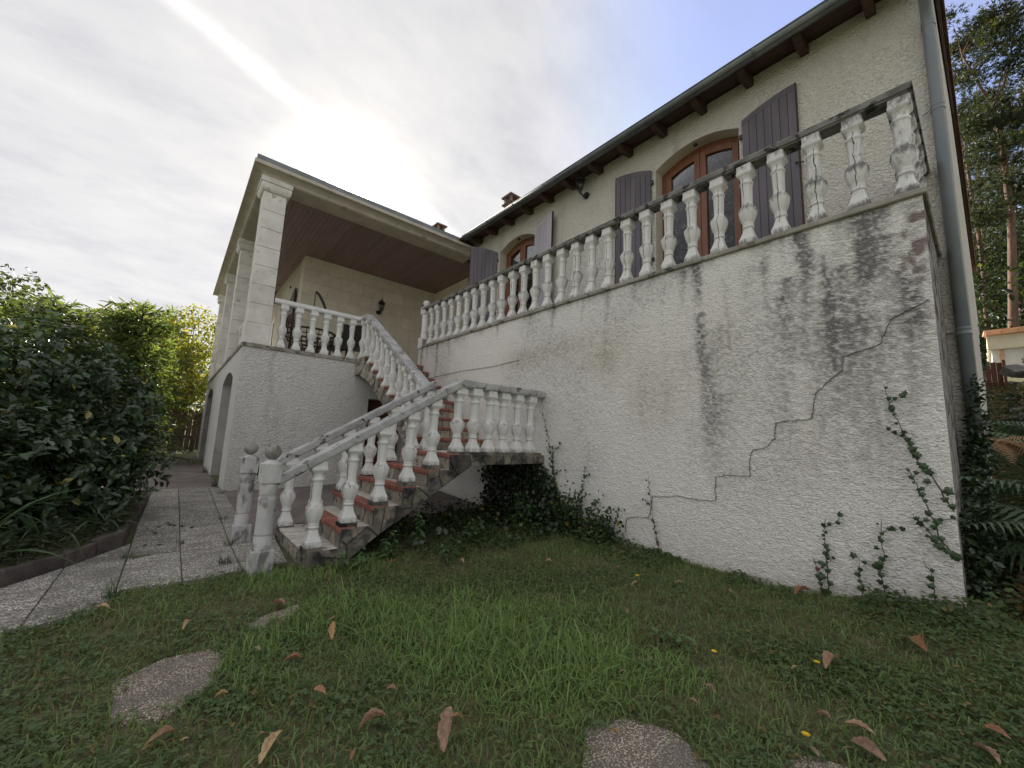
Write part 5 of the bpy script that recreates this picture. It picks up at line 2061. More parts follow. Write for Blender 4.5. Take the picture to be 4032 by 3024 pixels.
# sunlit yellow-green tree beside the corner of the house, and its neighbours
broadleaf('sunlit yellow-green tree rising beside the terrace corner', (.2, 20.5, .2), 6.0,
          [(.2, 20.5, 4.9, 1.2), (-.9, 20.2, 4.4, 1.2), (-2.2, 20.3, 4.3, 1.1), (.7, 20.8, 3.6, 1.1), (-.2, 20.0, 3.0, 1.2), (-1.6, 20.6, 3.3, 1.1), (.6, 20.2, 2.2, 1.1)], 9000, .15, (.14, .17, .035), (.24, .25, .05), extra=(.40, .34, .06), pe=.12)
broadleaf('sparse tall tree with open crown at the left edge against the sky', (-4.0, 17.5, .2), 5.6,
          [(-3.9, 17.5, 4.7, .85), (-4.7, 17.3, 4.2, .9), (-3.1, 17.6, 4.0, .75), (-3.6, 17.2, 3.3, .8), (-4.6, 17.4, 3.2, .8)], 2600, .15, (.035, .055, .022), (.07, .09, .035), shell=.2)
broadleaf('low sunlit yellow-green bush showing left behind the big shrub', (-3.6, 14.2, .2), 3.0,
          [(-3.6, 14.2, 2.2, .9), (-4.4, 14.0, 2.0, .9), (-3.0, 14.3, 1.7, .8)], 4200, .13, (.10, .13, .022), (.18, .19, .03))
for i, (x, y, hh_, c) in enumerate([(-2.6, 21.5, 4.6, 0), (-5.2, 22.5, 5.2, 0), (-7.5, 21, 5.6, 1), (2.4, 24.5, 5.6, 1), (-10.5, 22, 6.5, 0), (-13.5, 19, 7.0, 1), (-.4, 25.5, 5.4, 0)]):
    zb = G(x, y) + .9
    broadleaf(['dark hedge-line tree right behind the middle of the big shrub', 'dark hedge-line tree behind the left part of the big shrub', 'olive hedge-line tree seen past the left edge of the big shrub', 'olive hedge-line tree hidden mostly behind the pillared terrace', 'dark hedge-line tree far out beyond the left frame edge', 'olive outermost tree of the hedge line at the left', 'dark hedge-line tree just left of the sunlit yellow-green one'][i], (x, y, zb - .9), hh_,
              [(x + random.uniform(-.9, .9), y + random.uniform(-.5, .5), zb + hh_ * k, hh_ * .24) for k in (.12, .22, .34, .46, .58, .68)], 4200, .20,
              [(.05, .08, .03), (.08, .10, .035)][c], [(.095, .13, .045), (.13, .15, .05)][c], group='trees of the hedge line behind the garden')
# dark board fence at the end of the drive
fen = thing('board_fence', 'dark wooden board fence in the shade at the end of the drive', 'fence', (-2.5, 19.6, .4))
proto = None
for i in range(46):
    x = -6.6 + i * .165
    z = G(x, 19.6) + .1
    if proto is None:
        proto = MB().box(-.075, .075, -.012, .012, 0, 1.55).build('board', MT['fence_wood'], fen, at=(0, 0, 0))
        place(proto, (x, 19.6, z), fen)
    else:
        inst(proto, (x + random.uniform(-.006, .006), 19.6 + random.uniform(-.005, .005), z + random.uniform(-.05, .05)), fen, rz=(0, random.uniform(-.012, .012), 0))
MB().box(-6.7, 1.0, 19.62, 19.67, .75, .84).build('fence_rail', MT['fence_wood'], fen)

# ---- Scots pine and the wood at the right
def pine(label, trunk, limbs, clumps, r0, ntuft, cr=.75, group=None, c1=(.016, .027, .014), c2=(.038, .052, .024), spread_x=1.1):
    x0 = trunk[0][0]
    t_ = thing('pine_tree', label, 'tree', trunk[0], group)
    mb = MB()
    L = len(trunk)
    mb.tube(trunk, [r0 * (1 - .55 * i / (L - 1)) for i in range(L)], 9)
    mb.build('trunk', MT['bark_pine'], t_)
    mb = MB()
    for lb in limbs:
        mb.tube(lb, [r0 * (.40 - .30 * i / (len(lb) - 1)) for i in range(len(lb))], 7)
    allp = [Vector(p) for p in trunk[len(trunk) // 3:]] + [Vector(p) for lb in limbs for p in lb]
    P, A = [], []
    for c in clumps:
        cv = Vector(c)
        nearest = min(allp, key=lambda q: (q - cv - Vector((0, 0, -.4))).length)
        branch_tube(mb, nearest, cv, r0 * .12, r0 * .04, .08, 4, 4)
        for k in range(5):
            e = cv + Vector((random.uniform(-1, 1), random.uniform(-1, 1), random.uniform(-.3, .45))) * cr * .9
            branch_tube(mb, cv.lerp(nearest, .12), e, r0 * .045, r0 * .02, .1, 3, 3)
        m = ntuft
        q = rng.normal(size=(m, 3)) * np.array([cr * .50, cr * .50, cr * .22])
        q[:, 2] -= .12 * (q[:, 0] ** 2 + q[:, 1] ** 2)
        P.append(np.array(c) + q)
        A.append(unit(q + np.array([0, 0, .35]) + rng.normal(size=(m, 3)) * .25))
    mb.build('branches', MT['bark_pine'], t_)['kind'] = 'stuff'
    P = np.concatenate(P)
    A = np.concatenate(A)
    # every tuft is a brush of needles
    per = 9
    n = len(P)
    Pn = np.repeat(P, per, 0)
    An = unit(np.repeat(A, per, 0) * .8 + rng.normal(size=(n * per, 3)) * .55)
    Ln = .17 * (.7 + .6 * rng.random(n * per))
    S_ = unit(np.cross(An, rand_dirs(n * per))) * .015
    V = np.stack([Pn - S_, Pn + S_, Pn + An * Ln[:, None]], 1).reshape(-1, 3)
    F = np.arange(n * per * 3).reshape(-1, 3)
    col = np.repeat(np.repeat(jitcol(n, c1, c2, (.09, .095, .03), .06), per, 0), 3, 0)
    mesh_obj('crown', V, F, MT['leaf'], t_, col=col)
    return t_


X = 25.0
T1 = [(X, -1.02, 3.9), (X, -1.07, 6.55), (X, -1.17, 7.9), (X, -1.28, 9.48), (X, -1.39, 11.08), (X, -1.39, 12.76), (X, -1.41, 14.37), (X, -1.33, 15.97), (X, -1.3, 16.23)]
LB = [[(X, -1.3, 16.23), (X - .2, -1.08, 16.87), (X - .3, -.87, 17.89), (X - .3, -.65, 18.84), (X - .3, -.57, 20.07)],
      [(X, -1.3, 16.23), (X + .2, -1.65, 16.95), (X + .3, -1.89, 17.86), (X + .2, -2.01, 18.61), (X + .2, -2.24, 19.9)]]
CL = [(-0.63, 20.4), (-0.82, 20.0), (-1.03, 19.7), (-1.37, 19.4), (-1.65, 19.5), (-1.96, 19.9), (-2.24, 20.14), (-2.32, 19.45), (-1.65, 18.67), (-1.21, 18.52), (-0.55, 18.52), (-0.64, 17.81), (-1.8, 18.05), (-2.14, 18.14), (-0.72, 16.87), (-0.9, 16.37), (-1.45, 15.4), (-1.85, 15.38), (-0.36, 15.99), (-0.8, 15.09), (-1.33, 14.66), (-1.85, 14.57), (-0.43, 14.95), (-0.86, 13.98), (-1.77, 13.59), (-1.3, 12.58), (-1.67, 12.4), (-0.65, 13.14), (-0.45, 12.3), (-1.58, 11.22), (-0.88, 11.52), (-0.55, 10.86), (-2.4, 17.0), (-2.6, 15.8), (-2.7, 18.8), (-2.5, 13.6)]
pine('tall pine with forked orange-barked trunk standing behind the right gable', T1, LB,
     [(X + random.uniform(-1.3, 1.3), y + random.uniform(-.12, .12), z) for y, z in CL] + [(X + random.uniform(-1.3, 1.3), y + random.uniform(-.35, .35), z + random.uniform(-.5, .5)) for y, z in CL], .155, 95, .60)
for i, (x, y, h, r) in enumerate([(30, -.55, 15, .12), (33, -1.75, 17, .13), (38, -1.0, 19, .15), (36, -3.0, 18, .15), (42, -2.2, 20, .15), (29, -3.4, 16, .14), (46, -.6, 20, .15)]):
    z0 = G(x, y)
    tr = [(x + .03 * k, y + .05 * math.sin(k * 1.3 + i), z0 + h * k / 8) for k in range(9)]
    pine(['slim dark pine nearest the gable edge, left of the forked pine', 'straight pine close behind the forked pine', 'pine just left of the forked trunk and deeper in the wood', 'thick pine deep in the wood near the right frame edge', 'farthest pine but one, behind the forked crown', 'pine right of the forked one, cut by the frame', 'farthest pine of the wood, beside the gable verge'][i], tr, [],
         [(x + random.uniform(-1.5, 1.5), y + random.uniform(-1.2, 1.2), z0 + h * random.uniform(.3, 1.0)) for k in range(22)], r, 75, 1.1, group='pines in the wood behind the house')
bl = []
for (x, y, q) in [(22.5, -.75, 1.2), (27, -.2, 1.6), (28, -2.2, 1.8), (30, -1.0, 2.0), (34, -.3, 2.4), (34, -2.6, 2.4), (41, -1.5, 3.2), (48, -2.8, 3.8), (47, -.2, 3.6), (55, -1.6, 4.5), (56, -4.5, 4.5), (30, -.1, 2.6), (36, -.5, 3.4), (38, -2.0, 3.4), (44, -.9, 4.4), (52, -.3, 5.0)]:
    z0 = G(x, y)
    bl += [(x + random.uniform(-.6, .6) * q, y + random.uniform(-.7, .7) * q, z0 + q * k, q * .66) for k in (.4, .9, 1.5, 2.2, 2.9)]
P, d = blob_points(bl, 42000, .3)
n = len(P)
LL = .24 * (.6 + .7 * rng.random(n))
V, F = leaf_arrays(P, unit(d * .5 + rng.normal(size=(n, 3)) * .6), unit(np.array([0, 0, 1.]) + rng.normal(size=(n, 3)) * .6), LL, LL * .55)
o = mesh_obj('understorey', V, F, MT['leaf'], col=np.repeat(jitcol(n, (.010, .019, .008), (.026, .04, .015), (.10, .10, .03), .04), 6, 0))
setp(o, 'dark understorey of the wood filling the shade beneath the pines', 'wood', kind='stuff')

# ---- outbuilding on the bank, gate and rocks
ob = thing('outbuilding', 'small white outbuilding with pale terracotta roof edge under the pines', 'outbuilding', (17, -1.6, 3.4))
MB().box(17.0, 20.5, -3.2, -.30, 2.9, 4.22).build('wall', MT['out_wall'], ob)
MB().box(16.86, 20.6, -3.3, -.24, 4.22, 4.60).build('beam', MT['smooth_render'], ob)
for i in range(11):
    a = -3.3 + i * .28
    MB().box(16.70, 17.0, a + .004, a + .276, 4.60, 4.72).build('roof_tile', MT['out_tile'], ob)
slab('roof', [(16.95, -3.35, 4.70), (16.95, -.2, 4.70), (20.7, -.2, 5.3), (20.7, -3.35, 5.3)], .08, MT['out_tile'], ob)
MB().box(16.97, 17.0, -.50, -.44, 3.2, 4.2).build('drain_strip', MT['out_tile'], ob)
gt = thing('wooden_gate', 'narrow brown board gate between the gable and the rocky bank', 'gate', (14.0, -.2, 1.9))
for i in range(4):
    a = -.37 + i * .085
    MB().box(14.0, 14.03, a + .002, a + .083, 2.0, 3.40 + .02 * (i % 2)).build('board', MT['gate_wood'], gt)
MB().box(13.95, 14.03, -.42, -.375, 1.9, 3.45).build('gate_post', MT['gate_wood'], gt)
m = MB()
m.tube([(13.99, -.05, 2.95), (13.99, -.24, 2.93)], .014, 6)
m.build('strap_hinge', MT['iron'], gt)


def rock(x, y, z, s, label, flat=.6, parent=None):
    bm = bmesh.new()
    R = np.random.default_rng(int(abs(x * 977 + y * 131 + s * 7919)) + 3)
    for k in range(15):
        v = R.normal(size=3)
        v /= np.linalg.norm(v)
        v *= R.uniform(.75, 1.1)
        bm.verts.new((v[0] * s * 1.15, v[1] * s, v[2] * s * flat))
    hull = bmesh.ops.convex_hull(bm, input=bm.verts)
    bmesh.ops.delete(bm, geom=[g_ for g_ in hull['geom_interior'] if isinstance(g_, bmesh.types.BMVert)], context='VERTS')
    me = bpy.data.meshes.new('rock')
    bm.to_mesh(me)
    bm.free()
    me.materials.append(MT['rock'])
    o = bpy.data.objects.new('rock', me)
    COL.objects.link(o)
    if parent:
        place(o, (x, y, z), parent)
    else:
        o.location = (x, y, z)
        setp(o, label, 'rock', 'rocks on the bank at the right')
    return o


rock(13.2, -.50, G(13.2, -.5) + .45, .26, 'flat pale boulder topping the bank beside the gate')
bank = thing('rubble_bank', 'rubble of rough grey stones held in the slope beside the gate', 'stone bank', (11, -.4, 1.8))
for i in range(26):
    x = random.uniform(7.5, 16)
    y = -.07 - x * random.uniform(.018, .055)
    rock(x, y, G(x, y) + random.uniform(-.03, .08), random.uniform(.06, .13), None, parent=bank)

# foliage on the bank and up the corner of the house
def leafy(name, label, cat, P, N, A, L, W, c1, c2, mat, base, part='foliage', group=None, extra=None, pe=0, kind=None):
    t_ = thing(name, label, cat, base, group)
    V, F = leaf_arrays(P, A, N, L, W, .15, .2)
    o = mesh_obj(part, V, F, mat, t_, col=np.repeat(jitcol(len(P), c1, c2, extra, pe), 6, 0))
    return t_


def ball_leafy(label, blobs, n, L, c1, c2, base, name='bush', cat='bush', mat=None, **kw):
    P, d = blob_points(blobs, n, .3)
    A = unit(d * .6 + rng.normal(size=(n, 3)) * .6)
    N = unit(d * .6 + np.array([0, 0, .8]) + rng.normal(size=(n, 3)) * .4)
    LL = L * (.6 + .7 * rng.random(n))
    return leafy(name, label, cat, P, N, A, LL, LL * .7, c1, c2, mat or MT['leaf_gloss'], base, **kw)


ball_leafy('dark ivy bush growing up the house corner around the downpipe foot', [(4.35, .10, .55, .10, .40), (4.7, .06, .75, .10, .40), (5.2, .06, 1.15, .09, .45), (5.30, .02, 1.55, .07, .40), (4.9, -.02, .55, .14, .25)], 1900, .045, (.022, .042, .018), (.045, .075, .032), (5.0, .0, .4), 'ivy_bush')
ball_leafy('leafy climber on the far end of the gable above the gate', [(12.5, -.02, 3.45, .10, .5), (11, .0, 3.0, .08, .4)], 700, .08, (.03, .06, .02), (.07, .11, .04), (12, -.05, 2.0), 'climbing_plant', 'climber')
ball_leafy('low scrub covering the right-hand bank', [(7, -.36, .95, .26, .25), (8, -.34, 1.15, .26, .28), (9, -.45, 1.45, .3, .3), (10, -.40, 1.7, .28, .3), (11, -.60, 2.0, .35, .35), (12, -.52, 2.2, .3, .35), (6, -.30, .75, .22, .2), (15.9, -.95, 3.6, .2, .3)], 4200, .055, (.018, .034, .014), (.05, .07, .03), (9, -.5, 1.2), 'scrub', extra=(.22, .15, .07), pe=.15)


# creeping cover and litter on the slope
n = 6500
xx = 4.1 + 10 * rng.random(n) ** 1.4
yy = -xx * rng.uniform(.004, .075, n) - .02
P = np.stack([xx, yy, ground(xx, yy) + .01 + rng.random(n) ** 2 * .10], 1)
LL = .055 * (.5 + .9 * rng.random(n))
V, F = leaf_arrays(P, rng.normal(size=(n, 3)) * np.array([1, 1, .4]), np.array([-.5, 0, 1.]) + rng.normal(size=(n, 3)) * .4, LL, LL * .6)
cc = jitcol(n, (.03, .05, .02), (.075, .10, .04), (.24, .16, .09), .32)
o = mesh_obj('bank_cover', V, F, MT['leaf'], col=np.repeat(cc, 6, 0))
setp(o, 'creeping plants and dead leaves covering the slope right of the wall', 'ground cover', kind='stuff')

# ---- bracken at the right edge
def frond_mesh():
    """one bracken frond: arching stalk with tapering, toothed pinnae"""
    mb = MB()
    n = 17
    L = .95
    z_ = lambda u: .30 * u - .42 * u * u
    mb.tube([(u * L, 0, z_(u)) for u in np.linspace(0, 1, 9)], [.006 * (1 - .8 * u) for u in np.linspace(0, 1, 9)], 4)
    for i in range(n):
        u = .16 + .84 * i / n
        pl = .36 * (1 - u) ** .8 * (1 if u > .25 else .8) + .012
        for s in (-1, 1):
            base = Vector((u * L, 0, z_(u)))
            dirn = Vector((.40 + .1 * random.random(), s, -.20 - .15 * random.random())).normalized()
            side = Vector((dirn.y * s, -dirn.x * s, 0)).normalized()
            k = max(3, int(pl / .035))
            left, right = [], []
            for j in range(k + 1):
                v = j / k
                w = .017 * (1 - v * .9) * (.75 if j % 2 else 1.15)
                c = base + dirn * pl * v + Vector((0, 0, -.05 * pl * v * v * 3))
                left.append(tuple(c + side * w))
                right.append(tuple(c - side * w))
            vs = left + right
            mb.add(vs, [(j, j + 1, k + 2 + j, k + 1 + j) for j in range(k)])
    return mb


fm = frond_mesh()
fern_proto = None
for fi, (fx, fy, fz, nf, lab) in enumerate([(5.3, -.52, .95, 9, 'large bracken fern arching in from the right edge at mid height'), (6.3, -.55, 1.2, 8, 'bracken fern behind, nearest the downpipe foot'), (4.75, -.48, .62, 7, 'lowest bracken fern at the right edge'), (7.6, -.60, 1.5, 7, 'farthest bracken fern on the bank')]):
    F_ = thing('bracken_fern', lab, 'fern', (fx, fy, fz), 'bracken at the right of the wall')
    for k in range(nf):
        az = math.pi * random.uniform(.50, .82)
        el = random.uniform(-.25, .45)
        if fern_proto is None:
            fern_proto = mesh_obj('frond', fm.v, fm.f, MT['fern'], F_, at=(0, 0, 0))
            place(fern_proto, (fx, fy, fz), F_)
            fern_proto.rotation_euler = (0, -el, az)
            continue
        o = inst(fern_proto, (fx + random.uniform(-.05, .05), fy + random.uniform(-.05, .05), fz + random.uniform(-.1, .1)), F_, rz=(random.uniform(-.5, .5), -el, az))
        s_ = random.uniform(.65, 1.0)
        o.scale = (s_, s_, s_)
        if fi == 1 and k == 3:
            o.data = o.data.copy()
            o.data.materials[0] = MT['dead']
            o['label'] = 'withered orange-brown frond'
# withered fronds hanging by the downpipe
F_ = thing('withered_fern', 'clump of withered pinkish-brown fronds below the downpipe', 'fern', (5.7, -.06, 1.42))
dm = None
for k in range(5):
    o = inst(fern_proto, (5.7, -.06, 1.42), F_, rz=(random.uniform(-.6, .6), random.uniform(-.1, .7), random.uniform(2.4, 4.6)))
    if dm is None:
        dm = o.data.copy()
        dm.materials[0] = MT['dead']
    o.data = dm
    o.scale = (.42, .42, .42)

# ---- ivy strands on the balcony wall
def ivy_leaf_mesh(v):
    R = random.Random(v)
    pts = [(0, 0), (.30, -.10), (.52, .12), (.42, .30), (.60, .50), (.30, .62), (.0, 1.0), (-.30, .62), (-.60, .50), (-.42, .30), (-.52, .12), (-.30, -.10)]
    vs = [(x * R.uniform(.9, 1.1) * .9, y * R.uniform(.95, 1.05), -.18 * abs(x) + .05 * R.random()) for x, y in pts]
    vs.append((0, .42, .06))
    fs = [(12, i, (i + 1) % 12) for i in range(12)]
    me = bpy.data.meshes.new('leaf')
    me.from_pydata(vs, [], fs)
    me.materials.append(MT['ivy'])
    return me


IVY = [ivy_leaf_mesh(i) for i in range(4)]
IVR = IVY[0].copy()
IVR.materials[0] = MT['ivy_red']


def ivy_strand(label, path, step, size, red=0.0, x=3.965):
    pts = [Vector((x, a, b)) for a, b in path]
    t_ = thing('ivy_vine', label, 'ivy', tuple(pts[0]), 'ivy strands climbing the stained wall')
    # resample
    fine = [pts[0]]
    for a, b in zip(pts[:-1], pts[1:]):
        k = max(1, int((b - a).length / .03))
        for i in range(1, k + 1):
            fine.append(a.lerp(b, i / k) + Vector((0, random.uniform(-.006, .006), 0)))
    mb = MB()
    mb.tube(fine, [.0045 * (1 - .6 * i / len(fine)) for i in range(len(fine))], 4)
    mb.build('stem', MT['bark'], t_)
    for i in range(6, len(fine) - 2, 9):
        if random.random() < .75:
            q = fine[i]
            sg = random.choice((-1, 1))
            ln = random.uniform(.05, .13)
            br = [q + Vector((0, sg * ln * u_, ln * u_ * random.uniform(.3, 1.0))) for u_ in (0, .35, .7, 1.0)]
            b2 = MB()
            b2.tube(br, [.003, .0025, .002, .0012], 4)
            b2.build('side_shoot', MT['bark'], t_)
            for p_ in br[1:]:
                o = bpy.data.objects.new('leaf', random.choice(IVY))
                COL.objects.link(o)
                place(o, p_ + Vector((-.01, random.uniform(-.008, .008), 0)), t_)
                o.rotation_euler = (Matrix.Rotation(random.uniform(-1.5, 1.5), 4, 'X') @ Matrix.Rotation(random.uniform(-.5, .25), 4, 'Y') @ Matrix(((0, 0, -1, 0), (-1, 0, 0, 0), (0, 1, 0, 0), (0, 0, 0, 1)))).to_euler()
                k = size * random.uniform(.35, .75)
                o.scale = (k, k, k)
    acc = 0
    s = 1
    for i in range(len(fine) - 1):
        acc += (fine[i + 1] - fine[i]).length
        if acc > step * random.uniform(.5, 1.3):
            acc = 0
            s = -s
            u = i / len(fine)
            o = bpy.data.objects.new('leaf', IVR if random.random() < red else random.choice(IVY))
            COL.objects.link(o)
            place(o, fine[i] + Vector((-.012, s * random.uniform(.004, .022), random.uniform(-.01, .01))), t_)
            # leaf plane faces the garden (-X), hanging outwards
            rx = s * random.uniform(.5, 1.25) + random.uniform(-.2, .2)
            e = Matrix.Rotation(rx, 4, 'X') @ Matrix.Rotation(random.uniform(-.55, .2), 4, 'Y') @ Matrix(((0, 0, -1, 0), (1, 0, 0, 0), (0, 1, 0, 0), (0, 0, 0, 1)))
            # local x->world y, local y->world z, local z->world -x
            e = Matrix.Rotation(rx + (math.pi if random.random() < .25 else 0), 4, 'X') @ Matrix.Rotation(random.uniform(-.45, .25), 4, 'Y') @ Matrix(((0, 0, -1, 0), (-1, 0, 0, 0), (0, 1, 0, 0), (0, 0, 0, 1)))
            o.rotation_euler = e.to_euler()
            k = size * random.uniform(.45, 1.05) * (1.05 - .5 * u)
            o.scale = (k, k, k)
    return t_


ivy_strand('ivy strand rising from the lush clump right of the landing', [(3.29, .08), (3.36, .42), (3.28, .63), (3.25, .81), (3.24, .96)], .022, .055)
ivy_strand('dense ivy strand just right of the landing edge', [(3.59, .08), (3.67, .46), (3.76, .69), (3.80, .92), (3.78, 1.20)], .018, .06)
ivy_strand('longest ivy strand, climbing to the landing handrail', [(3.69, .06), (3.75, .76), (3.83, 1.07), (3.93, 1.37), (4.02, 1.65)], .02, .055)
ivy_strand('hooked ivy strand bending over at its tip', [(3.07, .10), (3.18, .38), (3.08, .57), (2.98, .54)], .02, .055)
ivy_strand('ivy strand slanting up to the right above the yellow leaf', [(2.99, .05), (2.86, .17), (2.79, .34), (2.74, .55)], .022, .055)
ivy_strand('thin lone ivy strand by the lower crack', [(2.25, .12), (2.27, .25), (2.33, .5), (2.36, .72), (2.38, .91)], .03, .045, .06)
ivy_strand('short thick ivy strand with reddish young shoots at the foot of the wall', [(.86, .18), (.86, .5), (.87, .64), (.85, .74)], .028, .06, .05)
ivy_strand('stub of reddish ivy next to the short thick strand', [(.90, .17), (.93, .35), (.95, .43)], .028, .05, .25)
ivy_strand('smallest upright ivy shoot between two taller ones', [(.66, .19), (.67, .36), (.67, .45)], .035, .055)
ivy_strand('highest ivy strand slanting across the right end of the wall', [(.17, .9), (.26, 1.12), (.31, 1.2), (.36, 1.35), (.39, 1.47), (.43, 1.59), (.45, 1.75)], .034, .062)
ivy_strand('ivy strand just below the highest one, slanting the same way', [(.18, .6), (.24, .7), (.28, .87), (.32, 1.01), (.37, 1.17)], .03, .06)
ivy_strand('lowest of the slanting ivy strands near the wall corner', [(.17, .60), (.25, .66), (.3, .76), (.37, .85)], .03, .06)
ivy_strand('upright ivy strand of paired leaves, second from the wall corner', [(.53, .22), (.56, .42), (.53, .54), (.54, .66), (.53, .78)], .03, .062, .04)
ivy_strand('drooping large-leaved ivy shoot at the wall corner', [(.29, .25), (.30, .49), (.34, .55)], .035, .075)

# clump of ivy and weeds at the wall foot beside the landing
n = 1500
yy = np.concatenate([rng.normal(3.45, .16, n // 2), rng.normal(2.98, .13, n - n // 2)])
zz_ = .10 + np.abs(rng.normal(0, .16, n)) * (1 + .6 * (yy > 3.2))
xx = 3.95 - rng.random(n) ** 1.6 * .20
P = np.stack([xx, yy, zz_], 1)
leafy('ivy_clump', 'ragged clump of ivy and bindweed at the wall foot right of the landing', 'ivy', P, np.tile([-1., 0, .5], (n, 1)) + rng.normal(size=(n, 3)) * .4, rng.normal(size=(n, 3)) * np.array([.5, 1, .8]), .045 * (.5 + .9 * rng.random(n)), .034 * (.5 + .9 * rng.random(n)), (.025, .05, .02), (.06, .10, .035), MT['leaf'], (3.9, 3.2, .12), extra=(.30, .26, .05), pe=.03)

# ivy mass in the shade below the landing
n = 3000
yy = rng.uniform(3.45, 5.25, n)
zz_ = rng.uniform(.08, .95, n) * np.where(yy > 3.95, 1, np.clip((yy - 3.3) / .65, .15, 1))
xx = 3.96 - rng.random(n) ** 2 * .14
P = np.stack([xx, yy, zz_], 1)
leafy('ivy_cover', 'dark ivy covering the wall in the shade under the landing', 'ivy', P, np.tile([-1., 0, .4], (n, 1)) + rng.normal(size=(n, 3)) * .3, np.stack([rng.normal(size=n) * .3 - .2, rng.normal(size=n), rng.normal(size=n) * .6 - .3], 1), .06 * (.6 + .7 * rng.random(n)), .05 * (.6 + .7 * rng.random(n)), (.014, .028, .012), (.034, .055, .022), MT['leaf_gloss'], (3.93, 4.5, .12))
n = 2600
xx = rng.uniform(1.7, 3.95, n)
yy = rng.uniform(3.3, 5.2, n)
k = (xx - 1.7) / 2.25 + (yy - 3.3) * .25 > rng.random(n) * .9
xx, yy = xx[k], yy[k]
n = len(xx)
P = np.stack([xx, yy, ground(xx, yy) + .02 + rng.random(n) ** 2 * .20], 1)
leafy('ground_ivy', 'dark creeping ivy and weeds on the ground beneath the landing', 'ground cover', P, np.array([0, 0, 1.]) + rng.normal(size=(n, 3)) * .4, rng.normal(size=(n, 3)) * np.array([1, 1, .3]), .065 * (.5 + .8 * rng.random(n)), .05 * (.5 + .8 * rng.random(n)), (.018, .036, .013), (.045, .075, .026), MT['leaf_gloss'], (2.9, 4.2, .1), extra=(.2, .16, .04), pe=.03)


# ---- nettles and young weeds by the stairs
def nettle(label, x, y, ns, h, mat='nettle'):
    t_ = thing('nettle_plant', label, 'weed', (x, y, G(x, y)), 'leafy weeds beside the stairs')
    lp = None
    for i in range(ns):
        bx_, by_ = x + random.uniform(-.14, .14), y + random.uniform(-.10, .10)
        hh_ = h * random.uniform(.6, 1.05)
        lx, ly = random.uniform(-.10, .10), random.uniform(-.10, .06)
        pts = [Vector((bx_ + lx * u * u, by_ + ly * u * u, G(bx_, by_) - .02 + hh_ * u)) for u in np.linspace(0, 1, 6)]
        m = MB()
        m.tube(pts, [.004, .004, .0035, .003, .0025, .002], 4)
        m.build('stem', MT['stem_green'], t_)
        for k in range(2, 6):
            for s in range(2):
                az = k * 1.57 + s * math.pi + random.uniform(-.3, .3)
                if lp is None:
                    vs = [(0, 0, 0), (.25, .26, .03), (.55, .22, .0), (1, 0, -.16), (.55, -.22, .0), (.25, -.26, .03), (.5, 0, -.03)]
                    lp = mesh_obj('leaf', vs, [(0, 6, 1), (1, 6, 2), (2, 6, 3), (3, 6, 4), (4, 6, 5), (5, 6, 0)], MT[mat], t_, at=(0, 0, 0))
                    o = place(lp, pts[k], t_)
                else:
                    o = inst(lp, pts[k], t_)
                o.rotation_euler = (random.uniform(-.2, .2), random.uniform(-.1, .5), az)
                q = .11 * random.uniform(.6, 1.1) * (1.15 - .1 * k)
                o.scale = (q, q, q)


nettle('bright leafy weed clump standing under the landing by the wall', 3.55, 3.95, 6, .42)
nettle('leafy weed leaning out beside the stone stair face', 1.75, 3.86, 5, .30)
nettle('tallest pale-leaved shoot in the middle, in front of the dark hollow', 2.25, 3.92, 3, .50)
nettle('low weed clump in front of the lowest steps', 1.45, 3.82, 4, .22)
nettle('weed clump midway between the steps and the wall', 2.7, 3.85, 5, .26)
nettle('broad-leaved weed in the open lawn', 2.35, 1.32, 3, .14)

# ---- bed at the left: kerb, soil, strap-leaved plants
KB = [(-1.35, 4.0), (-.80, 4.60), (-.53, 4.95), (-.22, 5.52), (-.20, 6.2), (-.12, 7.6)]
bed = [(p[0] - .06, p[1] + .03) for p in KB] + [(-1.0, 8.6), (-4.5, 8.6), (-4.5, 4.0)]
nb = 12
mbx = MB()
mbx.add([(a, b, G(a, b) + .13) for a, b in bed], [list(range(len(bed)))])
o = mbx.build('bed_soil', MT['soil'])
setp(o, kind='structure')
kt = thing('garden_kerb', 'low dark mossy stone kerb holding the flower bed beside the path', 'kerb', (-.6, 5.0, 0))
for a, b in zip(KB[:-1], KB[1:]):
    d = Vector((b[0] - a[0], b[1] - a[1], 0))
    L = d.length
    k = max(1, round(L / .42))
    d.normalize()
    nrm = Vector((-d.y, d.x, 0)) * .075
    for i in range(k):
        p = Vector((a[0], a[1], 0)) + d * (L * i / k + .006)
        q = Vector((a[0], a[1], 0)) + d * (L * (i + 1) / k - .006)
        hh_ = .15 + random.uniform(-.02, .02)
        zb = G(p.x, p.y) - .05
        m = MB()
        m.add([(p.x, p.y, zb), (q.x, q.y, zb), (q.x + nrm.x, q.y + nrm.y, zb), (p.x + nrm.x, p.y + nrm.y, zb), (p.x, p.y, zb + hh_ + .05), (q.x, q.y, zb + hh_ + .05 + random.uniform(-.01, .01)), (q.x + nrm.x, q.y + nrm.y, zb + hh_ + .04), (p.x + nrm.x, p.y + nrm.y, zb + hh_ + .05)],
              [(3, 2, 1, 0), (4, 5, 6, 7), (0, 1, 5, 4), (1, 2, 6, 5), (2, 3, 7, 6), (3, 0, 4, 7)])
        bevel(m.build('kerb_stone', MT['kerb'], kt), .015, 2)
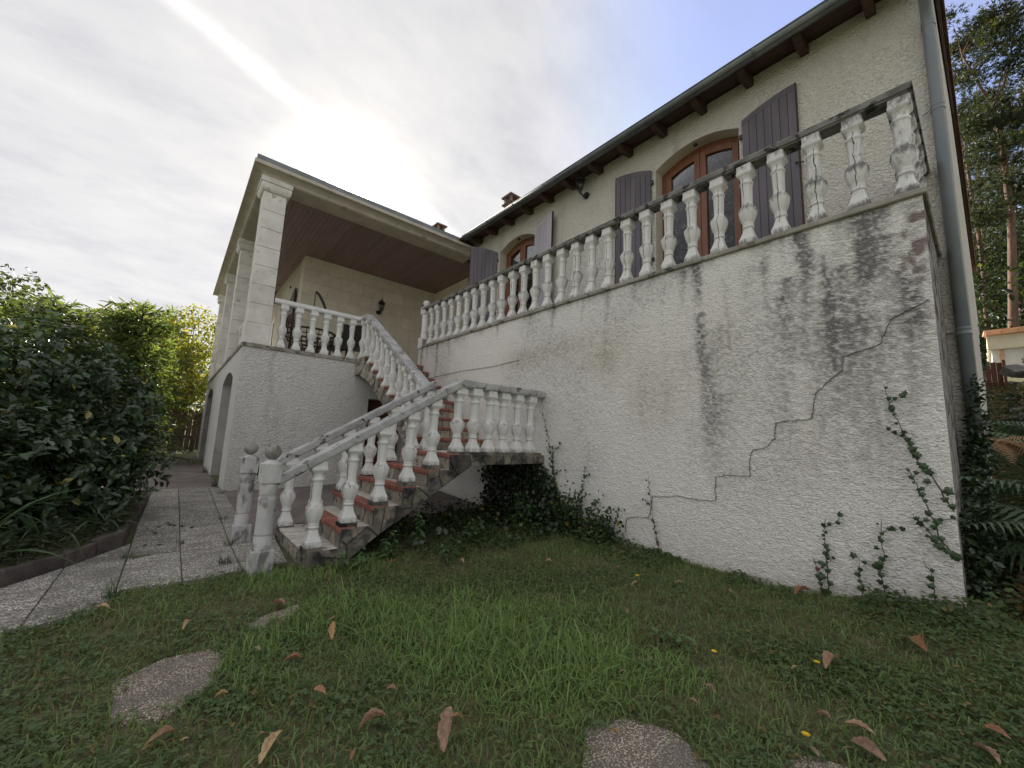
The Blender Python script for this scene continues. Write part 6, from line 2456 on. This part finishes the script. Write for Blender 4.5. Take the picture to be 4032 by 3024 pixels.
# strap-leaved clumps
sp = None
for label, x, y, nl, sc_ in [('arching strap-leaved plant at the left end of the bed', -1.02, 4.85, 24, 1.0), ('strap-leaved plant in the middle of the bed edge', -.74, 5.28, 22, .85), ('strap-leaved plant at the bed corner nearest the path', -.45, 5.75, 20, .7), ('strap-leaved plant in the shade under the shrub', -1.15, 5.6, 20, .9)]:
    t_ = thing('strap_leaf_plant', label, 'plant', (x, y, G(x, y) + .13), 'strap-leaved plants edging the bed')
    for i in range(nl):
        if sp is None:
            vs, fs = [], []
            for k, u in enumerate(np.linspace(0, 1, 7)):
                w = .018 * (1 - u ** 2.2) + .001
                vs += [(u * .85, -w, .75 * u - .85 * u * u), (u * .85, w, .75 * u - .85 * u * u)]
            fs = [(2 * k, 2 * k + 2, 2 * k + 3, 2 * k + 1) for k in range(6)]
            sp = mesh_obj('leaf', vs, fs, MT['strap'], t_, at=(0, 0, 0))
            o = place(sp, (x, y, G(x, y) + .13), t_)
        else:
            o = inst(sp, (x + random.uniform(-.05, .05), y + random.uniform(-.05, .05), G(x, y) + .12), t_)
        o.rotation_euler = (random.uniform(-.3, .3), random.uniform(-.7, .15), random.uniform(0, 6.28))
        q = sc_ * random.uniform(.7, 1.15)
        o.scale = (q, q, q)
n = 3200
u = rng.random(n)
i_ = rng.integers(0, 4, n)
KA = np.array(KB)
px_ = KA[i_, 0] * (1 - u) + KA[i_ + 1, 0] * u - rng.random(n) * .40
py_ = KA[i_, 1] * (1 - u) + KA[i_ + 1, 1] * u + rng.random(n) * .30
P = np.stack([px_, py_, ground(px_, py_) + .13 + rng.random(n) ** 1.6 * .14], 1)
leafy('bed_weeds', 'grey-green low weeds spilling over the kerb of the bed', 'ground cover', P, np.array([0, 0, 1.]) + rng.normal(size=(n, 3)) * .5, rng.normal(size=(n, 3)) * np.array([1, 1, .4]), .05 * (.5 + .8 * rng.random(n)), .018 * (.5 + .8 * rng.random(n)), (.05, .065, .035), (.10, .12, .065), MT['leaf'], (-.6, 5.2, .15))
m = MB()

# ================================================================ lawn
SL = {'A': [(-.05, 2.38), (-.07, 2.74), (.11, 2.87), (.31, 2.86), (.37, 2.69), (.31, 2.48), (.12, 2.30)],
      'B': [(.46, 3.05), (.60, 3.14), (.83, 3.22), (.80, 3.02), (.66, 2.96), (.53, 2.94)],
      'C': [(1.50, 1.20), (1.69, 1.13), (1.78, .94), (1.72, .76), (1.45, .66), (1.27, .85), (1.33, 1.08)],
      'D': [(1.93, .62), (2.07, .55), (2.14, .38), (1.98, .25), (1.85, .42)]}
SLAB_LABEL = {'A': 'largest stepping slab of pale washed gravel concrete, lower left in the lawn', 'B': 'mostly overgrown stepping slab just before the newel post',
              'C': 'dark pebbly stepping slab at the bottom edge, right of middle', 'D': 'corner of a pale stepping slab barely showing at the bottom right'}
for k, pl in SL.items():
    o = ground_prism('stepping_slab', pl, MT['stepping'], None, .010, .07, .004)
    bevel(o, .008, 2)
    setp(o, SLAB_LABEL[k], 'stepping stone', 'stepping slabs set in the lawn')

LAWN = [(-2.6, .4), (-1.2, -1.2), (3.6, -.9), (6.2, -.9), (6.0, -.02), (4.02, .14), (3.985, 5.3), (1.2, 5.15), (1.04, 3.95), (.86, 4.26), (.70, 4.29), (.55, 4.17), (.40, 4.22), (.27, 4.15), (.10, 4.22), (-.03, 4.20), (-.12, 4.23), (-.19, 3.92), (-.28, 3.87), (-.41, 3.75), (-.55, 3.73), (-.75, 3.66), (-2.6, 3.3)]


def lawn_points(n):
    P = []
    tot = 0
    while tot < n:
        x = rng.uniform(-2.6, 6.2, n)
        y = rng.uniform(-1.2, 5.3, n)
        r = np.hypot(x, y)
        k = in_poly(x, y, LAWN) & (rng.random(n) < np.clip(1.45 - r * .16, .35, 1))
        # keep the stair footprint clear, and thin out under the landing
        st_ = (x > 1.0) & (y > 3.96)
        k &= ~(st_ & (rng.random(n) < .9))
        for pl in SL.values():
            cx = sum(q[0] for q in pl) / len(pl)
            cy = sum(q[1] for q in pl) / len(pl)
            e = .93 + (fbm(x * 11, y * 11, 3, 13) - .55) * .8
            k &= ~in_poly(cx + (x - cx) / np.clip(e, .6, 1.1), cy + (y - cy) / np.clip(e, .6, 1.1), pl)
        P.append(np.stack([x[k], y[k]], 1))
        tot += k.sum()
    return np.concatenate(P)[:n]


def tuft_field(x, y):
    t_ = 0
    for (cx, cy, s, a) in [(1.55, 1.75, .28, 1.0), (1.75, 1.45, .20, .9), (1.15, 2.75, .22, .8), (1.45, 2.35, .25, .7), (.95, 3.0, .20, .8), (.62, 2.85, .14, .7), (.42, 2.62, .10, .8), (1.95, 2.1, .3, .5), (2.15, 1.15, .16, .55), (2.35, 1.7, .22, .45), (.45, 2.35, .10, .5), (1.25, 2.05, .2, .6), (.8, 3.75, .25, .6), (2.0, 2.9, .3, .35), (.0, 3.5, .15, .4), (1.5, 3.8, .3, .5)]:
        t_ = t_ + a * np.exp(-((x - cx) ** 2 + (y - cy) ** 2) / (2 * s * s))
    return np.clip(t_, 0, 1.2)


def dry_field(x, y):
    d = 0
    for (cx, cy, s, a) in [(-.45, 2.9, .35, .9), (.35, 3.55, .30, .9), (-.1, 3.2, .25, .6), (.55, 3.3, .2, .8), (.6, 1.65, .16, .8), (.2, 2.05, .18, .5), (1.75, 3.3, .25, .7), (2.5, 2.9, .4, .5), (2.7, 1.3, .35, .7), (3.2, 1.2, .3, .55), (2.3, .8, .2, .4), (3.9, .3, .5, .6), (1.35, 1.55, .12, .5), (1.2, 3.45, .25, .7), (2.0, 3.45, .35, .9), (2.7, 3.2, .3, .6), (3.3, 2.4, .3, .5), (3.0, 1.6, .3, .4), (.25, 1.75, .2, .5), (1.1, 1.7, .15, .5)]:
        d = d + a * np.exp(-((x - cx) ** 2 + (y - cy) ** 2) / (2 * s * s))
    return np.clip(d * .8 + (fbm(x * 3.1, y * 3.1, 3, 19) - .56) * 1.2, 0, 1)


def blades(n, hmin, hmax, wid, name_seed, dry_only=False, flat=0.0, tuft=False):
    P2 = lawn_points(n)
    x, y = P2[:, 0], P2[:, 1]
    tf = tuft_field(x, y)
    df = dry_field(x, y)
    if tuft:
        k = rng.random(n) < tf * .9
    elif dry_only:
        k = rng.random(n) < df
    else:
        k = rng.random(n) > df * .65
    x, y, tf, df = x[k], y[k], tf[k], df[k]
    n = len(x)
    z = ground(x, y) - .004
    h = (hmin + (hmax - hmin) * rng.random(n) ** 1.8) * (.75 + .5 * fbm(x * 4, y * 4, 2, 29)) * (1 + .9 * tf)
    az = rng.uniform(0, 2 * math.pi, n)
    lean = np.clip(rng.normal(.35 + flat, .38, n), .02, 1.75)
    dx, dy = np.cos(az) * lean, np.sin(az) * lean
    w = wid * (.7 + .6 * rng.random(n))
    sx, sy = -np.sin(az + rng.normal(0, .5, n)) * w / 2, np.cos(az + rng.normal(0, .5, n)) * w / 2
    b = np.stack([x, y, z], 1)
    S_ = np.stack([sx, sy, 0 * sx], 1)
    m = b + np.stack([dx * h * .32, dy * h * .32, h * .55 * np.cos(np.clip(lean * .5, 0, 1.2))], 1)
    q = b + np.stack([dx * h * .72, dy * h * .72, h * .88 * np.cos(np.clip(lean * .75, 0, 1.35))], 1)
    tp = b + np.stack([dx * h * 1.05, dy * h * 1.05, h * .98 * np.cos(np.clip(lean, 0, 1.5))], 1)
    V = np.stack([b - S_, b + S_, m + S_ * .85, m - S_ * .85, q + S_ * .55, q - S_ * .55, tp], 1).reshape(-1, 3)
    i = np.arange(n)[:, None] * 7
    F = np.concatenate([i + [0, 1, 2], i + [0, 2, 3], i + [3, 2, 4], i + [3, 4, 5], i + [5, 4, 6]], 1).reshape(-1, 3)
    u = rng.random(n)[:, None]
    g1 = np.array([.115, .175, .065]) * (1 - u) + np.array([.215, .29, .105]) * u
    d1 = np.array([.17, .125, .065]) * (1 - u) + np.array([.26, .20, .11]) * u
    kd = (rng.random(n) < (.70 if dry_only else .02 + .22 * df))[:, None]
    c = np.where(kd, d1, g1)
    c = np.where((tf[:, None] > .4) & ~kd, c * np.array([1.15, 1.25, 1.1]), c)
    return V, F, np.repeat(c, 7, 0)


def combine(parts):
    off = 0
    VV, FF, CC = [], [], []
    for V, F, c in parts:
        VV.append(V)
        FF.append(F + off)
        CC.append(c)
        off += len(V)
    return np.concatenate(VV), np.concatenate(FF), np.concatenate(CC)


V, F, c = combine([blades(140000, .02, .07, .0056, 1, flat=.5), blades(24000, .05, .115, .0056, 2, tuft=True, flat=.55), blades(30000, .02, .07, .0035, 3, dry_only=True, flat=.6)])
o = mesh_obj('lawn_grass', V, F, MT['grass'], col=c)
setp(o, 'rough uncut grass of the lawn with tufts and dry patches', 'grass', kind='stuff')

# clover and small round leaves between the blades
def clover(n):
    P2 = lawn_points(n)
    x, y = P2[:, 0], P2[:, 1]
    k = rng.random(n) < np.clip(.25 + (fbm(x * 2.2 + 7, y * 2.2, 3, 37) - .42) * 3.2, .05, 1) * (1 - .5 * dry_field(x, y))
    x, y = x[k], y[k]
    n = len(x)
    z = ground(x, y) + .008 + rng.random(n) * .035
    Ps, As = [], []
    a0 = rng.uniform(0, 6.28, n)
    for j in range(3):
        a = a0 + j * 2.094 + rng.normal(0, .15, n)
        Ps.append(np.stack([x, y, z], 1))
        As.append(np.stack([np.cos(a), np.sin(a), rng.normal(.05, .22, n)], 1))
    P = np.concatenate(Ps)
    A = np.concatenate(As)
    m = len(P)
    L = .015 * (.6 + .8 * np.tile(rng.random(n), 3))
    N = np.array([0, 0, 1.]) + rng.normal(size=(m, 3)) * .2
    V, F = leaf_arrays(P, A, N, L, L * .95, .08, .1)
    col = np.tile(jitcol(n, (.10, .16, .07), (.17, .235, .10), (.26, .21, .09), .05), (3, 1))
    return V, F, np.repeat(col, 6, 0)


V, F, c = clover(80000)
o = mesh_obj('clover', V, F, MT['leaf'], col=c)
setp(o, 'clover and small round weed leaves in the lawn', 'clover', kind='stuff')
# dead thatch and crumbs lying on the soil
n = 9000
P2 = lawn_points(n)
P = np.stack([P2[:, 0], P2[:, 1], ground(P2[:, 0], P2[:, 1]) + .006 + rng.random(n) * .02], 1)
L = .035 * (.4 + rng.random(n))
V, F = leaf_arrays(P, rng.normal(size=(n, 3)) * np.array([1, 1, .12]), np.array([0, 0, 1.]) + rng.normal(size=(n, 3)) * .2, L, L * .22, .1, .1)
o = mesh_obj('leaf_litter', V, F, MT['leaf'], col=np.repeat(jitcol(n, (.13, .085, .045), (.26, .18, .10)), 6, 0))
setp(o, 'bits of dead leaf and straw lying in the lawn', 'litter', kind='stuff')

# broad-leaved weeds along the foot of the wall
n = 5200
yy = rng.uniform(-.15, 3.6, n)
yy = yy[fbm(yy * 2.6, yy * 0 + 5, 3, 12) + .25 * (yy < .6) > .40 + .15 * rng.random(n)]
n = len(yy)
xx = 3.95 - rng.random(n) ** 1.7 * (.30 + .25 * fbm(yy * 2, yy * 0, 2, 8))
hh_ = rng.random(n) ** 1.8 * (.05 + .22 * np.clip(fbm(yy * 3, yy * 0 + 2, 2, 9) - .35, 0, 1)) * (1 + (yy < .35))
P = np.stack([xx, yy, ground(xx, yy) + .01 + hh_], 1)
L = .032 * (.5 + .9 * rng.random(n))
V, F = leaf_arrays(P, rng.normal(size=(n, 3)) * np.array([1, 1, .4]), np.array([-.4, -.2, 1.]) + rng.normal(size=(n, 3)) * .4, L, L * .7, .1, .15)
o = mesh_obj('wall_foot_weeds', V, F, MT['leaf'], col=np.repeat(jitcol(n, (.06, .105, .04), (.13, .18, .075), (.24, .18, .08), .08), 6, 0))
setp(o, 'low broad-leaved weeds along the foot of the stained wall', 'weeds', kind='stuff')

# small weeds in the joints of the path
def tuft(label, x, y, nb_, h):
    vs, fs = [], []
    for i in range(nb_):
        az = random.uniform(0, 6.28)
        hh_ = h * random.uniform(.5, 1.1)
        ln = random.uniform(.2, .8)
        bx_, by_ = x + random.uniform(-.04, .04), y + random.uniform(-.04, .04)
        w = .003
        z = G(bx_, by_) + .01
        b = len(vs)
        s_ = (-math.sin(az) * w, math.cos(az) * w)
        for u in (0, .5, 1):
            ww = 1 - u * .9
            vs += [(bx_ + math.cos(az) * ln * hh_ * u * u + s_[0] * ww, by_ + math.sin(az) * ln * hh_ * u * u + s_[1] * ww, z + hh_ * (u - .25 * u * u * ln)),
                   (bx_ + math.cos(az) * ln * hh_ * u * u - s_[0] * ww, by_ + math.sin(az) * ln * hh_ * u * u - s_[1] * ww, z + hh_ * (u - .25 * u * u * ln))]
        fs += [(b, b + 2, b + 3, b + 1), (b + 2, b + 4, b + 5, b + 3)]
    o = mesh_obj('grass_tuft', vs, fs, MT['strap'])
    return setp(o, label, 'grass tuft', 'grass tufts in the path joints')


tuft('thick grass tuft in the path joint beside the nearer newel post', .50, 4.42, 46, .12)
tuft('grass tuft at the edge of the path by the kerb', -.18, 3.98, 34, .20)
tuft('weed tuft at the house foot near the first arch', .70, 8.9, 40, .16)
tuft('small tuft in the joint halfway along the path', .62, 6.2, 26, .10)
tuft('sparse tuft rooted in the long middle joint of the path', .205, 5.3, 24, .08)
tuft('grass tuft where the slabs meet below the shrub', -.17, 5.0, 30, .10)
tuft('small tuft in the joint before the farther newel post', .58, 5.05, 34, .10)
tuft('tuft at the corner of the terrace wall', .72, 7.9, 26, .10)
tuft('weed tuft against the wall between the two arches', .70, 11.6, 40, .22)

# ---- fallen chestnut leaves
def dry_leaf_mesh(v, mat):
    R = random.Random(v)
    k = 11
    vs, fs = [], []
    c1, c2, tw = R.uniform(.5, 1.3), R.uniform(-.8, .8), R.uniform(-1.2, 1.2)
    for i in range(k):
        u = i / (k - 1)
        w = .16 * math.sin(math.pi * min(1, u * .92 + .06)) ** .8 + .004
        w *= 1 + (.18 if i % 2 else -.08) + R.uniform(-.16, .12)
        zc_ = .10 * math.sin(u * 2.6) * c1 * 2 + .06 * c2 * u
        a = tw * (u - .5)
        for s in (-1, -.5, 0, .5, 1):
            lift = c1 * abs(s) ** 2 * w * 1.2
            y_, z_ = s * w * math.cos(a), zc_ + lift + s * w * math.sin(a)
            vs.append((u - .5, y_, z_))
    for i in range(k - 1):
        for j in range(4):
            a = i * 5 + j
            fs.append((a, a + 1, a + 6, a + 5))
    me = bpy.data.meshes.new('fallen_leaf')
    me.from_pydata(vs, [], fs)
    me.polygons.foreach_set('use_smooth', np.ones(len(fs), bool))
    me.materials.append(mat)
    return me


LM = [dry_leaf_mesh(i, (MT['dry_tan'], MT['dry_brown'], MT['dry_orange'])[i % 3]) for i in range(9)]
LV = [(0.11, 2.11, 0.101, 18, 0, 'long pale leaf lying just below the largest stepping slab'), (0.43, 1.82, 0.157, 46, 0, 'large tan leaf pointing up to the right at the bottom left'), (0.77, 1.71, 0.137, -29, 0, 'buckled tan leaf with two lobes, bottom middle'), (0.98, 1.47, 0.184, 48, 1, 'long upright brown leaf at the bottom middle'),
      (0.31, 2.29, 0.065, -4, 2, 'small orange leaf touching the right corner of the largest slab'), (0.66, 2.06, 0.09, -65, 2, 'curved orange-brown leaf right of the largest slab'), (0.93, 1.89, 0.062, -48, 0, 'small pale leaf alone in clover at the lower middle'), (0.62, 2.41, 0.10, -6, 2, 'orange leaf half sunk in grass above the largest slab'),
      (0.86, 2.55, 0.13, 68, 2, 'upright brown-orange leaf caught in tall grass'), (0.21, 3.16, 0.09, 59, 0, 'pale leaf in dry grass left of the overgrown slab'), (0.94, 2.77, 0.089, 13, 0, 'crumpled tan leaf right of the overgrown slab'), (0.69, 3.18, 0.116, -51, 0, 'leaf lying on the overgrown slab'),
      (0.5, 2.65, 0.065, -69, 1, None), (1.22, 2.77, 0.06, -79, 1, None), (-0.2, 3.72, 0.09, -25, 0, 'leaf lying at the grassy edge of the path'), (0.65, 1.61, 0.056, 67, 2, None), (1.07, 1.55, 0.059, -33, 2, None), (1.66, 3.6, 0.13, -104, 0, 'tan leaf on bare soil in front of the stair face'), (2.19, 3.22, 0.10, -94, 0, 'pale leaf on bare soil left of the wall foot'),
      (0.18, 2.07, 0.03, -10, 0, None), (0.41, 1.92, 0.035, -16, 0, None), (3.77, 0.98, 0.14, -41, 2, 'curled orange-brown leaf near the foot of the wall'), (3.19, 0.32, 0.17, -143, 2, 'large oval leaf at the far right of the lawn'), (2.75, 0.6, 0.16, -14, 0, 'pale folded leaf beside a yellow flower at the right'), (2.31, 0.55, 0.07, -96, 0, 'narrow pale leaf above the pair of big brown leaves'),
      (2.33, 0.43, 0.12, -90, 1, 'upper of two overlapping big brown leaves at the bottom right'), (2.21, 0.39, 0.17, -120, 1, 'lower of two overlapping big brown leaves at the bottom right'), (2.05, 0.53, 0.075, -127, 1, 'brown leaf partly hidden beside the lowest yellow flower'), (2.5, 0.09, 0.14, -147, 1, 'broad brown leaf in the bottom right corner'), (2.66, 0.06, 0.10, -122, 2, 'orange leaf just above the broad corner leaf'), (2.67, 0.0, 0.06, -163, 1, None),
      (2.13, 0.95, 0.075, -104, 1, 'brown leaf between tall grass and a yellow flower'), (1.99, 0.97, 0.055, -98, 1, None), (2.03, 1.28, 0.075, -128, 1, 'thin dark upright leaf in tall grass right of middle'), (1.93, 1.31, 0.045, -52, 1, None), (2.33, 1.39, 0.055, -132, 0, None), (2.62, 0.94, 0.05, -78, 1, None), (1.54, 1.08, 0.06, -102, 2, 'small orange leaf lying on the dark stepping slab'), (1.99, 1.96, 0.06, -119, 0, None), (2.44, 1.63, 0.12, -134, 1, 'tall brown leaf standing in the grass of the middle lawn'),
      (2.98, 1.91, 0.09, -23, 0, 'tan leaf next to the farthest yellow flower'), (3.28, 1.7, 0.075, -50, 1, None), (3.36, 1.63, 0.055, -125, 1, None), (3.33, 1.56, 0.07, -136, 1, None), (3.42, 1.37, 0.09, -130, 1, 'brown leaf in short weeds below the lower crack'), (2.8, 2.7, 0.085, -63, 2, 'orange-brown leaf in short grass before the thin ivy strand'), (1.58, 1.71, 0.04, -83, 0, None), (3.5, 1.04, 0.045, -57, 1, None), (3.2, 2.24, 0.07, -96, 1, None), (2.41, 1.16, 0.045, -115, 1, None), (2.61, 0.73, 0.045, -51, 0, None), (1.27, 1.26, 0.03, -120, 0, None)]
for i, (x, y, L, an, cm, lab) in enumerate(LV):
    me = LM[(i * 3 + cm) % 9] if False else LM[cm + 3 * (i % 3)]
    o = bpy.data.objects.new('fallen_leaf', me)
    COL.objects.link(o)
    L = L * .84
    up_ = 'upright' in (lab or '') or 'standing' in (lab or '')
    o.location = (x, y, G(x, y) + (.036 if L > .06 else .03) + (.030 if up_ else 0))
    o.rotation_euler = (random.uniform(-.35, .35), random.uniform(-.25, .25) + (-.40 if up_ else 0), math.radians(an))
    o.scale = (L, L * random.uniform(.9, 1.3), L)
    setp(o, lab or 'small dry leaf lying loose in the lawn grass', 'fallen leaf', 'fallen leaves on the lawn')

# ---- yellow flowers
for i, ((x, y), lab) in enumerate(zip([(2.92, 1.85), (2.29, 1.0), (2.55, .62), (1.98, .53)], ['farthest yellow flower, in the middle of the lawn below the wall', 'yellow flower on a bare stalk in the open grass right of middle', 'yellow flower beside the pale folded leaf', 'nearest yellow flower, close to the bottom edge'])):
    t_ = thing('yellow_flower', lab, 'flower', (x, y, G(x, y)), 'yellow hawkweed flowers in the lawn')
    m = MB()
    m.tube([(x + .01, y, G(x, y)), (x + .004, y, G(x, y) + .06), (x, y, G(x, y) + .125)], .002, 5)
    m.build('stem', MT['stem_green'], t_)
    m = MB()
    c_ = Vector((x, y, G(x, y) + .127))
    for r_, k, zz0 in ((.014, 14, .002), (.009, 10, .005)):
        for j in range(k):
            a = 2 * math.pi * j / k + r_ * 50
            d = Vector((math.cos(a), math.sin(a), .25))
            s_ = Vector((-math.sin(a), math.cos(a), 0)) * .0022
            p = c_ + Vector((0, 0, zz0))
            m.add([tuple(p - s_ * .5), tuple(p + d * r_ - s_), tuple(p + d * r_ * 1.08), tuple(p + d * r_ + s_), tuple(p + s_ * .5)], [(0, 1, 2, 3, 4)])
    m.build('petals', MT['yellow_petal'], t_)

# dark dead petals dropped on the path below the shrub
for i, (x, y) in enumerate([(.02, 6.05), (.12, 6.1), (.16, 6.05), (.22, 6.0), (.31, 5.9), (.0, 5.8), (-.06, 5.35), (.05, 5.3), (.1, 6.2)]):
    o = rock(x, y, G(x, y) + .035, .022, 'dark withered blossom dropped on the path below the shrub', .5)
    o.name = 'withered_blossom'
    o.data.materials[0] = MT['mortar']
    o['category'] = 'withered blossom'
    o['group'] = 'withered blossoms on the path'
